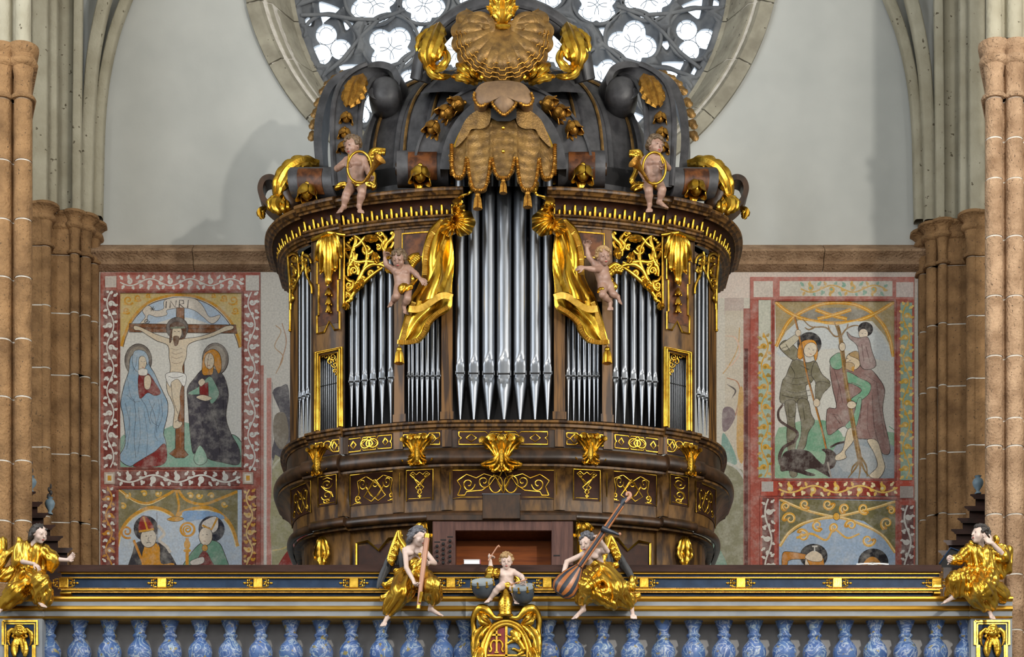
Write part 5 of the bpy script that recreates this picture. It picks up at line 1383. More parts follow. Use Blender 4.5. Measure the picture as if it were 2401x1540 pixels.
bracket(-4, 1074, 92, 80); bracket(-202, 1062, 70, 66); bracket(205, 1060, 68, 66); bracket(-437, 1064, 46, 70, .15); bracket(440, 1064, 46, 70, .15)
for sg in (-1, 1):
    m = MB()
    for dx, ln_, w in ((0, 1, .06), (-11, .75, .04), (12, .75, .045)):
        leaf(m, cr([S(sg * 425, 0, -.12, zc(1236, -.1)), S(sg * (425 + dx * .5), 0, -.08, zc(1252, -.1)), S(sg * (425 + dx), 0, -.1, zc(1236 + 55 * ln_, -.1)), S(sg * (425 + dx * .7), 0, -.07, zc(1236 + 76 * ln_, -.1))], 5), w, (0, -1, 0), 5, .35)
    part(m, 'acanthus_drop', 'gold')
    m = MB()
    for dx, ln_, w in ((0, 1, .06), (-16, .8, .05), (16, .8, .05), (-26, .4, .04), (26, .4, .04)):
        leaf(m, cr([S(sg * 182, 0, -.1, zc(1226, -.1)), S(sg * (182 + dx * .6), 0, -.02, zc(1236, -.1)), S(sg * (182 + dx), 0, -.05, zc(1226 + 34 * ln_, -.1)), S(sg * (182 + dx * 1.1), 0, -.02, zc(1226 + 46 * ln_, -.1))], 5), w, (0, -1, 0), 4, .35)
    m.tube([S(sg * 182, 0, -.06, zc(p, -.1)) for p in (1236, 1290, 1340)], [.05, .04, .035], 8)
    part(m, 'acanthus_capital', 'gold')
# ------------------------------------------------------------------ organ crown: dome, scrolls, canopy, shell, drapery
def PP(pts, Y):
    return np.array([P(p[0], p[1], (p[2] if len(p) > 2 else Y)) for p in pts])


def mir(pts): return [(2360 - p[0], *p[1:]) for p in pts]


def both(pts, sg): return pts if sg < 0 else mir(pts)


# dome
CYD = Y0 + 1.45
dpro = cr([(.70, 12.0), (.695, 12.4), (.675, 12.78), (.63, 13.07), (.55, 13.31), (.44, 13.49), (.29, 13.63), (.14, 13.71), (.01, 13.75)], 4)
full = np.vstack([PL[:, :2], ])
dp = resample(np.vstack([PL[:, :2], (half * [1, 1])[-1:] + [0, 1.0], (half * [-1, 1])[-1:] + [0, 1.0], PL[:1, :2]]), 120)
def dome_pt(x, y, k, z): return (OX + x * k, CYD + (Y0 + y - CYD) * k, z)


m = MB(); m.grid(np.array([[dome_pt(x, y, k, z) for x, y in dp] for k, z in dpro]), cv=True)
dome = part(m, 'dome', 'dome', smooth=60)
for ui in (-2.05, -1.55, -1.15, 1.15, 1.55, 2.05):
    yy = np.interp(abs(ui), half[:, 0], half[:, 1])
    pts = [dome_pt(ui, yy, k + .008, z + .008) for k, z in dpro[2:-3]]
    m = MB(); m.tube(pts, .018, 6); part(m, 'dome_rib', 'goldd', dome)
    m = MB(); m.tube([dome_pt(ui + .13 * np.sign(ui), yy + .05, k + .006, z + .006) for k, z in dpro[2:-3]], .03, 6, flat=.5); part(m, 'dome_rib', 'dome', dome)
m = MB(); m.grid(np.array([[dome_pt(x, y, k, z) for x, y in dp] for k, z in ((.78, 11.9), (.78, 12.08), (.74, 12.1), (.73, 12.16), (.70, 12.2))]), cv=True); part(m, 'dome_plinth', 'dome', dome)
m = MB(); m.grid(np.array([[dome_pt(x, y, k, z) for x, y in dp] for k, z in ((.715, 12.24), (.72, 12.26), (.71, 12.29), (.69, 12.29))]), cv=True); part(m, 'dome_fillet', 'goldd', dome)
# roof board above the cornice
m = MB(); sweep(m, [(.2, 437), (-1.3, 434)], ext=0, u0=-999, u1=999); part(m, 'roof_board', 'dome')

# arched dormer round the canopy
def arch(rx, ry, n=33, cx_=1180, cy_=402): return [(cx_ + rx * math.cos(a), cy_ - ry * math.sin(a)) for a in np.linspace(math.pi * .99, math.pi * .01, n)]


def arch_band(rx0, ry0, rx1, ry1, Ya, Yb, name, mat):
    a, c = arch(rx0, ry0), arch(rx1, ry1)
    G = [PP(a, Ya), PP(c, Ya), [P(x, y, Ya) + np.array([0, Yb - Ya, 0]) for x, y in c], [P(x, y, Ya) + np.array([0, Yb - Ya, 0]) for x, y in a]]
    m = MB(); m.grid(np.array(G), cu=True); return part(m, name, mat, smooth=35)


arch_band(118, 152, 126, 160, 1.86, 2.2, 'canopy_arch_bead', 'gold')
dor = arch_band(126, 160, 148, 182, 1.9, 2.75, 'dormer_arch', 'dome')
arch_band(148, 182, 206, 206, 2.05, 2.95, 'dormer_arch', 'dome')
arch_band(206, 206, 212, 212, 2.02, 2.95, 'dormer_bead', 'dome')


def bell(c, ax, r, name='bellflower', mat='gold'):
    """hanging bellflower: bud and four petals, opening along ax"""
    ax = nrm(ax); m = MB(); c = np.asarray(c, float)
    e1 = nrm(np.cross(ax, (0.2, -1, .1))); e2 = np.cross(ax, e1)
    m.ell(c - ax * r * 1.0, r * .3, 8, 6)
    m.lathe([(0, -r * .8), (r * .35, -r * .75), (r * .66, -r * .4), (r * .74, 0), (r * .62, r * .5), (r * .3, r * .85), (0, r * .9)], c, 12, ax, e1)
    for k in range(5):
        a = k * 1.2566 + .3; d = e1 * math.cos(a) + e2 * math.sin(a)
        p_ = [c - ax * r * .7 + d * r * .2, c - ax * r * .2 + d * r * .78, c + ax * r * .5 + d * r * .86, c + ax * r * 1.0 + d * r * 1.2]
        leaf(m, cr(p_, 4), r * .56, d, 1, .2, nu=10, nv=5, wav=0)
    return part(m, name, mat)


k22 = 22 / F
for x, y, ax in ((1015, 300, (-.45, -.25, -1)), (1046, 264, (-.8, -.25, -.7)), (1073, 245, (-1, -.25, -.4))):
    bell(P(x, y, 1.98), ax, 18 * k22, mat='goldm'); bell(P(2358 - x, y, 1.98), (-ax[0], ax[1], ax[2]), 18 * k22, mat='goldm')

# canopy (lambrequin) ------------------------------------------------------
xs = np.linspace(-123, 122, 140)
LAP = [(-105, 18, 418), (-57, 27, 449), (0, 26, 419), (58, 26, 447), (103, 18, 420)]


def ybot(x):
    y = 374
    for c, h, b_ in LAP:
        t = (x - c) / h
        if abs(t) < 1: y = max(y, b_ - (b_ - 374) * abs(t) ** 4)
    return y


def ytop(x): return 402 - 158 * math.sqrt(max(0, 1 - (x / 119) ** 2)) if abs(x) < 112 else 345


def ycan(x, t): return 1.80 - .26 * math.sqrt(max(0, 1 - (x / 132) ** 2)) * (.45 + .55 * t)


nv = 34
G = np.zeros((len(xs), nv, 3))
for i, x in enumerate(xs):
    for j, t in enumerate(np.linspace(0, 1, nv)):
        py = ytop(x) + (ybot(x) - ytop(x)) * t
        fold = .005 * math.sin(py * .33 + 2.2 * math.cos(x * .045)) * min(1, t * 3) + .02 * math.exp(-((abs(x) - 30 - 40 * (1 - t)) / 9) ** 2)
        G[i, j] = P(1180 + x, py, ycan(x, t) - fold)
m = MB(); m.sheet(G, -.03); can = part(m, 'canopy', 'goldd', smooth=60)
m = MB()
ed = [(x, ybot(x)) for x in np.linspace(-122, 121, 400)]
ed = resample(ed, 520)
pts = np.array([P(1180 + x, y - 3, ycan(x, 1) - .02) for x, y in ed])
m.tube(pts, .017 + .005 * np.sin(np.arange(len(pts)) * 1.9), 7); part(m, 'rope_fringe', 'goldm', can)
for sg in (-1, 1):
    m = MB(); pts = np.array([P(1180 + sg * 121, y, ycan(121, .5) - .02) for y in np.linspace(338, 410, 60)]); m.tube(pts, .02 + .006 * np.sin(np.arange(60) * 1.6), 7); part(m, 'rope_fringe', 'goldm', can)
    # rounded upper flaps of the canopy
    o = [(1180 + sg * a, b_) for a, b_ in ((30, 254), (60, 258), (88, 280), (106, 320), (112, 345), (96, 332), (84, 318), (76, 304), (66, 302), (52, 302), (38, 296), (31, 284))]
    m = MB(); m.prism(cr(o, 3, True), lambda u, v, w: P(u, v, ycan(u - 1180, .1) + w), -.05, -.005); part(m, 'canopy_flap', 'goldd', can, 30)
m = MB(); m.prism([(1151, 254), (1211, 254), (1211, 276), (1196, 284), (1166, 284), (1151, 276)], lambda u, v, w: P(u, v, 1.6 + w), -.06, .05); part(m, 'canopy_slot', 'slot', can, 0)
for c in ((1180, 300), (1180, 355)):
    m = MB(); m.ell(P(*c, 1.5), .02, 8, 6); part(m, 'canopy_bead', 'gold', can)


def tassel(x, y, w, h, Y, parent, name='tassel', mat='goldm'):
    m = MB(); k = (Y - CY) / F; c = P(x, y, Y)
    m.tube([c + np.array([0, 0, .04]), c], .006, 6); m.ell(c - np.array([0, 0, w * k * .1]), (w * k * .36, w * k * .36, w * k * .34), 12, 8)
    n = 24; G = []
    for z, r in ((.18, .3), (.3, .4), (.6, .45), (1.0, .52)):
        G.append([c + np.array([math.cos(a) * w * k * r * (1 + .12 * math.cos(12 * a)), math.sin(a) * w * k * r * (1 + .12 * math.cos(12 * a)), -h * k * z]) for a in np.linspace(0, 2 * math.pi, n * 2, endpoint=False)])
    m.grid(np.array(G), cv=True); m.f.append(tuple(len(m.v) - 1 - i for i in range(n * 2)))
    return part(m, name, mat, parent, 50)


tassel(1120, 456, 19, 34, 1.56, can); tassel(1180, 423, 16, 30, 1.53, can); tassel(1237, 452, 19, 34, 1.56, can)

# leathery lobed shield, shell and crest of leaves ---------------------------------------
o = [(1111, 228), (1118, 206), (1134, 194), (1158, 190), (1180, 189), (1202, 190), (1226, 196), (1242, 212), (1250, 232), (1242, 246), (1226, 246), (1214, 236), (1207, 248), (1196, 260), (1182, 269), (1168, 260), (1156, 246), (1150, 234), (1138, 246), (1122, 247)]
oo = cr(o, 4, True)
cen = np.array([1180, 222])
G = [[P(*(cen + (q - cen) * t), 1.50 - .06 * (1 - t ** 3)) for q in oo] for t in (0.001, .3, .6, .85, 1)]
m = MB(); m.grid(np.array(G), cv=True); m.grid(np.array([G[-1], [p + np.array([0, .25, 0]) for p in G[-1]]]), cv=True); sh = part(m, 'lobed_pendant', 'dusty', smooth=60)
low = [q for q in oo if q[1] > 212]
low = oo[np.argsort(np.arctan2(oo[:, 1] - 200, oo[:, 0] - 1180))]; low = low[low[:, 1] > 214]
pp = resample(low, 160); m = MB(); m.tube(np.array([P(x, y, 1.48) for x, y in pp]), .015 + .005 * np.sin(np.arange(160) * 1.7), 7); part(m, 'rope_fringe', 'goldm', sh)

nth, nrr = 181, 26
G = np.zeros((nth, nrr, 3))
for i, a in enumerate(np.linspace(-2.05, 2.05, nth)):
    aa = abs(a)
    R_ = np.interp(aa, [0, .5, 1.0, 1.4, 1.75, 2.05], [128, 126, 122, 116, 104, 88]) * (1 + .03 * math.cos(a * 21))
    for j, t in enumerate(np.linspace(.1, 1, nrr)):
        st = sum(.02 * (1 / (1 + math.exp(-(t - e - .01 * math.cos(a * 21)) * 90))) for e in (.68, .77, .86, .94))
        bulge = .20 * math.sin(math.pi * min(1, t * .85)) * math.cos(a * .55)
        ribz = .03 * abs(math.cos(a * 10.5)) * min(1, t * 1.6)
        G[i, j] = P(1178 + R_ * t * math.sin(a), 64 + R_ * t * math.cos(a), 1.80 - .8 * bulge - ribz + st)
m = MB(); m.sheet(G, .04); she = part(m, 'scallop_shell', 'goldd', smooth=50)
for e in (.68, .77, .86, .94):
    m = MB(); pts = []
    for a in np.linspace(-1.5, 1.5, 130):
        R_ = np.interp(abs(a), [0, .5, 1.0, 1.4, 1.75], [128, 126, 122, 116, 104]) * (e + .018 * np.sign(math.cos(a * 21)))
        pts.append(P(1178 + R_ * math.sin(a), 64 + R_ * math.cos(a), 1.80 - .20 * math.sin(math.pi * min(1, e * .85)) * math.cos(a * .55) - .012))
    m.tube(pts, .006, 5); part(m, 'shell_edge', 'goldm', she)
for sg in (-1, 1):
    m = MB(); m.tube([P(x, y, 1.72 - .002 * i) for i, (x, y) in enumerate(both([tuple(q) for q in spiral((1128, 68), 42, 5, 2.6, 1.6, 44)], sg))], np.linspace(.05, .016, 44), 8, flat=.7); part(m, 'shell_volute', 'goldd', she)
    m = MB()
    for x0, y0, x1, y1, w in ((1128, 190, 1098, 150, .05), (1120, 190, 1072, 150, .06), (1118, 196, 1060, 178, .05), (1140, 192, 1128, 180, .04)):
        leaf(m, cr(PP(both([(x0, y0, 1.86), ((x0 + x1) / 2 - 4, (y0 + y1) / 2 - 3, 1.72), (x1, y1, 1.8)], sg), 1.8), 6), w, (0, -1, .1), 4, .4)
    part(m, 'acanthus_leaf', 'gold', she)
m = MB()
for x1, y1, w in ((1178, -26, .085), (1150, -8, .06), (1206, -8, .06), (1140, 18, .05), (1216, 18, .05)):
    leaf(m, cr(PP([(1178, 66, 1.78), ((1178 * 2 + x1) / 3, 36, 1.70), ((1178 + x1 * 2) / 3, (36 + y1) / 2, 1.68), (x1, y1, 1.60)], 0), 6), w, (0, -1, .1), 5, .4)
m.tube(PP([(1155, 64, 1.74), (1178, 62, 1.68), (1203, 64, 1.74)], 0), .028, 8); part(m, 'crest_leaves', 'gold', she)
# dark crown arch behind the shell with hanging acanthus
m = MB(); ap = cr(PP([(985, 190, 2.3), (1000, 125, 2.2), (1040, 68, 2.1), (1100, 30, 2.02), (1178, 16, 2.0), (1256, 30, 2.02), (1320, 68, 2.1), (1358, 125, 2.2), (1372, 190, 2.3)], 0), 8)
m.tube(ap, .115, 12, flat=.8); part(m, 'crown_arch', 'dome', smooth=60)
m = MB(); m.tube(ap + np.array([0, -.09, -.03]), .02, 6); m.tube(ap + np.array([0, .1, .12]), .07, 8, flat=.5); part(m, 'crown_arch_bead', 'dome')
for sg in (-1, 1):
    m = MB()
    for pts, w, l in (([(1030, 62, 1.98), (1018, 95, 1.86), (1005, 130, 1.82), (1010, 165, 1.9)], .12, 5), ([(1018, 70, 2.0), (992, 92, 1.95), (980, 120, 1.95)], .07, 3), ([(1022, 90, 1.9), (1030, 115, 1.82), (1022, 140, 1.84)], .07, 3), ([(1010, 160, 1.9), (1030, 160, 1.8), (1048, 140, 1.8), (1040, 112, 1.85)], .05, 2), ([(1000, 130, 1.9), (1008, 165, 1.85), (1030, 180, 1.85), (1056, 178, 1.9)], .05, 3)):
        leaf(m, cr(PP(both(pts, sg), 0), 6), w, (0, -1, .15), l, .4)
    part(m, 'acanthus_leaf', 'gold')
    # swept dark buttress under the arch foot
    m = MB(); o = both([(1040, 215), (985, 218), (1010, 205), (1030, 185), (1042, 165), (1066, 168), (1092, 196), (1112, 205), (1112, 218)], sg)
    m.prism(o, lambda u, v, w: P(u, v, 2.5 + w), -.15, .15); part(m, 'crown_foot', 'dome', smooth=30)


# ---- crown scroll arms -----------------------------------------------------
def ribbon(mb, path, wvec, th, nrm_hint=None):
    """band of half-width vector wvec (array per point or one) and thickness th along path"""
    p = np.asarray(path, float); t = np.gradient(p, axis=0); t /= np.linalg.norm(t, axis=1, keepdims=True)
    W = np.broadcast_to(np.asarray(wvec, float), p.shape)
    n_ = np.cross(t, W); n_ /= np.maximum(np.linalg.norm(n_, axis=1, keepdims=True), 1e-9)
    G = np.stack([p + W + n_ * th, p - W + n_ * th, p - W - n_ * th, p + W - n_ * th], 1)
    o = len(mb.v); mb.grid(G, cv=True); mb.f.append((o, o + 1, o + 2, o + 3)); e = o + 4 * (len(p) - 1); mb.f.append((e + 3, e + 2, e + 1, e))
    return mb


for sg in (-1, 1):
    arm = empty('crown_arm', O.location); arm.location = (0, 0, 0); arm.parent = O; ORG[arm.name] = ORG[O.name]
    # front arm rises from the cornice, leans back and inwards, ends in a big rolled volute
    a = cr([(818, 440, 2.36), (814, 370, 2.30), (812, 300, 2.30), (818, 240, 2.38), (836, 196, 2.5), (868, 172, 2.62), (905, 166, 2.7), (935, 184, 2.75), (944, 215, 2.75), (926, 242, 2.72), (895, 246, 2.7), (880, 232, 2.7)], 7)
    pth = PP([tuple(q) for q in a], 0) if sg < 0 else PP(mir([tuple(q) for q in a]), 0)
    i = np.linspace(0, 1, len(pth)); x_ = np.array([1.0, 0, 0]); 
    W = np.outer(np.interp(i, [0, .35, .5, .6, 1], [.15, .15, .1, .05, .05]), (1, 0, 0)) + np.outer(np.interp(i, [0, .35, .55, .65, 1], [.0, .02, .14, .2, .2]), (0, 1, 0)) * (1 if sg < 0 else -1)
    m = MB(); ribbon(m, pth, W, .035); part(m, 'front_scroll', 'dome', arm, 50)
    ec = P(*(both([(902, 210)], sg)[0]), 2.50); m = MB(); m.lathe([(0, -.03), (.08, -.026), (.14, .0), (.175, .05), (.185, .2), (.175, .38), (.1, .44), (0, .44)], ec, 20, (0, 1, 0)); part(m, 'scroll_core', 'dome', arm, 50)
    for e in (-1, 1):
        m = MB(); n5 = int(len(pth) * .5); m.tube(pth[:n5] + W[:n5] * e + np.array([0, -.04, 0]), .03, 6, flat=1); part(m, 'scroll_edge', 'dome', arm)
    # outer arm, thin band seen edge-on with leaf spikes on its back
    a = cr([(757, 410, 3.0), (752, 340, 3.0), (758, 280, 3.02), (775, 228, 3.05), (800, 200, 3.05), (835, 186, 3.0), (870, 190, 2.9)], 7)
    pth2 = PP(both([tuple(q) for q in a], sg), 0)
    m = MB(); ribbon(m, pth2, np.array([.02, .16, 0]), .045); part(m, 'rear_scroll', 'dome', arm, 50)
    m = MB()
    for t in np.linspace(.25, .85, 9):
        j = int(t * (len(pth2) - 1)); tg = nrm(pth2[j] - pth2[j - 1]); out = nrm(np.cross(tg, (0, 1, 0)) * (-1 if sg > 0 else 1)); out = out if (out[0] < 0) == (sg < 0) else -out
        leaf(m, [pth2[j] + out * .03, pth2[j] + out * .09 - tg * .02, pth2[j] + out * .12 - tg * .09], .05, (0, -1, 0), 2, .3, nu=8, nv=5)
    part(m, 'spine_leaves', 'goldd', arm)
    m = MB()
    leaf(m, cr(PP(both([(850, 182, 2.44), (838, 200, 2.36), (828, 225, 2.30), (818, 250, 2.22)], sg), 0), 6), .12, (0, -1, .3), 5, .35)
    for dx in (-22, 20): leaf(m, cr(PP(both([(840, 200, 2.4), (832 + dx * .6, 215, 2.33), (826 + dx, 232, 2.30)], sg), 0), 6), .06, (0, -1, .3), 3, .35)
    part(m, 'acanthus_leaf', 'goldm', arm)
    for x, y, Y in ((812, 276, 2.24), (808, 312, 2.22), (806, 345, 2.22)):
        b_ = bell(PP(both([(x, y, Y)], sg), 0)[0], (0, -.25, -1), 14 * k22, mat='goldm')

# ---- rolled scroll consoles on the cornice -----------------------------------
def roll(x0, x1, y, Ya, Yb, rpx, bx, by, bY):
    a, c = P(x0, y, Ya), P(x1, y, Yb); r = sc(rpx, Ya); ax = nrm(c - a); L_ = np.linalg.norm(c - a)
    e1 = nrm(np.cross(ax, (0, 0, 1))); e2 = np.cross(e1, ax); e1 = -e1 if e1[1] > 0 else e1
    th = np.linspace(-2.3, 3.2, 30)
    rr = np.concatenate([np.full(22, 1.0), np.linspace(1, .55, 8)])
    G = np.array([[a + ax * (L_ * t) + (e1 * math.cos(q) + np.array([0, 0, 1]) * math.sin(q)) * r * k for q, k in zip(th, rr)] for t in np.linspace(0, 1, 5)])
    m = MB(); m.sheet(G, .028); ro = part(m, 'scroll_console', 'dome', smooth=40)
    mid = (a + c) / 2
    G2 = np.array([[mid + ax * w + (e1 * math.cos(q) + np.array([0, 0, 1]) * math.sin(q)) * (r + .008) for q in np.linspace(-1.0, .65, 10)] for w in np.linspace(-L_ * .28, L_ * .28, 5)])
    m = MB(); m.sheet(G2, .01); part(m, 'burl_inlay', 'burl', ro)
    bell(P(bx, by, bY), (0, -.2, -1), 22 * k22)
    for e in (a, c):
        m = MB(); m.lathe([(0, -.02), (r * .34, -.02), (r * .38, 0), (r * .34, .02), (0, .02)], e, 14, ax); part(m, 'scroll_eye', 'walnutd', ro)


roll(932, 1052, 397, 2.2, 2.2, 40, 985, 408, 1.98); roll(1308, 1418, 397, 2.2, 2.2, 40, 1367, 406, 1.98)
roll(690, 792, 432, 2.62, 2.45, 37, 720, 450, 2.38); roll(1568, 1670, 432, 2.45, 2.62, 37, 1632, 440, 2.38)

for sg in (-1, 1):
    # C-scroll at the outer end of the cornice and the large acanthus above it
    pth = PP(both([tuple(q) for q in cr([(660, 508, 2.85), (640, 498, 2.85), (620, 476, 2.85), (613, 452, 2.85), (620, 432, 2.85), (636, 426, 2.85), (650, 434, 2.85), (650, 450, 2.85), (640, 452, 2.85)], 6)], sg), 0)
    m = MB(); ribbon(m, pth, np.array([0, .12, 0]), .03); cs = part(m, 'c_scroll', 'walnutd', smooth=50)
    m = MB(); leaf(m, PP(both([(622, 488, 2.84), (612, 495, 2.82), (616, 512, 2.84)], sg), 0), .05, (-.3 if sg < 0 else .3, -1, 0), 3, .4, nu=14, nv=7); part(m, 'acanthus_leaf', 'gold', cs)
    m = MB()
    for pts, w, l in (([(745, 385, 2.75), (712, 384, 2.66), (680, 400, 2.60), (658, 430, 2.58), (650, 462, 2.62)], .12, 6), ([(700, 385, 2.7), (672, 405, 2.62), (655, 440, 2.6)], .09, 4), ([(720, 388, 2.68), (698, 408, 2.56), (682, 432, 2.55)], .08, 3), ([(690, 392, 2.75), (688, 376, 2.75), (696, 368, 2.7)], .04, 2), ([(672, 404, 2.75), (676, 384, 2.75), (684, 376, 2.7)], .04, 2)):
        leaf(m, cr(PP(both(pts, sg), 0), 6), w, (-.2 if sg < 0 else .2, -1, .3), l, .4)
    for pts, w in (([(662, 462, 2.6), (652, 480, 2.55), (660, 498, 2.58)], .09), ([(650, 460, 2.6), (640, 478, 2.58), (646, 496, 2.6)], .07), ([(668, 470, 2.6), (668, 486, 2.54), (672, 500, 2.58)], .06)):
        leaf(m, cr(PP(both(pts, sg), 0), 6), w, (0, -1, .2), 4, .4)
    part(m, 'corner_acanthus', 'gold')
    m = MB(); q = SDF(.02); q.cap(P(*(both([(668, 440)], sg)[0]), 2.66), P(*(both([(682, 478)], sg)[0]), 2.7), .10, .13); V_, F_ = q.mesh(); link_mesh('carved_boss', V_, F_, M['walnutd'], O, 180)

# ---- carved gilt drapery beside the middle pipes ----------------------------
ZD = lambda x, y: (600 + x / 3.5, 420 + y / 3.5)
for sg in (-1, 1):
    nu_, nv_ = 46, 40
    Lf = resample(cr([ZD(*p) for p in ((1520, 335), (1440, 420), (1395, 540), (1372, 660), (1372, 790), (1335, 890), (1295, 950), (1262, 1020))], 6), nv_)
    Rt = resample(cr([ZD(*p) for p in ((1600, 380), (1612, 470), (1616, 600), (1614, 760), (1612, 860), (1612, 950))], 6), nv_)
    G = np.zeros((nu_, nv_, 3)); E = []
    for j in range(nv_):
        v = j / (nv_ - 1)
        for i in range(nu_):
            u = i / (nu_ - 1)
            p = Lf[j] * (1 - u) + Rt[j] * u
            hem = 10 * math.sin(u * 5.5 + .6) * v ** 4
            dpt = .045 * math.sin(u * 7.5 - v * 3.0 + .5) * min(1, v * 2 + .2) + .016 * math.sin(u * 19 + v * 6) + .10 * math.sin(math.pi * u) * (.4 + .6 * v)
            G[i, j] = P(*(both([(p[0], p[1] + hem)], sg)[0]), 1.92 - dpt)
    m = MB(); m.sheet(G, .025 if sg < 0 else -.025); dr = part(m, 'curtain', 'goldc', smooth=60)
    # tail below the hem
    Lf2 = resample(cr([ZD(*p) for p in ((1275, 1010), (1245, 1090), (1215, 1190), (1190, 1280), (1168, 1350))], 5), 26)
    Rt2 = resample(cr([ZD(*p) for p in ((1608, 980), (1590, 1060), (1490, 1120), (1425, 1190), (1400, 1260), (1330, 1335))], 5), 26)
    G2 = np.zeros((30, 26, 3))
    for j in range(26):
        v = j / 25
        for i in range(30):
            u = i / 29; p = Lf2[j] * (1 - u) + Rt2[j] * u
            G2[i, j] = P(*(both([tuple(p)], sg)[0]), 1.93 - .03 * math.sin(u * 8 + v * 2) - .05 * math.sin(math.pi * u))
    m = MB(); m.sheet(G2, .02 if sg < 0 else -.02); part(m, 'curtain_tail', 'goldc', dr, 60)

    def fringe(line, depth_dir, L_, base, name='fringe'):
        pts = resample(line, 150); n_ = len(pts); t = np.gradient(pts, axis=0); t /= np.linalg.norm(t, axis=1, keepdims=True)
        G3 = np.zeros((n_, 4, 3))
        for i in range(n_):
            d = np.array([-t[i, 1], t[i, 0]]) * depth_dir
            for j, s_ in enumerate((0, .35, .7, 1)):
                q = pts[i] + d * L_ * s_
                G3[i, j] = P(*(both([tuple(q)], sg)[0]), base - .02 - (.014 * (i % 3 == 0) + .006 * (i % 3 == 1)))
        m = MB(); m.sheet(G3, .015 if sg < 0 else -.015); part(m, name, 'fringe', dr, 30)
    fringe(np.array([ZD(*p) for p in ((1512, 340), (1430, 430), (1388, 550), (1368, 660), (1366, 780))]), -1, 18, 1.86)
    hem = np.array([Lf[-1] * (1 - u) + Rt[-1] * u + np.array([0, 10 * math.sin(u * 5.5 + .6)]) for u in np.linspace(0, 1, 40)])
    fringe(hem, 1, 15, 1.80)
    fringe(np.array([Lf2[j] for j in range(26)]), -1, 11, 1.87)
    fringe(cr([ZD(*p) for p in ((1168, 1350), (1240, 1355), (1330, 1335), (1400, 1260), (1425, 1190), (1490, 1120), (1590, 1060))], 4), -1, 10, 1.84)
    t_ = both([(936, 818)], sg)[0]; tassel(t_[0], t_[1], 21, 34, 1.86, dr, mat='gold')
    # rosettes of gathered cloth and the ribbon up to the canopy
    for (cx_, cy_, r, ph) in ((1085, 522, 29, 0), (1052, 532, 20, 1.1), (1075, 488, 16, 2)):
        cx2 = cx_ if sg < 0 else 2360 - cx_
        pin = np.array([-.75 * r * (1 if cx_ > 1060 else -1) * (-1 if sg > 0 else 1), (-.35 if cy_ > 500 else .3) * r])
        G4 = []
        for t in (.02, .2, .4, .6, .78, .9, .97, 1.0):
            row = []
            for a in np.linspace(0, 2 * math.pi, 72, endpoint=False):
                e_ = np.array([r * math.cos(a), 1.1 * r * math.sin(a)]) * (1 + .05 * math.cos(7 * a + ph)); q_ = pin + (e_ - pin) * t
                row.append(P(cx2 + q_[0], cy_ + q_[1], 1.80 - .13 * math.sin(math.pi * min(1, .12 + t * .8)) + .028 * math.sin(8 * a + ph + 2 * t) * t))
            G4.append(row)
        G4.append([P(cx2, cy_, 1.92)] * 72)
        m = MB(); m.grid(np.array(G4), cv=True); part(m, 'gathered_knot', 'gold', dr, 60)
    rb = cr([(1110, 432), (1098, 455), (1080, 466), (1070, 482), (1085, 505)], 8); n_ = len(rb)
    G5 = np.array([[P(*(both([(x + w * math.cos(i * .3), y + w * .5)], sg)[0]), 1.75 - .05 * math.sin(i * .35 + w * .15)) for w in np.linspace(-11, 11, 7)] for i, (x, y) in enumerate(rb)])
    m = MB(); m.sheet(G5, .015); part(m, 'ribbon', 'gold', dr, 60)
# ------------------------------------------------------------------ gallery parapet
def xsec(mb, sec, x0, x1):
    """cross-section [(Y, py)] run from column x0 to x1 (columns at Y = 0)"""
    xa, xb = P(x0, 0, 0)[0], P(x1, 0, 0)[0]
    G = [[(x, Y, zpx(py, min(Y, .2))) for Y, py in sec] for x in (xa, xb)]
    mb.grid(np.array(G), cv=True); k = len(sec); o = len(mb.v) - 2 * k
    mb.f.append(tuple(range(o, o + k))); mb.f.append(tuple(range(o + k, o + 2 * k))[::-1])
    return mb


par = tag(empty('parapet', (0, .2, 6.15)), 'grey and gilded gallery parapet with blue marbled balusters and gilt fillets', 'balustrade')
def gp(mb, name, mat, parent=None, smooth=40): return mb.build(name, M[mat], parent or par, smooth)


XL, XR = -60, 2372
gp(xsec(MB(), [(.12, 1324), (.14, 1340), (.85, 1340), (.85, 1318.6)], 133, 2214), 'hand_rail', 'rail')
gp(xsec(MB(), [(.2, 1341), (.2, 1398), (.7, 1398), (.7, 1341)], 134, 2212), 'desk_panel', 'blue')
for y0, y1, d in ((1341, 1346, .03), (1352.5, 1356, .025), (1379, 1384.5, .035)):
    gp(xsec(MB(), [(.2, y0), (.2 - d, y0 + .8), (.2 - d, y1 - .8), (.2, y1)], 134, 2212), 'gilt_fillet', 'goldl')
    m = MB(); q = MB()
    for i in range(0, 830):
        px = 137 + i * 2.5
        if px > 2210: break
        c = P(px, (y0 + y1) / 2, .2 - d); m.box(c[0] - .0026, c[0] + .0026, .2 - d - .006, .2 - d + .002, zpx(y1 - 1.2, .2), zpx(y0 + 1.2, .2))
    o = gp(m, 'gilt_beading', 'goldm', None, 0); o['kind'] = 'stuff'
gp(xsec(MB(), [(.19, 1386), (.16, 1386.5), (.16, 1389), (.19, 1389.5)], 160, 2195), 'gilt_fillet', 'goldm')
for a, c in ((134, 160), (2196, 2212)): gp(xsec(MB(), [(.2, 1386), (.13, 1387), (.12, 1391), (.15, 1396), (.2, 1397)], a, c), 'gilt_end_bracket', 'gold')
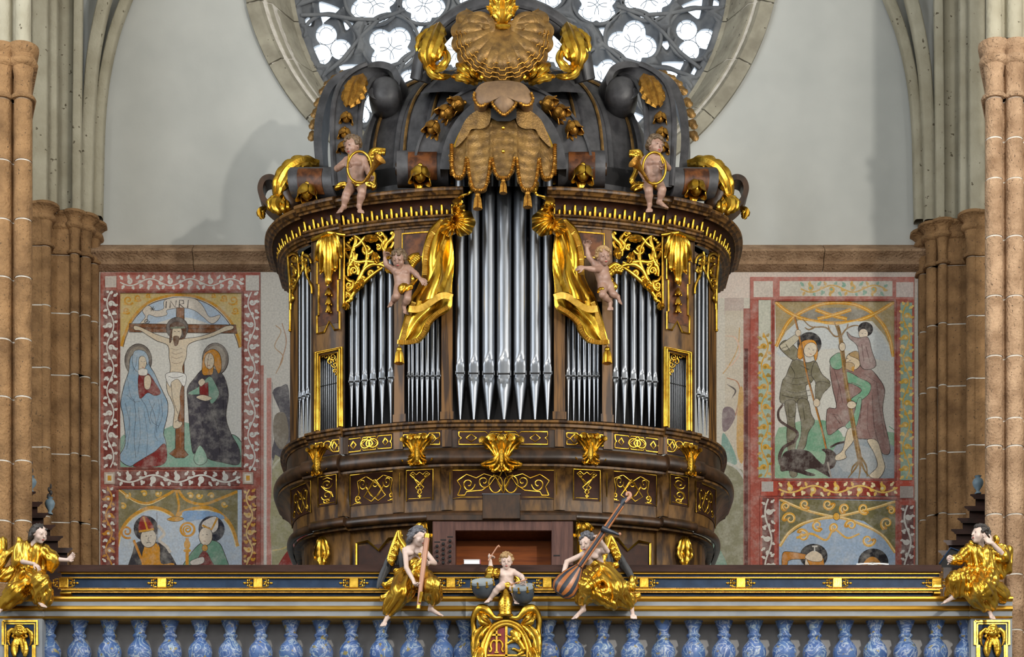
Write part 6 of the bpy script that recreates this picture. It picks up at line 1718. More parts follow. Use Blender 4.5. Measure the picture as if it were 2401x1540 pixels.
# entablature, breaking forward over the middle and end pedestals
ent = [('goldl', 'gilt_cornice', [(.45, 1397), (.015, 1397), (-.012, 1399), (-.015, 1403), (.005, 1406), (.016, 1410), (.45, 1410)]),
       ('grey', 'grey_band', [(.45, 1410), (.018, 1410), (.018, 1420), (.45, 1420)]),
       ('goldl', 'gilt_moulding', [(.45, 1420), (.016, 1420), (.004, 1423), (-.004, 1427), (.012, 1430), (.026, 1432.5), (.45, 1432.5)]),
       ('grey', 'grey_band', [(.45, 1432.5), (.03, 1432.5), (.03, 1444), (.45, 1444)]),
       ('goldl', 'gilt_fillet', [(.45, 1444), (.024, 1444), (.014, 1446.5), (.024, 1449.5), (.45, 1449.5)])]
for mt, nm, sec_ in ent:
    for x0, x1, f_ in ((XL, 102, .05), (102, 1092, 0), (1092, 1284, .05), (1284, 2273, 0), (2273, XR, .05)):
        gp(xsec(MB(), [(Y - (f_ if Y < .4 else 0), p) for Y, p in sec_], x0, x1), nm, mt)
gp(xsec(MB(), [(.42, 1448), (.42, 1640), (.47, 1640), (.47, 1448)], XL, XR), 'backing_board', 'greyd')
gp(xsec(MB(), [(.0, 1604), (.0, 1640), (.42, 1640), (.42, 1604)], XL, XR), 'base_rail', 'grey')
BP = [(21, 1449.5), (22, 1452), (22, 1457), (19.5, 1460), (20, 1463), (17.5, 1467), (14, 1475), (12, 1483), (12.3, 1486), (16, 1488), (17, 1491), (15, 1494.5), (12.6, 1497), (13, 1500), (17, 1506), (23, 1513), (27, 1521), (28.5, 1530), (27, 1541), (22, 1555), (15, 1570), (12.5, 1578), (17, 1582), (18, 1588), (15, 1591), (21, 1594), (21, 1604)]
kb = 20.2 / F
q = MB(); q.lathe([(r * kb, (1604 - p) * kb) for r, p in BP], (0, 0, 0), 28)
bx = [115 + 70.9 * i for i in range(14)] + [1090] + [1284] + [1342 + 71 * i for i in range(14)]
proto = None
for px in bx:
    if proto is None: proto = link_mesh('baluster', np.array(q.v), q.f, M['marble'], par, 50); o = proto
    else: o = proto.copy(); COL.objects.link(o); o.parent = par
    o.location = Vector((X_at(px, .2), .2, zpx(1604, .2))) - par.location
# pedestals with cherub reliefs at the ends, a plain one in the middle
for x0, x1, rel in ((-40, 100, 48), (1104, 1270, None), (2276, 2372, 2325)):
    ped = gp(xsec(MB(), [(-.02, 1449), (-.02, 1640), (.42, 1640), (.42, 1449)], x0, x1), 'pedestal', 'grey')
    if rel is None: continue
    m = MB(); Yf = -.02
    fn = lambda u, v, w: P(rel + u, v, Yf - w) if False else np.array([X_at(rel + u, Yf), Yf - w, zpx(v, Yf)])
    m.prism([(-33, 1462), (33, 1462), (33, 1512), (28, 1512), (28, 1604), (-28, 1604), (-28, 1512), (-33, 1512)], fn, 0, .004); gp(m, 'panel_ground', 'blue', ped, 0)
    for w_, r_ in ((0, .016), (6, .008)):
        ol = [(-40 + w_, 1457 + w_), (40 - w_, 1457 + w_), (40 - w_, 1512), (34 - w_ * .8, 1513), (34 - w_ * .8, 1604), (-34 + w_ * .8, 1604), (-34 + w_ * .8, 1513), (-40 + w_, 1512), (-40 + w_, 1457 + w_)]
        m = MB(); m.tube([fn(u, v, .012) for u, v in ol], r_, 4, flat=1); gp(m, 'panel_frame', 'gold', ped, 30)
    s_ = SDF(.006); C = fn(0, 1484, .03)
    s_.ell(C, (.05, .045, .058), .01); s_.ell(C + [0, -.035, -.02], (.034, .02, .03), .01); s_.ell(C + [0, -.055, -.008], (.009, .012, .012), .006)
    for e in (-1, 1):
        s_.ell(C + [e * .02, -.043, .006], (.012, .012, .008), .004, sub=True); s_.ell(C + [e * .024, -.036, -.016], .02, .01)
        for k in range(6): s_.ell(C + [e * (.012 + .013 * k * .8), -.02 + .004 * k, .056 - .011 * k * k * .35], .019, .006)
        for k in range(4):                                   # wings
            s_.path(cr([C + [e * .04, .01, .01], C + [e * (.075 + .012 * k), -.005, .03 - .01 * k], C + [e * (.10 + .005 * k), .0, -.02 - .022 * k], C + [e * (.115 - .008 * k), .01, -.075 - .018 * k]], 3), [.018, .017, .012, .006], .004)
        s_.path(cr([C + [e * .03, 0, -.05], C + [e * .05, -.01, -.10], C + [e * .06, 0, -.17], C + [e * .05, 0, -.22]], 3), [.012, .02, .026, .022], .006, folds=(.004, 5, 2))
        s_.path(cr([C + [e * .005, 0, -.055], C + [e * .02, -.01, -.12], C + [e * .03, 0, -.19]], 3), [.012, .016, .014], .006)
    s_.build('cherub_head', M['gold'], ped)
# gilt plaques of the desk
pq = MB(); w_ = sc(11, .2); h_ = sc(11.5, .2); pq.bevbox(-w_, w_, -.022, .0, -h_, h_, .006)
kk = 20.2 / F; fqs = []
for e in (-1, 1):
    fq = MB(); fqs.append(fq)
    for s_ in (-1, 1):
        fq.tube([(e * a * kk, -.008, s_ * b_ * kk) for a, b_ in cr([(12, 9), (17, 9), (20, 5), (17, 2), (14, 4)], 4)], .0045, 5)
        fq.tube([(e * a * kk, -.008, s_ * b_ * kk) for a, b_ in cr([(14, 8), (20, 9), (24, 5), (25, 8)], 4)], .004, 5)
    fq.tube([(e * 12 * kk, -.008, 0), (e * 34 * kk, -.008, 0)], .005, 5); fq.ell((e * 31 * kk, -.008, 0), (.016, .008, .012), 6, 4); fq.ell((e * 24 * kk, -.008, 0), (.008, .008, .02), 6, 4)
first = None
for px in (150, 380, 605, 830, 1057, 1283, 1510, 1737, 1963, 2196):
    if first is None:
        a_ = link_mesh('gilt_plaque', np.array(pq.v), pq.f, M['gold'], par, 30)
        first = [a_] + [link_mesh('filigree', np.array(fq.v), fq.f, M['gold'], a_, 60) for fq in fqs]
    else:
        a_ = first[0].copy(); COL.objects.link(a_); a_.parent = par
        for c_ in first[1:]:
            c_ = c_.copy(); COL.objects.link(c_); c_.parent = a_
    a_.location = Vector((X_at(px, .2), .2, zpx(1367, .2))) - par.location
for v_ in [proto] + first: v_.data.transform(Matrix.Translation(Vector(ORG[par.name])))
for v_ in pm.values(): v_.data.transform(Matrix.Translation(Vector(ORG[O.name])))

# ------------------------------------------------------------------ coat of arms on the middle pedestal
ca = tag(empty('coat_of_arms', P(1187, 1604, -.05)), 'gilded coat of arms with mitre, red field with cross and blue field with lion', 'emblem')
Yc = -.07
def cp(mb, name, mat, parent=None, smooth=50): return mb.build(name, M[mat], parent or ca, smooth)


CC = lambda x, y, d=0.0: P(x, y, Yc - d)
arch_in = [(1137, 1604), (1137, 1540), (1140, 1515), (1150, 1488), (1166, 1470), (1187, 1463), (1208, 1470), (1224, 1488), (1234, 1515), (1238, 1540), (1238, 1604)]
ai = cr(arch_in, 5)
lh = [p for p in ai if p[0] <= 1187] + [(1187, 1604)]; rh = [(1187, 1604), (1187, 1463)] + [p for p in ai if p[0] > 1187]
cp(MB().prism(lh, lambda u, v, w: CC(u, v, w), 0, .02), 'red_field', 'red', smooth=0)
cp(MB().prism(rh, lambda u, v, w: CC(u, v, w), 0, .02), 'blue_field', 'sblue', smooth=0)
m = MB(); m.tube([CC(x, y, .03) for x, y in ai], .024, 10); m.tube([CC(x + (x - 1187) * .16, y - 7 + (y - 1463) * .02, .02) for x, y in ai], .028, 10)
cp(m, 'shield_frame', 'gold')
cp(MB().box(X_at(1184.5, Yc), X_at(1190, Yc), Yc - .035, Yc, zpx(1604, Yc), zpx(1464, Yc)).box(X_at(1139, Yc), X_at(1237, Yc), Yc - .035, Yc, zpx(1540, Yc), zpx(1536, Yc)), 'divider', 'gold', smooth=0)
m = MB(); m.box(X_at(1162.5, Yc), X_at(1166.5, Yc), Yc - .045, Yc - .015, zpx(1531, Yc), zpx(1478, Yc)); m.box(X_at(1154, Yc), X_at(1175, Yc), Yc - .045, Yc - .015, zpx(1493, Yc), zpx(1488.5, Yc)); m.box(X_at(1160, Yc), X_at(1169, Yc), Yc - .045, Yc - .015, zpx(1533, Yc), zpx(1530, Yc)); m.box(X_at(1161.5, Yc), X_at(1167.5, Yc), Yc - .045, Yc - .015, zpx(1481, Yc), zpx(1478, Yc))
for e in (-1, 1): m.tube([CC(1164.5 + e * a, b_, .03) for a, b_ in cr([(0, 1505), (6, 1501), (12, 1506), (14, 1515), (12, 1522), (15, 1528), (18, 1524)], 5)], [.012, .013, .008], 8)
m.tube([CC(1147, 1529, .03), CC(1149, 1526, .03)], .008, 6)
cp(m, 'cross_emblem', 'gold', smooth=40)
s_ = SDF(.0065); LP = lambda x, y, d=.035: CC(1080 + x / 5.5, 1260 + y / 5.5, d)
s_.path([LP(700, 1260), LP(730, 1310), LP(780, 1380), LP(810, 1440)], [.036, .032, .024, .026], .01)
s_.ell(LP(690, 1230, .045), (.036, .026, .036), .01); s_.cap(LP(665, 1215, .05), LP(650, 1225, .05), .014, .01)
for k in range(16): a = k * .8; s_.ell(LP(715 + 40 * math.cos(a) + k, 1270 + 55 * math.sin(a) + k, .05), .017, .004)
for pts in (((680, 1290), (640, 1290), (605, 1265)), ((690, 1330), (650, 1340), (605, 1370)), ((810, 1430), (760, 1470), (690, 1435), (670, 1440)), ((820, 1440), (800, 1490), (760, 1510), (735, 1515))): s_.path([LP(*p) for p in pts], [.02, .015, .01], .006)
s_.path([LP(p[0], p[1]) for p in cr([(815, 1430), (850, 1400), (835, 1330), (800, 1290), (820, 1250)], 4)], [.01, .007, .012], .004)
s_.build('lion_emblem', M['gold'], ca)
m = MB()
for x, y, r_ in ((625, 1470, .03), (660, 1480, .035), (700, 1490, .03), (640, 1440, .02)): m.ell(LP(x, y, .02), (r_, .012, r_), 7, 5)
cp(m, 'rock_mount', 'green')
# mitre
G = []
for t in np.linspace(0, 1, 14):
    y = 1442 - 62 * t; w = np.interp(t, [0, .1, .3, .5, .7, .85, .95, 1], [15.5, 15, 16.5, 16.8, 14, 9.5, 5, 1.0])
    G.append([P(1185 + w * math.cos(a), y, -.12 + sc(w, 0) * .55 * math.sin(a)) for a in np.linspace(0, 2 * math.pi, 24, endpoint=False)])
mi = cp(MB().grid(np.array(G), cv=True), 'mitre', 'gold')
m = MB()
for i in range(9): m.ell(P(1184, 1438 - i * 6, -.12 - sc(np.interp(i / 9, [0, .3, .6, 1], [15, 17, 15, 6]), 0) * .57), .009, 6, 4)
for x, y in ((1173, 1420), (1195, 1420), (1174, 1413), (1194, 1413), (1172, 1426), (1196, 1426), (1177, 1419), (1191, 1419)): m.ell(P(x, y, -.18), .007, 6, 4)
m.tube([P(1185 + 16 * math.cos(a), 1441, -.12 + sc(16, 0) * .57 * math.sin(a)) for a in np.linspace(math.pi, 2 * math.pi, 20)], .011, 6); cp(m, 'mitre_beads', 'gold', mi)
cp(MB().add(np.array(G).reshape(-1, 3) * [1, 1, 1] + np.array([0, .12, .03]), [(i * 24 + j, (i + 1) * 24 + j, (i + 1) * 24 + (j + 1) % 24, i * 24 + (j + 1) % 24) for i in range(13) for j in range(24)]), 'mitre_back', 'drum', mi)
for e in (-1, 1):
    X2 = lambda x: 1187 + e * (1187 - x)
    m = MB(); a = cr([(1178, 1446), (1160, 1448), (1148, 1438), (1138, 1428), (1124, 1428), (1114, 1440), (1110, 1458), (1112, 1480), (1110, 1510), (1114, 1545), (1118, 1600)], 6)
    m.tube([CC(X2(x), y, .05 + .03 * math.sin(i * .1)) for i, (x, y) in enumerate(a)], [.016, .026, .042, .046, .034, .03, .03, .034, .03], 10, flat=.8)
    leaf(m, cr([CC(X2(1124), 1436, .05), CC(X2(1132), 1452, .10), CC(X2(1148), 1462, .06)], 6), .05, (0, -1, 0), 3, .4); leaf(m, cr([CC(X2(1150), 1460, .03), CC(X2(1130), 1476, .07), CC(X2(1116), 1500, .06), CC(X2(1112), 1540, .05)], 6), .045, (0, -1, 0), 4, .4)
    leaf(m, cr([CC(X2(1128), 1520, .04), CC(X2(1120), 1545, .08), CC(X2(1126), 1580, .05)], 6), .06, (0, -1, 0), 4, .4)
    cp(m, 'frame_scroll', 'gold')

# ------------------------------------------------------------------ organ console, books, drums
con = tag(empty('organ_console', P(1180, 1420, 1.5)), 'brown wooden organ console niche with stop knobs and orange back panel', 'console')
def kp(mb, name, mat, parent=None, smooth=0): return mb.build(name, M[mat], parent or con, smooth)


def fbox(x0, x1, y0, y1, Y, dep, b_=.006, mb=None):
    """box whose front face shows columns x0..x1 and rows y0..y1 at depth Y"""
    mb = mb or MB(); a, c = P(x0, y1, Y), P(x1, y0, Y)
    return mb.bevbox(a[0], c[0], Y, Y + dep, a[2], c[2], b_)


Yk = 1.45
kp(fbox(1014, 1068, 1219, 1663, Yk, .4), 'jamb', 'oak'); kp(fbox(1293, 1344, 1219, 1663, Yk, .4), 'jamb', 'oak'); kp(fbox(1066, 1295, 1219, 1244, Yk + .003, .4), 'header', 'oak')
kp(fbox(1060, 1300, 1240, 1663, Yk + .36, .04), 'back_panel', 'orange'); kp(fbox(1000, 1352, 1206, 1220, Yk - .02, .45), 'console_top', 'walnutd')
kp(fbox(1131, 1220, 1158, 1216, Yk - .05, .03), 'music_board', 'walnutd'); kp(fbox(1130, 1221, 1156.5, 1159, Yk - .055, .035, .001), 'music_board_edge', 'lead')
kq = MB(); kq.lathe([(.0, -.045), (.013, -.044), (.017, -.034), (.014, -.02), (.008, -.015), (.008, 0)], (0, 0, 0), 10, (0, 1, 0)); kpro = None
for x, ys in ((1025, (1282, 1294, 1306, 1317)), (1039.4, (1277, 1289, 1300, 1311, 1321)), (1055.3, (1270, 1282, 1294, 1306, 1317))):
    for y in ys:
        if kpro is None: kpro = link_mesh('stop_knob', np.array(kq.v) + ORG[con.name], kq.f, M['slot'], con, 50); o = kpro
        else: o = kpro.copy(); COL.objects.link(o); o.parent = con
        o.location = Vector(P(x, y, Yk)) - con.location
    kp(fbox(x - 6.5, x + 6.5, ys[0] - 13, ys[0] - 10.5, Yk - .004, .004, .0005), 'name_plate', 'slot')
kp(fbox(1298, 1313, 1300.5, 1303.5, Yk - .004, .004, .0005), 'name_plate', 'slot')
b_ = tag(empty('book', P(1107, 1323.6, .2)), 'thick closed book with white page edges lying before the organ console', 'book')
fbox(1088, 1125, 1312, 1322, .14, .22, .001).build('page_block', M['white'], b_, 0); fbox(1087, 1125, 1311.2, 1312, .135, .23, .0003).build('cover_board', M['white'], b_, 0); fbox(1083, 1128, 1322, 1323.6, .135, .23, .0003).build('lower_cover', M['rail'], b_, 0); fbox(1125, 1127, 1311.5, 1322, .135, .23, .0003).build('spine', M['paperbook'], b_, 0)
b_ = tag(empty('open_book', P(2046, 1323.8, .2)), 'open book with white pages lying on the rail below the right mural', 'book')
for a in (-1, 1):
    G = [[P(2046 + a * x, 1323.5 - h - (0 if i == 0 else 1.5), .15 + .12 * i) for i in (0, 1)] for x, h in ((0, 1.0), (5, 2.6), (14, 2.8), (28, 2.0), (38, .8))]
    m = MB(); m.sheet(np.array(G), .008 * a); m.build('page_half', M['white'], b_, 60)
dsk = tag(empty('music_desk', P(2240, 1330, .35)), 'dark slanted music desk on the rail behind the gold-robed angel at the right', 'desk')
m = MB(); m.prism([(2198, 1330), (2229, 1284), (2262, 1296), (2250, 1330)], lambda u, v, w: P(u, v, .3 + w), 0, .03); m.build('desk_board', M['slot'], dsk, 0)
m = MB(); m.tube(PP([(2202, 1322), (2229, 1284), (2262, 1296)], .29), .008, 6); m.build('desk_edge', M['blue'], dsk)


def drum(x, y, w, h, tilt, Y, label):
    d = tag(empty('kettledrum', P(x, y + h, Y)), label, 'drum', 'kettledrums of the drumming cherub'); r = sc(w, Y); c = P(x, y, Y); ax = nrm((math.sin(tilt), -.55, 1)); H = sc(h, Y)
    MB().lathe([(r, 0), (r * 1.02, -.01), (r * .99, -H * .3), (r * .9, -H * .6), (r * .68, -H * .85), (r * .35, -H * .98), (0, -H)], c, 28, ax).build('kettle', M['drum'], d, 60)
    MB().lathe([(0, .01), (r * .97, .01), (r * 1.03, .012), (r * 1.05, 0), (r * 1.03, -.012), (r * .98, -.014)], c, 28, ax).build('drumhead', M['drumskin'], d, 50)
    e1 = nrm(np.cross(ax, (0, 1, 0))); e2 = np.cross(ax, e1)
    for k in range(8):
        a = k * math.pi / 4 + .35; p_ = c + (e1 * math.cos(a) + e2 * math.sin(a)) * r * 1.04
        m = MB(); m.tube([p_ + ax * .012, p_ - ax * .034], .009, 6); m.ell(p_ + ax * .016, .01, 6, 4); m.tube([p_ - ax * .026 - e1 * .014, p_ - ax * .026 + e1 * .014], .007, 5); m.build('tension_screw', M['gold'], d, 50)


drum(1131, 1364, 27, 38, -.10, -.16, 'slate grey kettledrum to the left of the gilded mitre'); drum(1226, 1376, 26, 40, -.12, -.18, 'slate grey kettledrum to the right of the gilded mitre')

# ------------------------------------------------------------------ dark stalls with stepped cornices at both ends of the gallery, urns on top
for sg in (-1, 1):
    st = tag(empty('stepped_stall', P(90 if sg < 0 else 2290, 1420, 2.4)), 'dark wooden stall with stepped cornice beside the %s pillar' % ('left' if sg < 0 else 'right'), 'stall')
    tips = ([(84, 1152), (100, 1176), (114, 1202), (130, 1230), (148, 1256), (170, 1284)] if sg < 0 else [(2275, 1158), (2261, 1186), (2245, 1214), (2230, 1240), (2212, 1266), (2200, 1290)])
    xo = 20 if sg < 0 else 2345
    for i, (tx, ty) in enumerate(tips):
        a, c = sorted((xo, tx)); Yq = 2.3 - .06 * i
        m = MB(); xs_ = [(tx - sg * 0, ty), (tx + sg * 3, ty + 4), (tx + sg * 8, ty + 9)]
        m.prism([(xo, ty), (tx, ty), (tx, ty + 4), (tx + sg * 6, ty + 7), (tx + sg * 9, ty + 12), (xo, ty + 12)], lambda u, v, w: P(u, v, Yq + w), 0, 1.0); m.build('cornice_step', M['stall'], st, 0)
        ny = tips[i + 1][1] if i < 5 else 1420
        m = MB(); m.prism([(xo, ty + 12), (tx + sg * 12, ty + 12), (tx + sg * 12, ny + 1), (xo, ny + 1)], lambda u, v, w: P(u, v, Yq + .06 + w), 0, .9); m.build('riser', M['stall'], st, 0)


def urn(x, y, r, h, label, fin=0):
    u_ = tag(empty('urn', P(x, y, 2.6)), label, 'urn', 'urns on the stepped stalls'); k = 22.6 / F; c = P(x, y, 2.6)
    MB().lathe([(r * .55 * k, 0), (r * .6 * k, .01), (r * .3 * k, h * .15 * k), (r * .35 * k, h * .22 * k), (r * .85 * k, h * .45 * k), (r * k, h * .66 * k), (r * .8 * k, h * .82 * k), (r * .4 * k, h * .9 * k), (r * .5 * k, h * .96 * k), (r * .65 * k, h * k), (0, h * k)], c, 18).build('vase', M['urn'], u_, 50)
    if fin:
        m = MB()
        for t in range(4): m.ell(c + np.array([(t % 2 - .5) * .02, 0, (h + fin * (t + .5) / 4) * k]), (.024 - .004 * t, .024 - .004 * t, fin * k * .2), 8, 6)
        m.build('flame_finial', M['haird'], u_, 60)


urn(72, 1154, 14, 38, 'pale blue urn with dark finial on the highest step beside the left pillar', 34); urn(117, 1206, 12, 40, 'pale blue urn on a lower step right of the left pillar', 30); urn(2293, 1158, 13, 42, 'squat pale blue urn on the stepped stall beside the right pillar')
# ------------------------------------------------------------------ carved figures
def frame(f, u=(0, 0, 1)):
    f = nrm(f); r = nrm(np.cross(f, u)); return r, f, np.cross(r, f)


def head(s, c, f, S, tilt=0.0):
    up = np.array([math.sin(tilt), 0, math.cos(tilt)]); r, f, u = frame(f, up); R = np.array([r, f, u])
    q = lambda a, b_, d: c + (r * a + f * b_ + u * d) * S
    s.ell(q(0, -.03, .08), np.array([.37, .44, .42]) * S, .05 * S, R); s.ell(q(0, .1, -.18), np.array([.26, .30, .31]) * S, .1 * S, R)
    s.ell(q(0, .24, -.40), .10 * S, .08 * S)
    for e in (-1, 1):
        s.ell(q(e * .17, .22, -.17), .145 * S, .06 * S); s.ell(q(e * .155, .40, .015), np.array([.085, .08, .06]) * S, .04 * S, R, sub=True)
        s.ell(q(e * .15, .325, .01), .085 * S, .01 * S); s.ell(q(e * .37, -.02, -.06), np.array([.04, .09, .12]) * S, .03 * S, R)
        s.cap(q(e * .06, .39, .10), q(e * .22, .34, .10), .04 * S, .03 * S, .04 * S)
    s.cap(q(0, .40, .06), q(0, .48, -.12), .035 * S, .055 * S, .03 * S); s.ell(q(0, .375, -.255), np.array([.1, .05, .03]) * S, .02 * S, R); s.ell(q(0, .37, -.30), np.array([.08, .05, .03]) * S, .02 * S, R)
    return q, R


def hand(s, w, tip, n_, S, curl=.5, fan=1.0, side=1):
    d = nrm(np.asarray(tip) - w); n_ = np.asarray(n_, float); n_ = nrm(n_ - d * (n_ @ d)); sd = np.cross(d, n_) * side; L = min(np.linalg.norm(np.asarray(tip) - w) / (.72 * S), 1.15)
    Rm = np.array([sd, n_, d]); s.ell(w + d * .19 * S, np.array([.17, .085, .22]) * S, .04 * S, Rm)
    rf = max(.047 * S, 1.2 * s.h)
    for i, (o, ln_) in enumerate(((-.135, .9), (-.045, 1.05), (.045, 1.0), (.135, .8))):
        b_ = w + d * .34 * S * L + sd * o * S * fan
        a1 = curl * (.6 + .15 * i); m1 = b_ + (d * math.cos(a1) + n_ * math.sin(a1) + sd * o * .5 * fan) * .2 * S * ln_
        a2 = curl * 1.9; t_ = m1 + (d * math.cos(a2) + n_ * math.sin(a2)) * .19 * S * ln_
        s.cap(b_, m1, rf, rf * .95, .01 * S); s.cap(m1, t_, rf * .95, rf * .8, .008 * S)
    b_ = w + d * .12 * S - sd * .13 * S; m1 = b_ + (d * .6 - sd * .8 + n_ * .3) * .17 * S; s.cap(b_, m1, rf * 1.15, rf, .02 * S); s.cap(m1, m1 + (d * .9 - sd * .2 + n_ * .4) * .15 * S, rf, rf * .85, .01 * S)


def foot(s, an, toe, S, up=(0, 0, 1)):
    d = nrm(np.asarray(toe) - an); L = np.linalg.norm(np.asarray(toe) - an); sd = nrm(np.cross(d, up)); n_ = np.cross(sd, d)
    s.ell(an - d * .03 * S - n_ * .07 * S, np.array([.13, .13, .13]) * S, .06 * S)
    b_ = an + d * L * .74 - n_ * .04 * S; s.cap(an - n_ * .02 * S, b_, .13 * S, .10 * S, .06 * S); s.cap(b_ - sd * .07 * S, b_ + sd * .07 * S, .085 * S, .08 * S, .04 * S)
    for i, o in enumerate((-.14, -.07, 0, .065, .125)):
        r_ = max((.065 if i == 0 else .045) * S, 1.1 * s.h); s.cap(b_ + sd * o * S, b_ + sd * o * S * 1.1 + d * (L * .26 - abs(o) * .25 * S), r_, r_ * .9, .02 * S)


def statue(name, label, cat, base, J, S, f, bf=(0, -1, 0), skin='skin', hair='hairb', h=.0065, putto=True, hands=None, tilt=0, hairkind='curl', group=None):
    root = tag(empty(name, base), label, cat, group)
    j = {k: P(*v) for k, v in J.items()}
    s = SDF(h); bf = nrm(bf); L = lambda a, b_, t: a * (1 - t) + b_ * t
    nb, pel = j['neck'], j['pelvis']
    fat = 1.0 if putto else .84
    for e in 'LR':
        sh, hp = j['sh' + e], j['hip' + e] if 'hip' + e in j else L(pel, j['knee' + e], .18)
        j['hip' + e] = hp
        s.cap(L(pel, hp, .55), L(nb, sh, .52) - np.array([0, 0, .10 * S]), .33 * S * fat, .30 * S * fat, .16 * S)
        s.cap(L(sh, nb, .1) - np.array([0, 0, .02 * S]), nb - np.array([0, 0, .1 * S]), .19 * S, .22 * S, .1 * S)
        s.ell(L(nb, sh, .45) - np.array([0, 0, .32 * S]) + bf * .24 * S, np.array([.2, .12, .15]) * S, .1 * S)
        s.ell(sh, .205 * S * fat, .08 * S)
        el, wr = j['el' + e], j['wr' + e]
        s.cap(sh, el, .195 * S * fat, .155 * S * fat, .05 * S); md = L(el, wr, .35); s.cap(el, md, .155 * S * fat, .16 * S * fat, .04 * S); s.cap(md, wr, .16 * S * fat, .105 * S, .04 * S)
        kn, an = j['knee' + e], j['an' + e]
        s.cap(hp, kn, .31 * S * fat, .215 * S * fat, .1 * S); m2 = L(kn, an, .35); s.cap(kn, m2, .20 * S * fat, .215 * S * fat, .05 * S); s.cap(m2, an, .215 * S * fat, .125 * S, .05 * S)
        foot(s, an, j['toe' + e], S)
        hd = (hands or {}).get(e, ((0, -1, 0), .5))
        hand(s, wr, j['hand' + e], hd[0], S, hd[1], side=1 if e == 'L' else -1)
    if putto: s.ell(L(pel, nb, .32) + bf * .16 * S, np.array([.38, .3, .36]) * S, .14 * S)
    else: s.ell(L(pel, nb, .4) + bf * .05 * S, np.array([.36, .26, .4]) * S, .14 * S)
    s.ell(L(pel, nb, .25) + bf * (.47 if putto else .33) * S, .03 * S, .02 * S, sub=True)
    hc = j['head']; q, R = head(s, hc, f, S, tilt)
    s.cap(nb, q(0, -.1, -.3), .2 * S, .18 * S, .08 * S)
    body = s.build('body', M[skin], root)
    ex = nrm(R[1])
    for e in (-1, 1):
        MB().ell(q(e * .15, .393, .012), np.array([.05, .03, .022]) * S, 8, 6, R).build('eye', M['eye'], root, 60)
        MB().tube([q(e * (.07 + .045 * k), .42 - .03 * k * .8, .115 + .012 * (k == 1)) for k in range(4)], .012 * S, 5).build('eyebrow', M['hairb'], root, 60)
    MB().ell(q(0, .405, -.275), np.array([.085, .03, .042]) * S, 8, 6, R).build('lips', M['lips'], root, 60)
    # hair
    hs = SDF(max(h * .9, .005)); rr = random.Random(len(label))
    hs.ell(q(0, -.10, .14), np.array([.40, .43, .42]) * S, .03 * S, R); hs.ell(q(0, .42, -.12), np.array([.31, .40, .38]) * S, .05 * S, R, sub=True)
    n_c = 90 if hairkind == 'curl' else 60
    for i in range(n_c):
        a = rr.uniform(0, 2 * math.pi); z = rr.uniform(-.35, 1); rad = math.sqrt(max(0, 1 - z * z)); v = np.array([rad * math.cos(a) * .43, rad * math.sin(a) * .48 - .06, z * .46 + .1])
        if v[1] > .12 and v[2] < .30: continue
        if hairkind == 'curl': hs.ell(q(*v), rr.uniform(.07, .11) * S, .02 * S)
        else: hs.cap(q(*v), q(v[0] * 1.05, v[1] - .16, v[2] - .12), .06 * S, .045 * S, .02 * S)
    if hairkind == 'long':
        for e in (-1, 1):
            hs.path([q(e * .34, -.1, .1), q(e * .38, -.24, -.2), q(e * .3, -.42, -.46)], np.array([.14, .15, .09]) * S, .03 * S, folds=(.02 * S, 5, 6))
        hs.path([q(0, -.42, 0), q(0, -.48, -.3), q(.05, -.5, -.6)], np.array([.22, .2, .1]) * S, .03 * S, folds=(.025 * S, 6, 7))
    hs.build('hair', M[hair], root)
    return root, j, q


def robe(root, name, caps, mat='goldr', h=.008, k=.025, fdir=(-.5, -.85), seed=0):
    """cloth made of folded, tapering tubes: caps = ((p0),(p1), r0 px, r1 px, folds, twist)"""
    s = SDF(h)
    for a, b_, r0, r1, nf, tw in caps:
        A, B_ = P(*a), P(*b_); ra, rb = sc(r0, a[2]), sc(r1, b_[2])
        s.cap(A, B_, ra, rb, k, folds=(.17 * min(ra, rb) + .003, nf + (nf % 2), tw, seed + nf))
    ph = seed * 1.7
    fd = nrm((fdir[0], fdir[1])); px_, pz_ = -fd[1], fd[0]
    def disp(X, Y, Z):
        al = X * fd[0] + Z * fd[1]; pe = X * px_ + Z * pz_
        w = 36 * pe + 1.8 * np.sin(9 * al + 5 * pe + ph) + 9 * Y + ph
        return -.015 * (np.abs(np.sin(w)) - .55) - .005 * (np.abs(np.sin(2.3 * w + 6 * al)) - .5)
    return s.build(name, M[mat], root, disp=disp)


def wing(root, spine, up_dir, n_cov, n_pri, covert, primary, m1='gold', m2='black', Y=0):
    """wing of separate feathers: coverts along spine, then primaries hanging from it"""
    sp_ = resample(cr(PP(spine, Y), 5), 40)
    m = MB()
    for row in range(3):
        for i in range(n_cov):
            t = (i + .5 * (row % 2)) / n_cov; b_ = sp_[int(t * 39)]
            d = np.array(covert, float) * (.55 + .25 * row) * (1 - .35 * t); w = np.linalg.norm(covert) * .2
            leaf(m, [b_ + np.array([0, .02 - .015 * row, 0]) + d * (.25 * row), b_ + np.array([0, -.01 - .005 * row, 0]) + d * (.25 * row + .5), b_ + d * (.25 * row + .9)], w, (0, -1, 0), 1, .3, nu=8, nv=5, wav=0, th=.008)
    m.tube(sp_, [.03, .026, .012], 8); m.build('wing_coverts', M[m1], root, 60)
    if n_pri:
        m = MB()
        for i in range(n_pri):
            t = i / (n_pri - 1); b_ = sp_[int(t * 39)]
            d = np.array(primary[0], float) * (1 - t) + np.array(primary[1], float) * t
            leaf(m, [b_ + np.array([0, .03 + .004 * i, 0]), b_ + d * .5 + np.array([0, .02 + .004 * i, 0]), b_ + d + np.array([0, .035, 0])], np.linalg.norm(d) * .11, (0, -1, 0), 1, .2, nu=10, nv=5, wav=0, th=.008)
        m.build('wing_primaries', M[m2], root, 60)


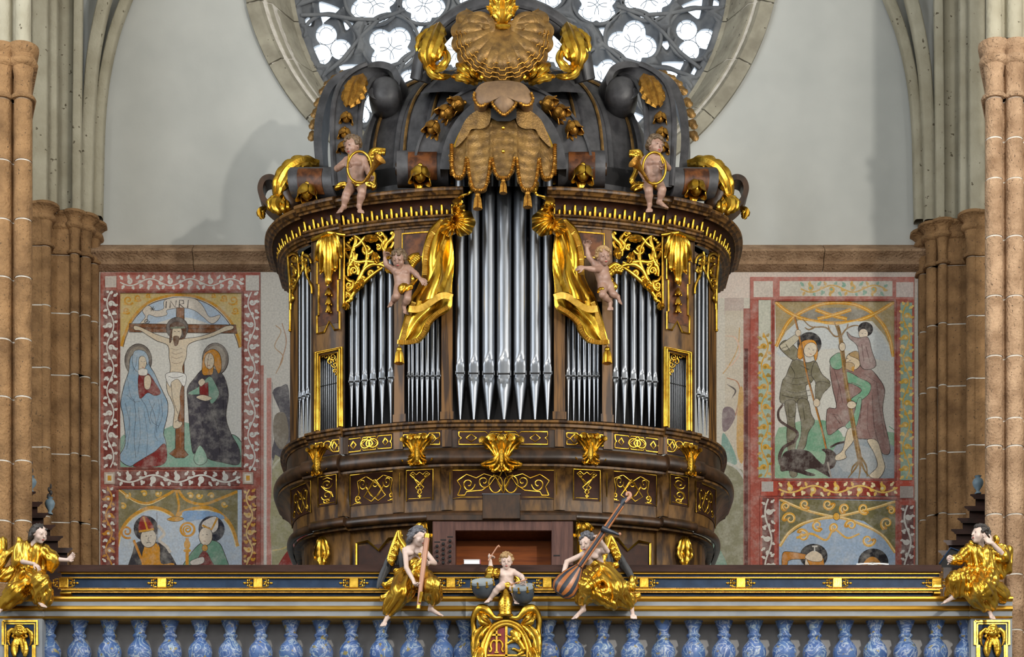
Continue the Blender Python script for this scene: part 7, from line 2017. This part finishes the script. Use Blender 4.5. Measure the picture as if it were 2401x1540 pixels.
# left gold-robed angel -------------------------------------------------------
k0 = 20 / F
A, jA, _ = statue('angel_statue', 'seated angel statue in full gold robe at the left end, dark hair, gazing right', 'statue', P(70, 1398, .1),
    dict(head=(93, 1252, -.13), neck=(74, 1280, -.08), pelvis=(70, 1352, .02), shL=(50, 1284, -.08), shR=(98, 1286, -.06), elL=(42, 1315, -.14), wrL=(80, 1322, -.26), handL=(99, 1335, -.28), elR=(126, 1311, -.1), wrR=(158, 1313, -.14), handR=(174, 1303, -.16), kneeL=(40, 1385, -.2), anL=(8, 1420, -.16), toeL=(-10, 1438, -.24), kneeR=(96, 1364, -.28), anR=(85, 1404, -.2), toeR=(104, 1421, -.3), hipL=(60, 1352, 0), hipR=(82, 1352, 0)),
    .172, (.75, -.6, -.28), (.2, -1, 0), hair='haird', putto=False, hairkind='long', hands={'L': ((0, .3, -1), .7), 'R': ((0, -1, .3), .3)})
robe(A, 'gold_robe', [((60, 1290, -.08), (68, 1345, -.02), 22, 26, 7, 3), ((90, 1292, -.08), (80, 1345, -.02), 18, 26, 6, 2), ((50, 1284, -.08), (42, 1316, -.14), 15, 16, 6, 4), ((98, 1286, -.06), (126, 1312, -.1), 13, 15, 6, 4), ((126, 1314, -.1), (118, 1334, -.08), 13, 8, 6, 2),
    ((70, 1350, -.02), (96, 1366, -.28), 26, 22, 7, 3), ((96, 1366, -.28), (100, 1402, -.2), 20, 23, 8, 2), ((96, 1370, -.26), (112, 1400, -.14), 16, 14, 6, 3), ((66, 1352, -.02), (38, 1388, -.2), 28, 22, 8, 4), ((38, 1388, -.2), (8, 1418, -.16), 24, 15, 7, 3), ((60, 1380, -.1), (20, 1400, -.12), 22, 16, 7, 3), ((96, 1364, -.2), (118, 1366, -.1), 12, 4, 5, 2)], seed=1)
robe(A, 'gold_cloak', [((48, 1282, -.02), (14, 1300, .0), 9, 7, 5, 3), ((14, 1300, 0), (-4, 1330, .02), 9, 14, 6, 3), ((4, 1270, .06), (0, 1310, .04), 12, 14, 6, 2), ((30, 1340, .02), (6, 1356, .0), 14, 10, 6, 3), ((47, 1263, -.1), (49, 1274, -.1), 5, 7, 5, 1)], fdir=(-.4, -.9), seed=2)

# angel playing the long wooden pipe -----------------------------------------------
B, jB, _ = statue('angel_statue', 'bare-chested angel statue with black and gold wing playing a long wooden pipe', 'statue', P(970, 1398, .1),
    dict(head=(982, 1258, -.16), neck=(970, 1280, -.1), pelvis=(971, 1350, .0), shL=(950, 1291, -.12), shR=(994, 1289, -.06), elL=(953, 1331, -.18), wrL=(969, 1360, -.3), handL=(978, 1381, -.33), elR=(1019, 1320, -.12), wrR=(1006, 1319, -.24), handR=(993, 1321, -.28), kneeL=(936, 1388, -.26), anL=(909, 1444, -.16), toeL=(896, 1466, -.26), kneeR=(1012, 1372, -.3), anR=(1010, 1427, -.16), toeR=(1035, 1441, -.24), hipL=(960, 1352, 0), hipR=(984, 1352, 0)),
    .178, (.80, -.5, -.35), (.15, -1, 0), hair='hairg', putto=False, hairkind='long', hands={'L': ((.7, -.5, 0), .8), 'R': ((0, -1, 0), .9)})
robe(B, 'gold_robe', [((975, 1330, -.06), (972, 1352, -.02), 21, 26, 8, 2), ((975, 1328, -.07), (990, 1334, -.08), 18, 12, 7, 3), ((980, 1352, -.02), (1012, 1374, -.3), 26, 21, 8, 3), ((1012, 1374, -.3), (1016, 1398, -.2), 20, 21, 8, 2), ((962, 1354, -.02), (936, 1390, -.26), 27, 23, 8, 3), ((936, 1390, -.26), (912, 1428, -.18), 22, 16, 8, 3), ((955, 1385, -.16), (930, 1420, -.14), 18, 12, 7, 3), ((940, 1360, -.05), (905, 1372, -.02), 12, 9, 6, 3), ((948, 1338, .0), (932, 1342, .02), 8, 10, 6, 2), ((935, 1385, -.1), (900, 1402, -.08), 12, 8, 6, 3), ((1000, 1335, -.05), (1002, 1350, -.05), 6, 7, 5, 2), ((985, 1300, -.15), (992, 1330, -.12), 3, 3, 3, 1)], seed=3)
wing(B, [(952, 1284, .02), (938, 1262, .06), (936, 1246, .08), (928, 1262, .09), (918, 1285, .08), (909, 1312, .06)], None, 8, 7, (.03, 0, -.11), ((.02, 0, -.30), (-.10, 0, -.27)))
ho = tag(empty('woodwind_pipe', P(981, 1426, -.34)), 'long pale wooden wind pipe with gold bands held by the bare-chested angel', 'instrument')
MB().tube(PP([(1002, 1254, -.30), (991, 1340, -.33), (981, 1424, -.36)], 0), [sc(6.6, -.3), sc(6.2, -.3), sc(4.6, -.3)], 14).build('tube', M['bass'], ho, 50)
m = MB(); m.tube(PP([(1002.2, 1252.5, -.30), (1001, 1262, -.302)], 0), sc(7.3, -.3), 14); m.tube(PP([(981.6, 1419, -.36), (980.8, 1427, -.36)], 0), sc(5.4, -.3), 14); m.build('gold_band', M['gold'], ho, 40)
MB().tube(PP([(989, 1388, -.37), (984, 1412, -.385)], 0), sc(4.6, -.3), 4).build('key_cover', M['gold'], ho, 30)

# cherub with kettledrums ----------------------------------------------------------
C_, jC, _ = statue('cherub_statue', 'small curly-haired cherub statue drumming behind the gilded mitre', 'statue', P(1187, 1398, .05),
    dict(head=(1187, 1316, -.08), neck=(1187, 1336, -.04), pelvis=(1187, 1372, .0), shL=(1170, 1341, -.04), shR=(1204, 1341, -.04), elL=(1151, 1337, -.08), wrL=(1150, 1314, -.1), handL=(1147, 1303, -.1), elR=(1222, 1350, -.1), wrR=(1228, 1358, -.18), handR=(1231, 1364, -.22), kneeL=(1169, 1378, -.2), anL=(1149, 1403, -.14), toeL=(1139, 1411, -.2), kneeR=(1206, 1382, -.16), anR=(1208, 1404, -.1), toeR=(1212, 1414, -.16), hipL=(1180, 1373, 0), hipR=(1195, 1373, 0)),
    .148, (.05, -1, -.3), hair='hairl', h=.0055, hands={'L': ((1, -.3, 0), 1.2), 'R': ((-.5, -.3, -.8), 1.0)})
robe(C_, 'gold_sleeve', [((1168, 1342, -.04), (1152, 1342, -.08), 9, 14, 6, 3), ((1152, 1346, -.08), (1143, 1350, -.06), 9, 6, 5, 2), ((1180, 1374, -.06), (1196, 1376, -.08), 7, 8, 5, 2)], h=.006, seed=4)
wing(C_, [(1206, 1350, .06), (1216, 1362, .06), (1222, 1372, .06)], None, 5, 0, (.02, 0, -.06), None)
for nm_, a, b_ in (('stick raised in the cherub\'s fist', (1149, 1308, -.13), (1165, 1283, -.13)), ('stick resting on the right-hand kettledrum', (1229, 1360, -.25), (1197, 1370, -.26))):
    A_, B2 = P(*a), P(*b_); d = nrm(B2 - A_); m = MB(); m.tube([A_ - d * .03, A_ + (B2 - A_) * .5, B2], [.008, .006, .006], 6); m.tube([B2, B2 + d * .014 + np.array([.012, 0, .004]), B2 + np.array([.03, 0, 0.002])], [.008, .01, .006], 6)
    tag(m.build('drumstick', M['bass'], None, 50, A_), 'wooden drum' + nm_, 'drumstick', 'drumsticks of the drumming cherub')

# angel with the long-necked lute -----------------------------------------------------
D_, jD, _ = statue('angel_statue', 'bare-chested angel statue with gold skirt and dark wing playing a long-necked lute', 'statue', P(1405, 1398, .1),
    dict(head=(1376, 1273, -.18), neck=(1386, 1294, -.12), pelvis=(1405, 1342, .0), shL=(1366, 1301, -.14), shR=(1410, 1292, -.1), elL=(1329, 1317, -.16), wrL=(1321, 1344, -.26), handL=(1319, 1362, -.3), elR=(1424, 1292, -.22), wrR=(1410, 1270, -.3), handR=(1403, 1249, -.32), kneeL=(1370, 1374, -.3), anL=(1367, 1428, -.16), toeL=(1344, 1449, -.26), kneeR=(1446, 1380, -.26), anR=(1481, 1424, -.14), toeR=(1486, 1449, -.2), hipL=(1396, 1344, 0), hipR=(1416, 1344, 0)),
    .178, (-.5, -.8, -.35), (-.15, -1, 0), hair='hairg', putto=False, hands={'L': ((.6, -.4, 0), .6), 'R': ((-.6, .3, 0), .8)})
robe(D_, 'gold_skirt', [((1395, 1326, -.04), (1408, 1346, -.02), 20, 26, 8, 2), ((1400, 1346, -.04), (1370, 1376, -.3), 27, 24, 8, 3), ((1368, 1376, -.28), (1366, 1400, -.2), 22, 20, 9, 2), ((1412, 1348, -.02), (1446, 1382, -.26), 28, 24, 8, 3), ((1446, 1382, -.24), (1472, 1414, -.16), 23, 15, 8, 3), ((1440, 1395, -.2), (1476, 1406, -.14), 18, 14, 8, 3), ((1470, 1405, -.12), (1494, 1398, -.08), 12, 8, 6, 2), ((1428, 1330, .0), (1442, 1326, .02), 12, 8, 6, 3), ((1398, 1392, -.26), (1440, 1415, -.2), 16, 14, 8, 3), ((1456, 1372, -.1), (1478, 1376, -.04), 12, 10, 6, 2), ((1478, 1376, -.04), (1484, 1358, -.02), 10, 9, 5, 2), ((1375, 1385, -.2), (1400, 1400, -.2), 20, 16, 8, 3)], fdir=(.5, -.85), seed=5)
wing(D_, [(1416, 1298, .03), (1426, 1272, .06), (1430, 1258, .08), (1440, 1272, .08), (1448, 1288, .07), (1455, 1303, .06)], None, 8, 7, (-.02, 0, -.10), ((.02, 0, -.28), (.14, 0, -.25)))
lu = tag(empty('long_necked_lute', P(1320, 1395, -.3)), 'long-necked lute with black and orange striped bowl held by the angel', 'instrument')
a, b_ = P(1312, 1394, -.34), P(1361, 1324, -.36); ax = nrm(b_ - a); L_ = np.linalg.norm(b_ - a); sd = nrm(np.cross(ax, (0, 1, 0))); fr_ = np.cross(sd, ax); fr_ = fr_ if fr_[1] < 0 else -fr_
for i in range(9):
    a0, a1 = math.pi * i / 9, math.pi * (i + 1) / 9
    G = []
    for t in np.linspace(0, 1, 16):
        w = sc(31, -.3) * np.interp(t, [0, .06, .2, .4, .6, .8, 1], [.5, .8, 1.0, .95, .78, .5, .2])
        G.append([a + ax * (L_ * t) + sd * w * math.cos(q_) + fr_ * w * .62 * math.sin(q_) for q_ in np.linspace(a0, a1, 4)])
    MB().grid(np.array(G)).build('bowl_rib', M['lute_o' if i % 2 else 'lute_b'], lu, 60)
m = MB(); G = [[a + ax * (L_ * t) + sd * sc(31, -.3) * np.interp(t, [0, .06, .2, .4, .6, .8, 1], [.5, .8, 1.0, .95, .78, .5, .2]) * e for e in (-1, 1)] for t in np.linspace(0, 1, 16)]; m.grid(np.array(G)); m.f.append((0, 1, 1)) if False else None; m.build('soundboard', M['bass'], lu, 0)
m = MB(); m.lathe([(0, -.006), (sc(14, -.3), 0), (sc(14, -.3), .004)], a, 20, ax, sd); m.build('tail_cap', M['lute_b'], lu, 0)
n0, n1 = P(1359, 1327, -.38), P(1458, 1184, -.40)
for w_, mt in ((0, 'lute_b'), (-1, 'lute_o'), (1, 'lute_o')):
    o_ = sd * w_ * sc(5.2, -.3); m = MB(); m.tube([n0 + o_, (n0 + n1) / 2 + o_ * .9, n1 + o_ * .8], sc(4.2 if w_ == 0 else 2.8, -.3), 8); m.build('neck_strip', M[mt], lu, 50)
m = MB(); m.tube(PP([(1456, 1186, -.4), (1462, 1174, -.4), (1470, 1168, -.4)], 0), [.016, .026, .018], 8); m.build('peg_box', M['lute_b'], lu, 50)
m = MB(); m.tube([P(x, y, -.4) for x, y in cr([(1464, 1176), (1472, 1170), (1478, 1163), (1476, 1156), (1470, 1156), (1469, 1162)], 5)], [.02, .016, .012], 8); m.build('scroll_head', M['bass'], lu, 60)
m = MB(); m.tube(PP([(1411, 1238, -.42), (1424, 1244, -.42), (1440, 1249, -.4), (1452, 1254, -.4)], 0), [.03, .026, .018, .012], 8); m.build('side_peg_box', M['lute_b'], lu, 50)
m = MB(); m.ell(P(1453, 1252, -.4), .016, 8, 6); m.build('side_scroll', M['bass'], lu, 60)

# right gold-robed angel -----------------------------------------------------------
E_, jE, _ = statue('angel_statue', 'seated angel statue in full gold robe at the right end, hand raised, looking left', 'statue', P(2300, 1398, .1),
    dict(head=(2297, 1254, -.12), neck=(2299, 1283, -.08), pelvis=(2305, 1350, .02), shL=(2271, 1291, -.08), shR=(2325, 1289, -.08), elL=(2250, 1311, -.12), wrL=(2232, 1307, -.2), handL=(2219, 1309, -.24), elR=(2352, 1300, -.14), wrR=(2326, 1273, -.2), handR=(2307, 1262, -.2), kneeL=(2240, 1358, -.26), anL=(2236, 1398, -.18), toeL=(2208, 1414, -.22), kneeR=(2300, 1384, -.28), anR=(2317, 1426, -.16), toeR=(2329, 1450, -.22), hipL=(2294, 1352, 0), hipR=(2316, 1352, 0)),
    .178, (-.88, -.42, .15), (-.1, -1, 0), hair='haird', putto=False, hairkind='curl', hands={'L': ((.4, -.6, -.4), .9), 'R': ((-.5, -.5, .5), .35)})
robe(E_, 'gold_robe', [((2284, 1298, -.08), (2294, 1345, -.02), 21, 26, 7, 3), ((2314, 1298, -.08), (2312, 1345, -.02), 20, 26, 7, 2), ((2271, 1290, -.08), (2250, 1311, -.12), 14, 12, 6, 3), ((2250, 1311, -.12), (2234, 1312, -.2), 11, 10, 6, 4), ((2325, 1290, -.06), (2352, 1306, -.1), 15, 16, 6, 3), ((2352, 1300, -.06), (2360, 1335, .0), 14, 12, 6, 3), ((2340, 1310, -.04), (2348, 1344, .0), 14, 12, 6, 2), ((2296, 1350, -.02), (2240, 1360, -.26), 26, 20, 8, 3), ((2240, 1360, -.26), (2244, 1386, -.2), 20, 16, 8, 2), ((2260, 1365, -.2), (2290, 1410, -.2), 20, 14, 7, 4), ((2312, 1352, -.02), (2300, 1386, -.28), 28, 26, 8, 3), ((2300, 1386, -.26), (2318, 1412, -.18), 26, 22, 9, 3), ((2320, 1376, -.1), (2350, 1396, -.06), 20, 16, 7, 3), ((2345, 1375, -.02), (2352, 1400, -.02), 12, 14, 6, 2), ((2290, 1345, -.1), (2325, 1350, -.08), 17, 17, 9, 2), ((2232, 1375, -.1), (2218, 1392, -.05), 9, 6, 5, 2), ((2303, 1400, -.24), (2308, 1428, -.2), 14, 5, 6, 2)], fdir=(.45, -.9), seed=6)
robe(E_, 'gold_cloak', [((2330, 1284, .0), (2362, 1290, .04), 9, 10, 5, 3), ((2362, 1290, .04), (2360, 1330, .04), 10, 12, 6, 2), ((2277, 1274, -.1), (2284, 1278, -.1), 6, 5, 5, 2), ((2334, 1262, .0), (2336, 1268, .0), 6, 6, 5, 2)], fdir=(.2, -1), seed=7)

# horn-playing cherubs on the cornice ---------------------------------------------------
def hunting_horn(root_label, cx_, cy_, rx, ry, mouth, bellp, Y):
    m = empty('hunting_horn', P(cx_, cy_ + ry, Y)); tag(m, root_label, 'horn', 'hunting horns of the cornice cherubs')
    th = np.linspace(0, 2 * math.pi, 60, endpoint=False)
    MB().tube([P(cx_ + rx * math.cos(a), cy_ + ry * math.sin(a), Y) for a in th], .0135, 8, closed=True).build('tube_coil', M['gold'], m, 60)
    MB().tube([P(*p, Y - .01) for p in cr(mouth, 6)], [.008, .010, .0135], 8).build('lead_pipe', M['gold'], m, 60)
    pp = [P(x, y, Y - .02 - .01 * i) for i, (x, y) in enumerate(resample(cr(bellp, 8), 18))]
    MB().tube(pp, list(np.interp(np.linspace(0, 1, 18), [0, .5, .8, .95, 1], [.0135, .022, .038, .06, .078])), 16, cap=False).build('bell', M['goldm'], m, 60)
    return m


Yh = 2.0
F_1, _, _ = statue('cherub_statue', 'cherub statue seated on the cornice left of the canopy blowing a hunting horn', 'statue', P(835, 458, Yh + .1),
    dict(head=(826, 343, Yh - .02), neck=(832, 371, Yh + .02), pelvis=(836, 430, Yh + .08), shL=(813, 377, Yh), shR=(852, 375, Yh + .02), elL=(790, 395, Yh - .06), wrL=(806, 387, Yh - .16), handL=(816, 378, Yh - .2), elR=(862, 398, Yh), wrR=(868, 414, Yh - .1), handR=(872, 424, Yh - .14), kneeL=(812, 456, Yh - .16), anL=(806, 483, Yh - .12), toeL=(793, 497, Yh - .2), kneeR=(849, 450, Yh - .18), anR=(842, 482, Yh - .12), toeR=(846, 497, Yh - .2), hipL=(825, 436, Yh + .06), hipR=(847, 434, Yh + .06)),
    .20, (-.6, -.75, -.3), (-.05, -1, 0), skin='skinw', h=.0075, hands={'L': ((.8, -.3, .2), 1.0), 'R': ((0, -1, 0), .6)})
robe(F_1, 'gold_sash', [((832, 428, Yh - .06), (846, 436, Yh - .1), 6, 7, 5, 3), ((858, 430, Yh), (874, 436, Yh + .02), 8, 7, 5, 3), ((874, 436, Yh + .02), (878, 410, Yh + .04), 7, 6, 5, 3), ((812, 432, Yh + .02), (790, 438, Yh + .04), 6, 7, 5, 3)], seed=8)
wing(F_1, [(862, 372, Yh + .08), (876, 352, Yh + .1), (904, 350, Yh + .1)], None, 6, 0, (.03, 0, -.06), None)
hunting_horn('gilt hunting horn blown by the cherub left of the canopy', 843, 392, 28, 37, [(818, 362), (816, 376), (815, 392)], [(855, 425), (870, 404), (880, 386), (890, 371)], Yh - .22)
G_1, _, _ = statue('cherub_statue', 'cherub statue seated on the cornice right of the canopy blowing a hunting horn', 'statue', P(1530, 458, Yh + .1),
    dict(head=(1537, 343, Yh - .02), neck=(1532, 367, Yh + .02), pelvis=(1530, 427, Yh + .08), shL=(1513, 375, Yh), shR=(1549, 373, Yh + .02), elL=(1502, 396, Yh - .02), wrL=(1506, 412, Yh - .12), handL=(1512, 422, Yh - .16), elR=(1567, 394, Yh - .08), wrR=(1562, 388, Yh - .18), handR=(1557, 384, Yh - .24), kneeL=(1521, 448, Yh - .2), anL=(1523, 478, Yh - .12), toeL=(1521, 495, Yh - .2), kneeR=(1553, 445, Yh - .18), anR=(1546, 472, Yh - .12), toeR=(1562, 484, Yh - .2), hipL=(1519, 432, Yh + .06), hipR=(1543, 431, Yh + .06)),
    .20, (.5, -.85, -.15), (.05, -1, 0), skin='skinw', h=.0075, hands={'L': ((.5, -.6, 0), .8), 'R': ((-.8, -.3, .2), 1.0)})
robe(G_1, 'gold_sash', [((1528, 432, Yh - .08), (1538, 436, Yh - .1), 6, 6, 5, 3), ((1512, 434, Yh), (1488, 440, Yh + .02), 8, 8, 5, 3), ((1488, 440, Yh + .02), (1482, 420, Yh + .04), 8, 6, 5, 3), ((1482, 420, Yh + .04), (1492, 396, Yh + .04), 6, 5, 5, 3)], seed=9)
wing(G_1, [(1506, 372, Yh + .08), (1498, 356, Yh + .1), (1476, 354, Yh + .1)], None, 6, 0, (-.03, 0, -.06), None)
hunting_horn('gilt hunting horn blown by the cherub right of the canopy', 1534, 394, 27, 37, [(1548, 359), (1551, 372), (1556, 384)], [(1520, 424), (1508, 406), (1497, 390), (1488, 378)], Yh - .24)

# cherubs holding back the curtains ---------------------------------------------------
Yf = 1.86
H_1, _, _ = statue('cherub_statue', 'flying cherub statue holding the left gilded curtain, one arm raised', 'statue', P(945, 735, Yf),
    dict(head=(935, 608, Yf - .08), neck=(942, 628, Yf - .02), pelvis=(945, 676, Yf + .02), shL=(924, 633, Yf - .02), shR=(958, 629, Yf), elL=(906, 621, Yf - .06), wrL=(902, 606, Yf - .08), handL=(902, 594, Yf - .08), elR=(973, 640, Yf - .04), wrR=(984, 652, Yf - .08), handR=(996, 662, Yf - .12), kneeL=(929, 695, Yf - .12), anL=(920, 706, Yf - .04), toeL=(911, 718, Yf - .08), kneeR=(956, 700, Yf - .10), anR=(947, 717, Yf - .02), toeR=(953, 735, Yf - .06), hipL=(935, 676, Yf), hipR=(954, 678, Yf)),
    .178, (-.2, -.85, -.5), (-.05, -1, 0), skin='skinw', hair='hairb', h=.0065, hands={'L': ((.8, -.3, 0), .9), 'R': ((0, .6, -.6), .3)})
robe(H_1, 'gold_sash', [((940, 674, Yf - .12), (962, 672, Yf - .08), 7, 6, 5, 3), ((943, 682, Yf - .12), (950, 676, Yf - .12), 6, 5, 5, 2), ((962, 670, Yf - .04), (972, 655, Yf), 4, 5, 5, 2), ((972, 655, Yf), (957, 625, Yf), 5, 4, 5, 3)], h=.007, seed=10)
wing(H_1, [(958, 608, Yf + .06), (968, 600, Yf + .08), (982, 594, Yf + .1)], None, 6, 0, (.03, 0, -.07), None)
I_1, _, _ = statue('cherub_statue', 'flying cherub statue holding the right gilded curtain, legs trailing right', 'statue', P(1420, 725, Yf),
    dict(head=(1415, 602, Yf - .08), neck=(1408, 622, Yf - .02), pelvis=(1420, 667, Yf + .02), shL=(1395, 619, Yf - .02), shR=(1419, 630, Yf), elL=(1381, 603, Yf - .04), wrL=(1376, 583, Yf - .06), handL=(1379, 569, Yf - .08), elR=(1392, 632, Yf - .14), wrR=(1371, 628, Yf - .16), handR=(1356, 627, Yf - .16), kneeL=(1413, 691, Yf - .10), anL=(1431, 708, Yf - .02), toeL=(1430, 726, Yf - .06), kneeR=(1435, 689, Yf), anR=(1449, 695, Yf + .02), toeR=(1456, 711, Yf), hipL=(1413, 670, Yf), hipR=(1428, 672, Yf + .04)),
    .178, (.3, -.88, -.3), (-.3, -1, 0), skin='skinw', hair='hairl', h=.0065, tilt=-.2, hands={'L': ((.3, -1, 0), .5), 'R': ((0, .7, -.3), .3)})
robe(I_1, 'gold_sash', [((1404, 682, Yf - .08), (1412, 678, Yf - .1), 5, 4, 5, 2), ((1430, 655, Yf + .04), (1440, 672, Yf + .04), 6, 6, 5, 3), ((1440, 672, Yf + .04), (1430, 684, Yf + .02), 5, 5, 5, 2)], h=.007, seed=11)
wing(I_1, [(1426, 630, Yf + .06), (1442, 620, Yf + .08), (1462, 628, Yf + .1)], None, 6, 0, (.0, 0, -.08), None)
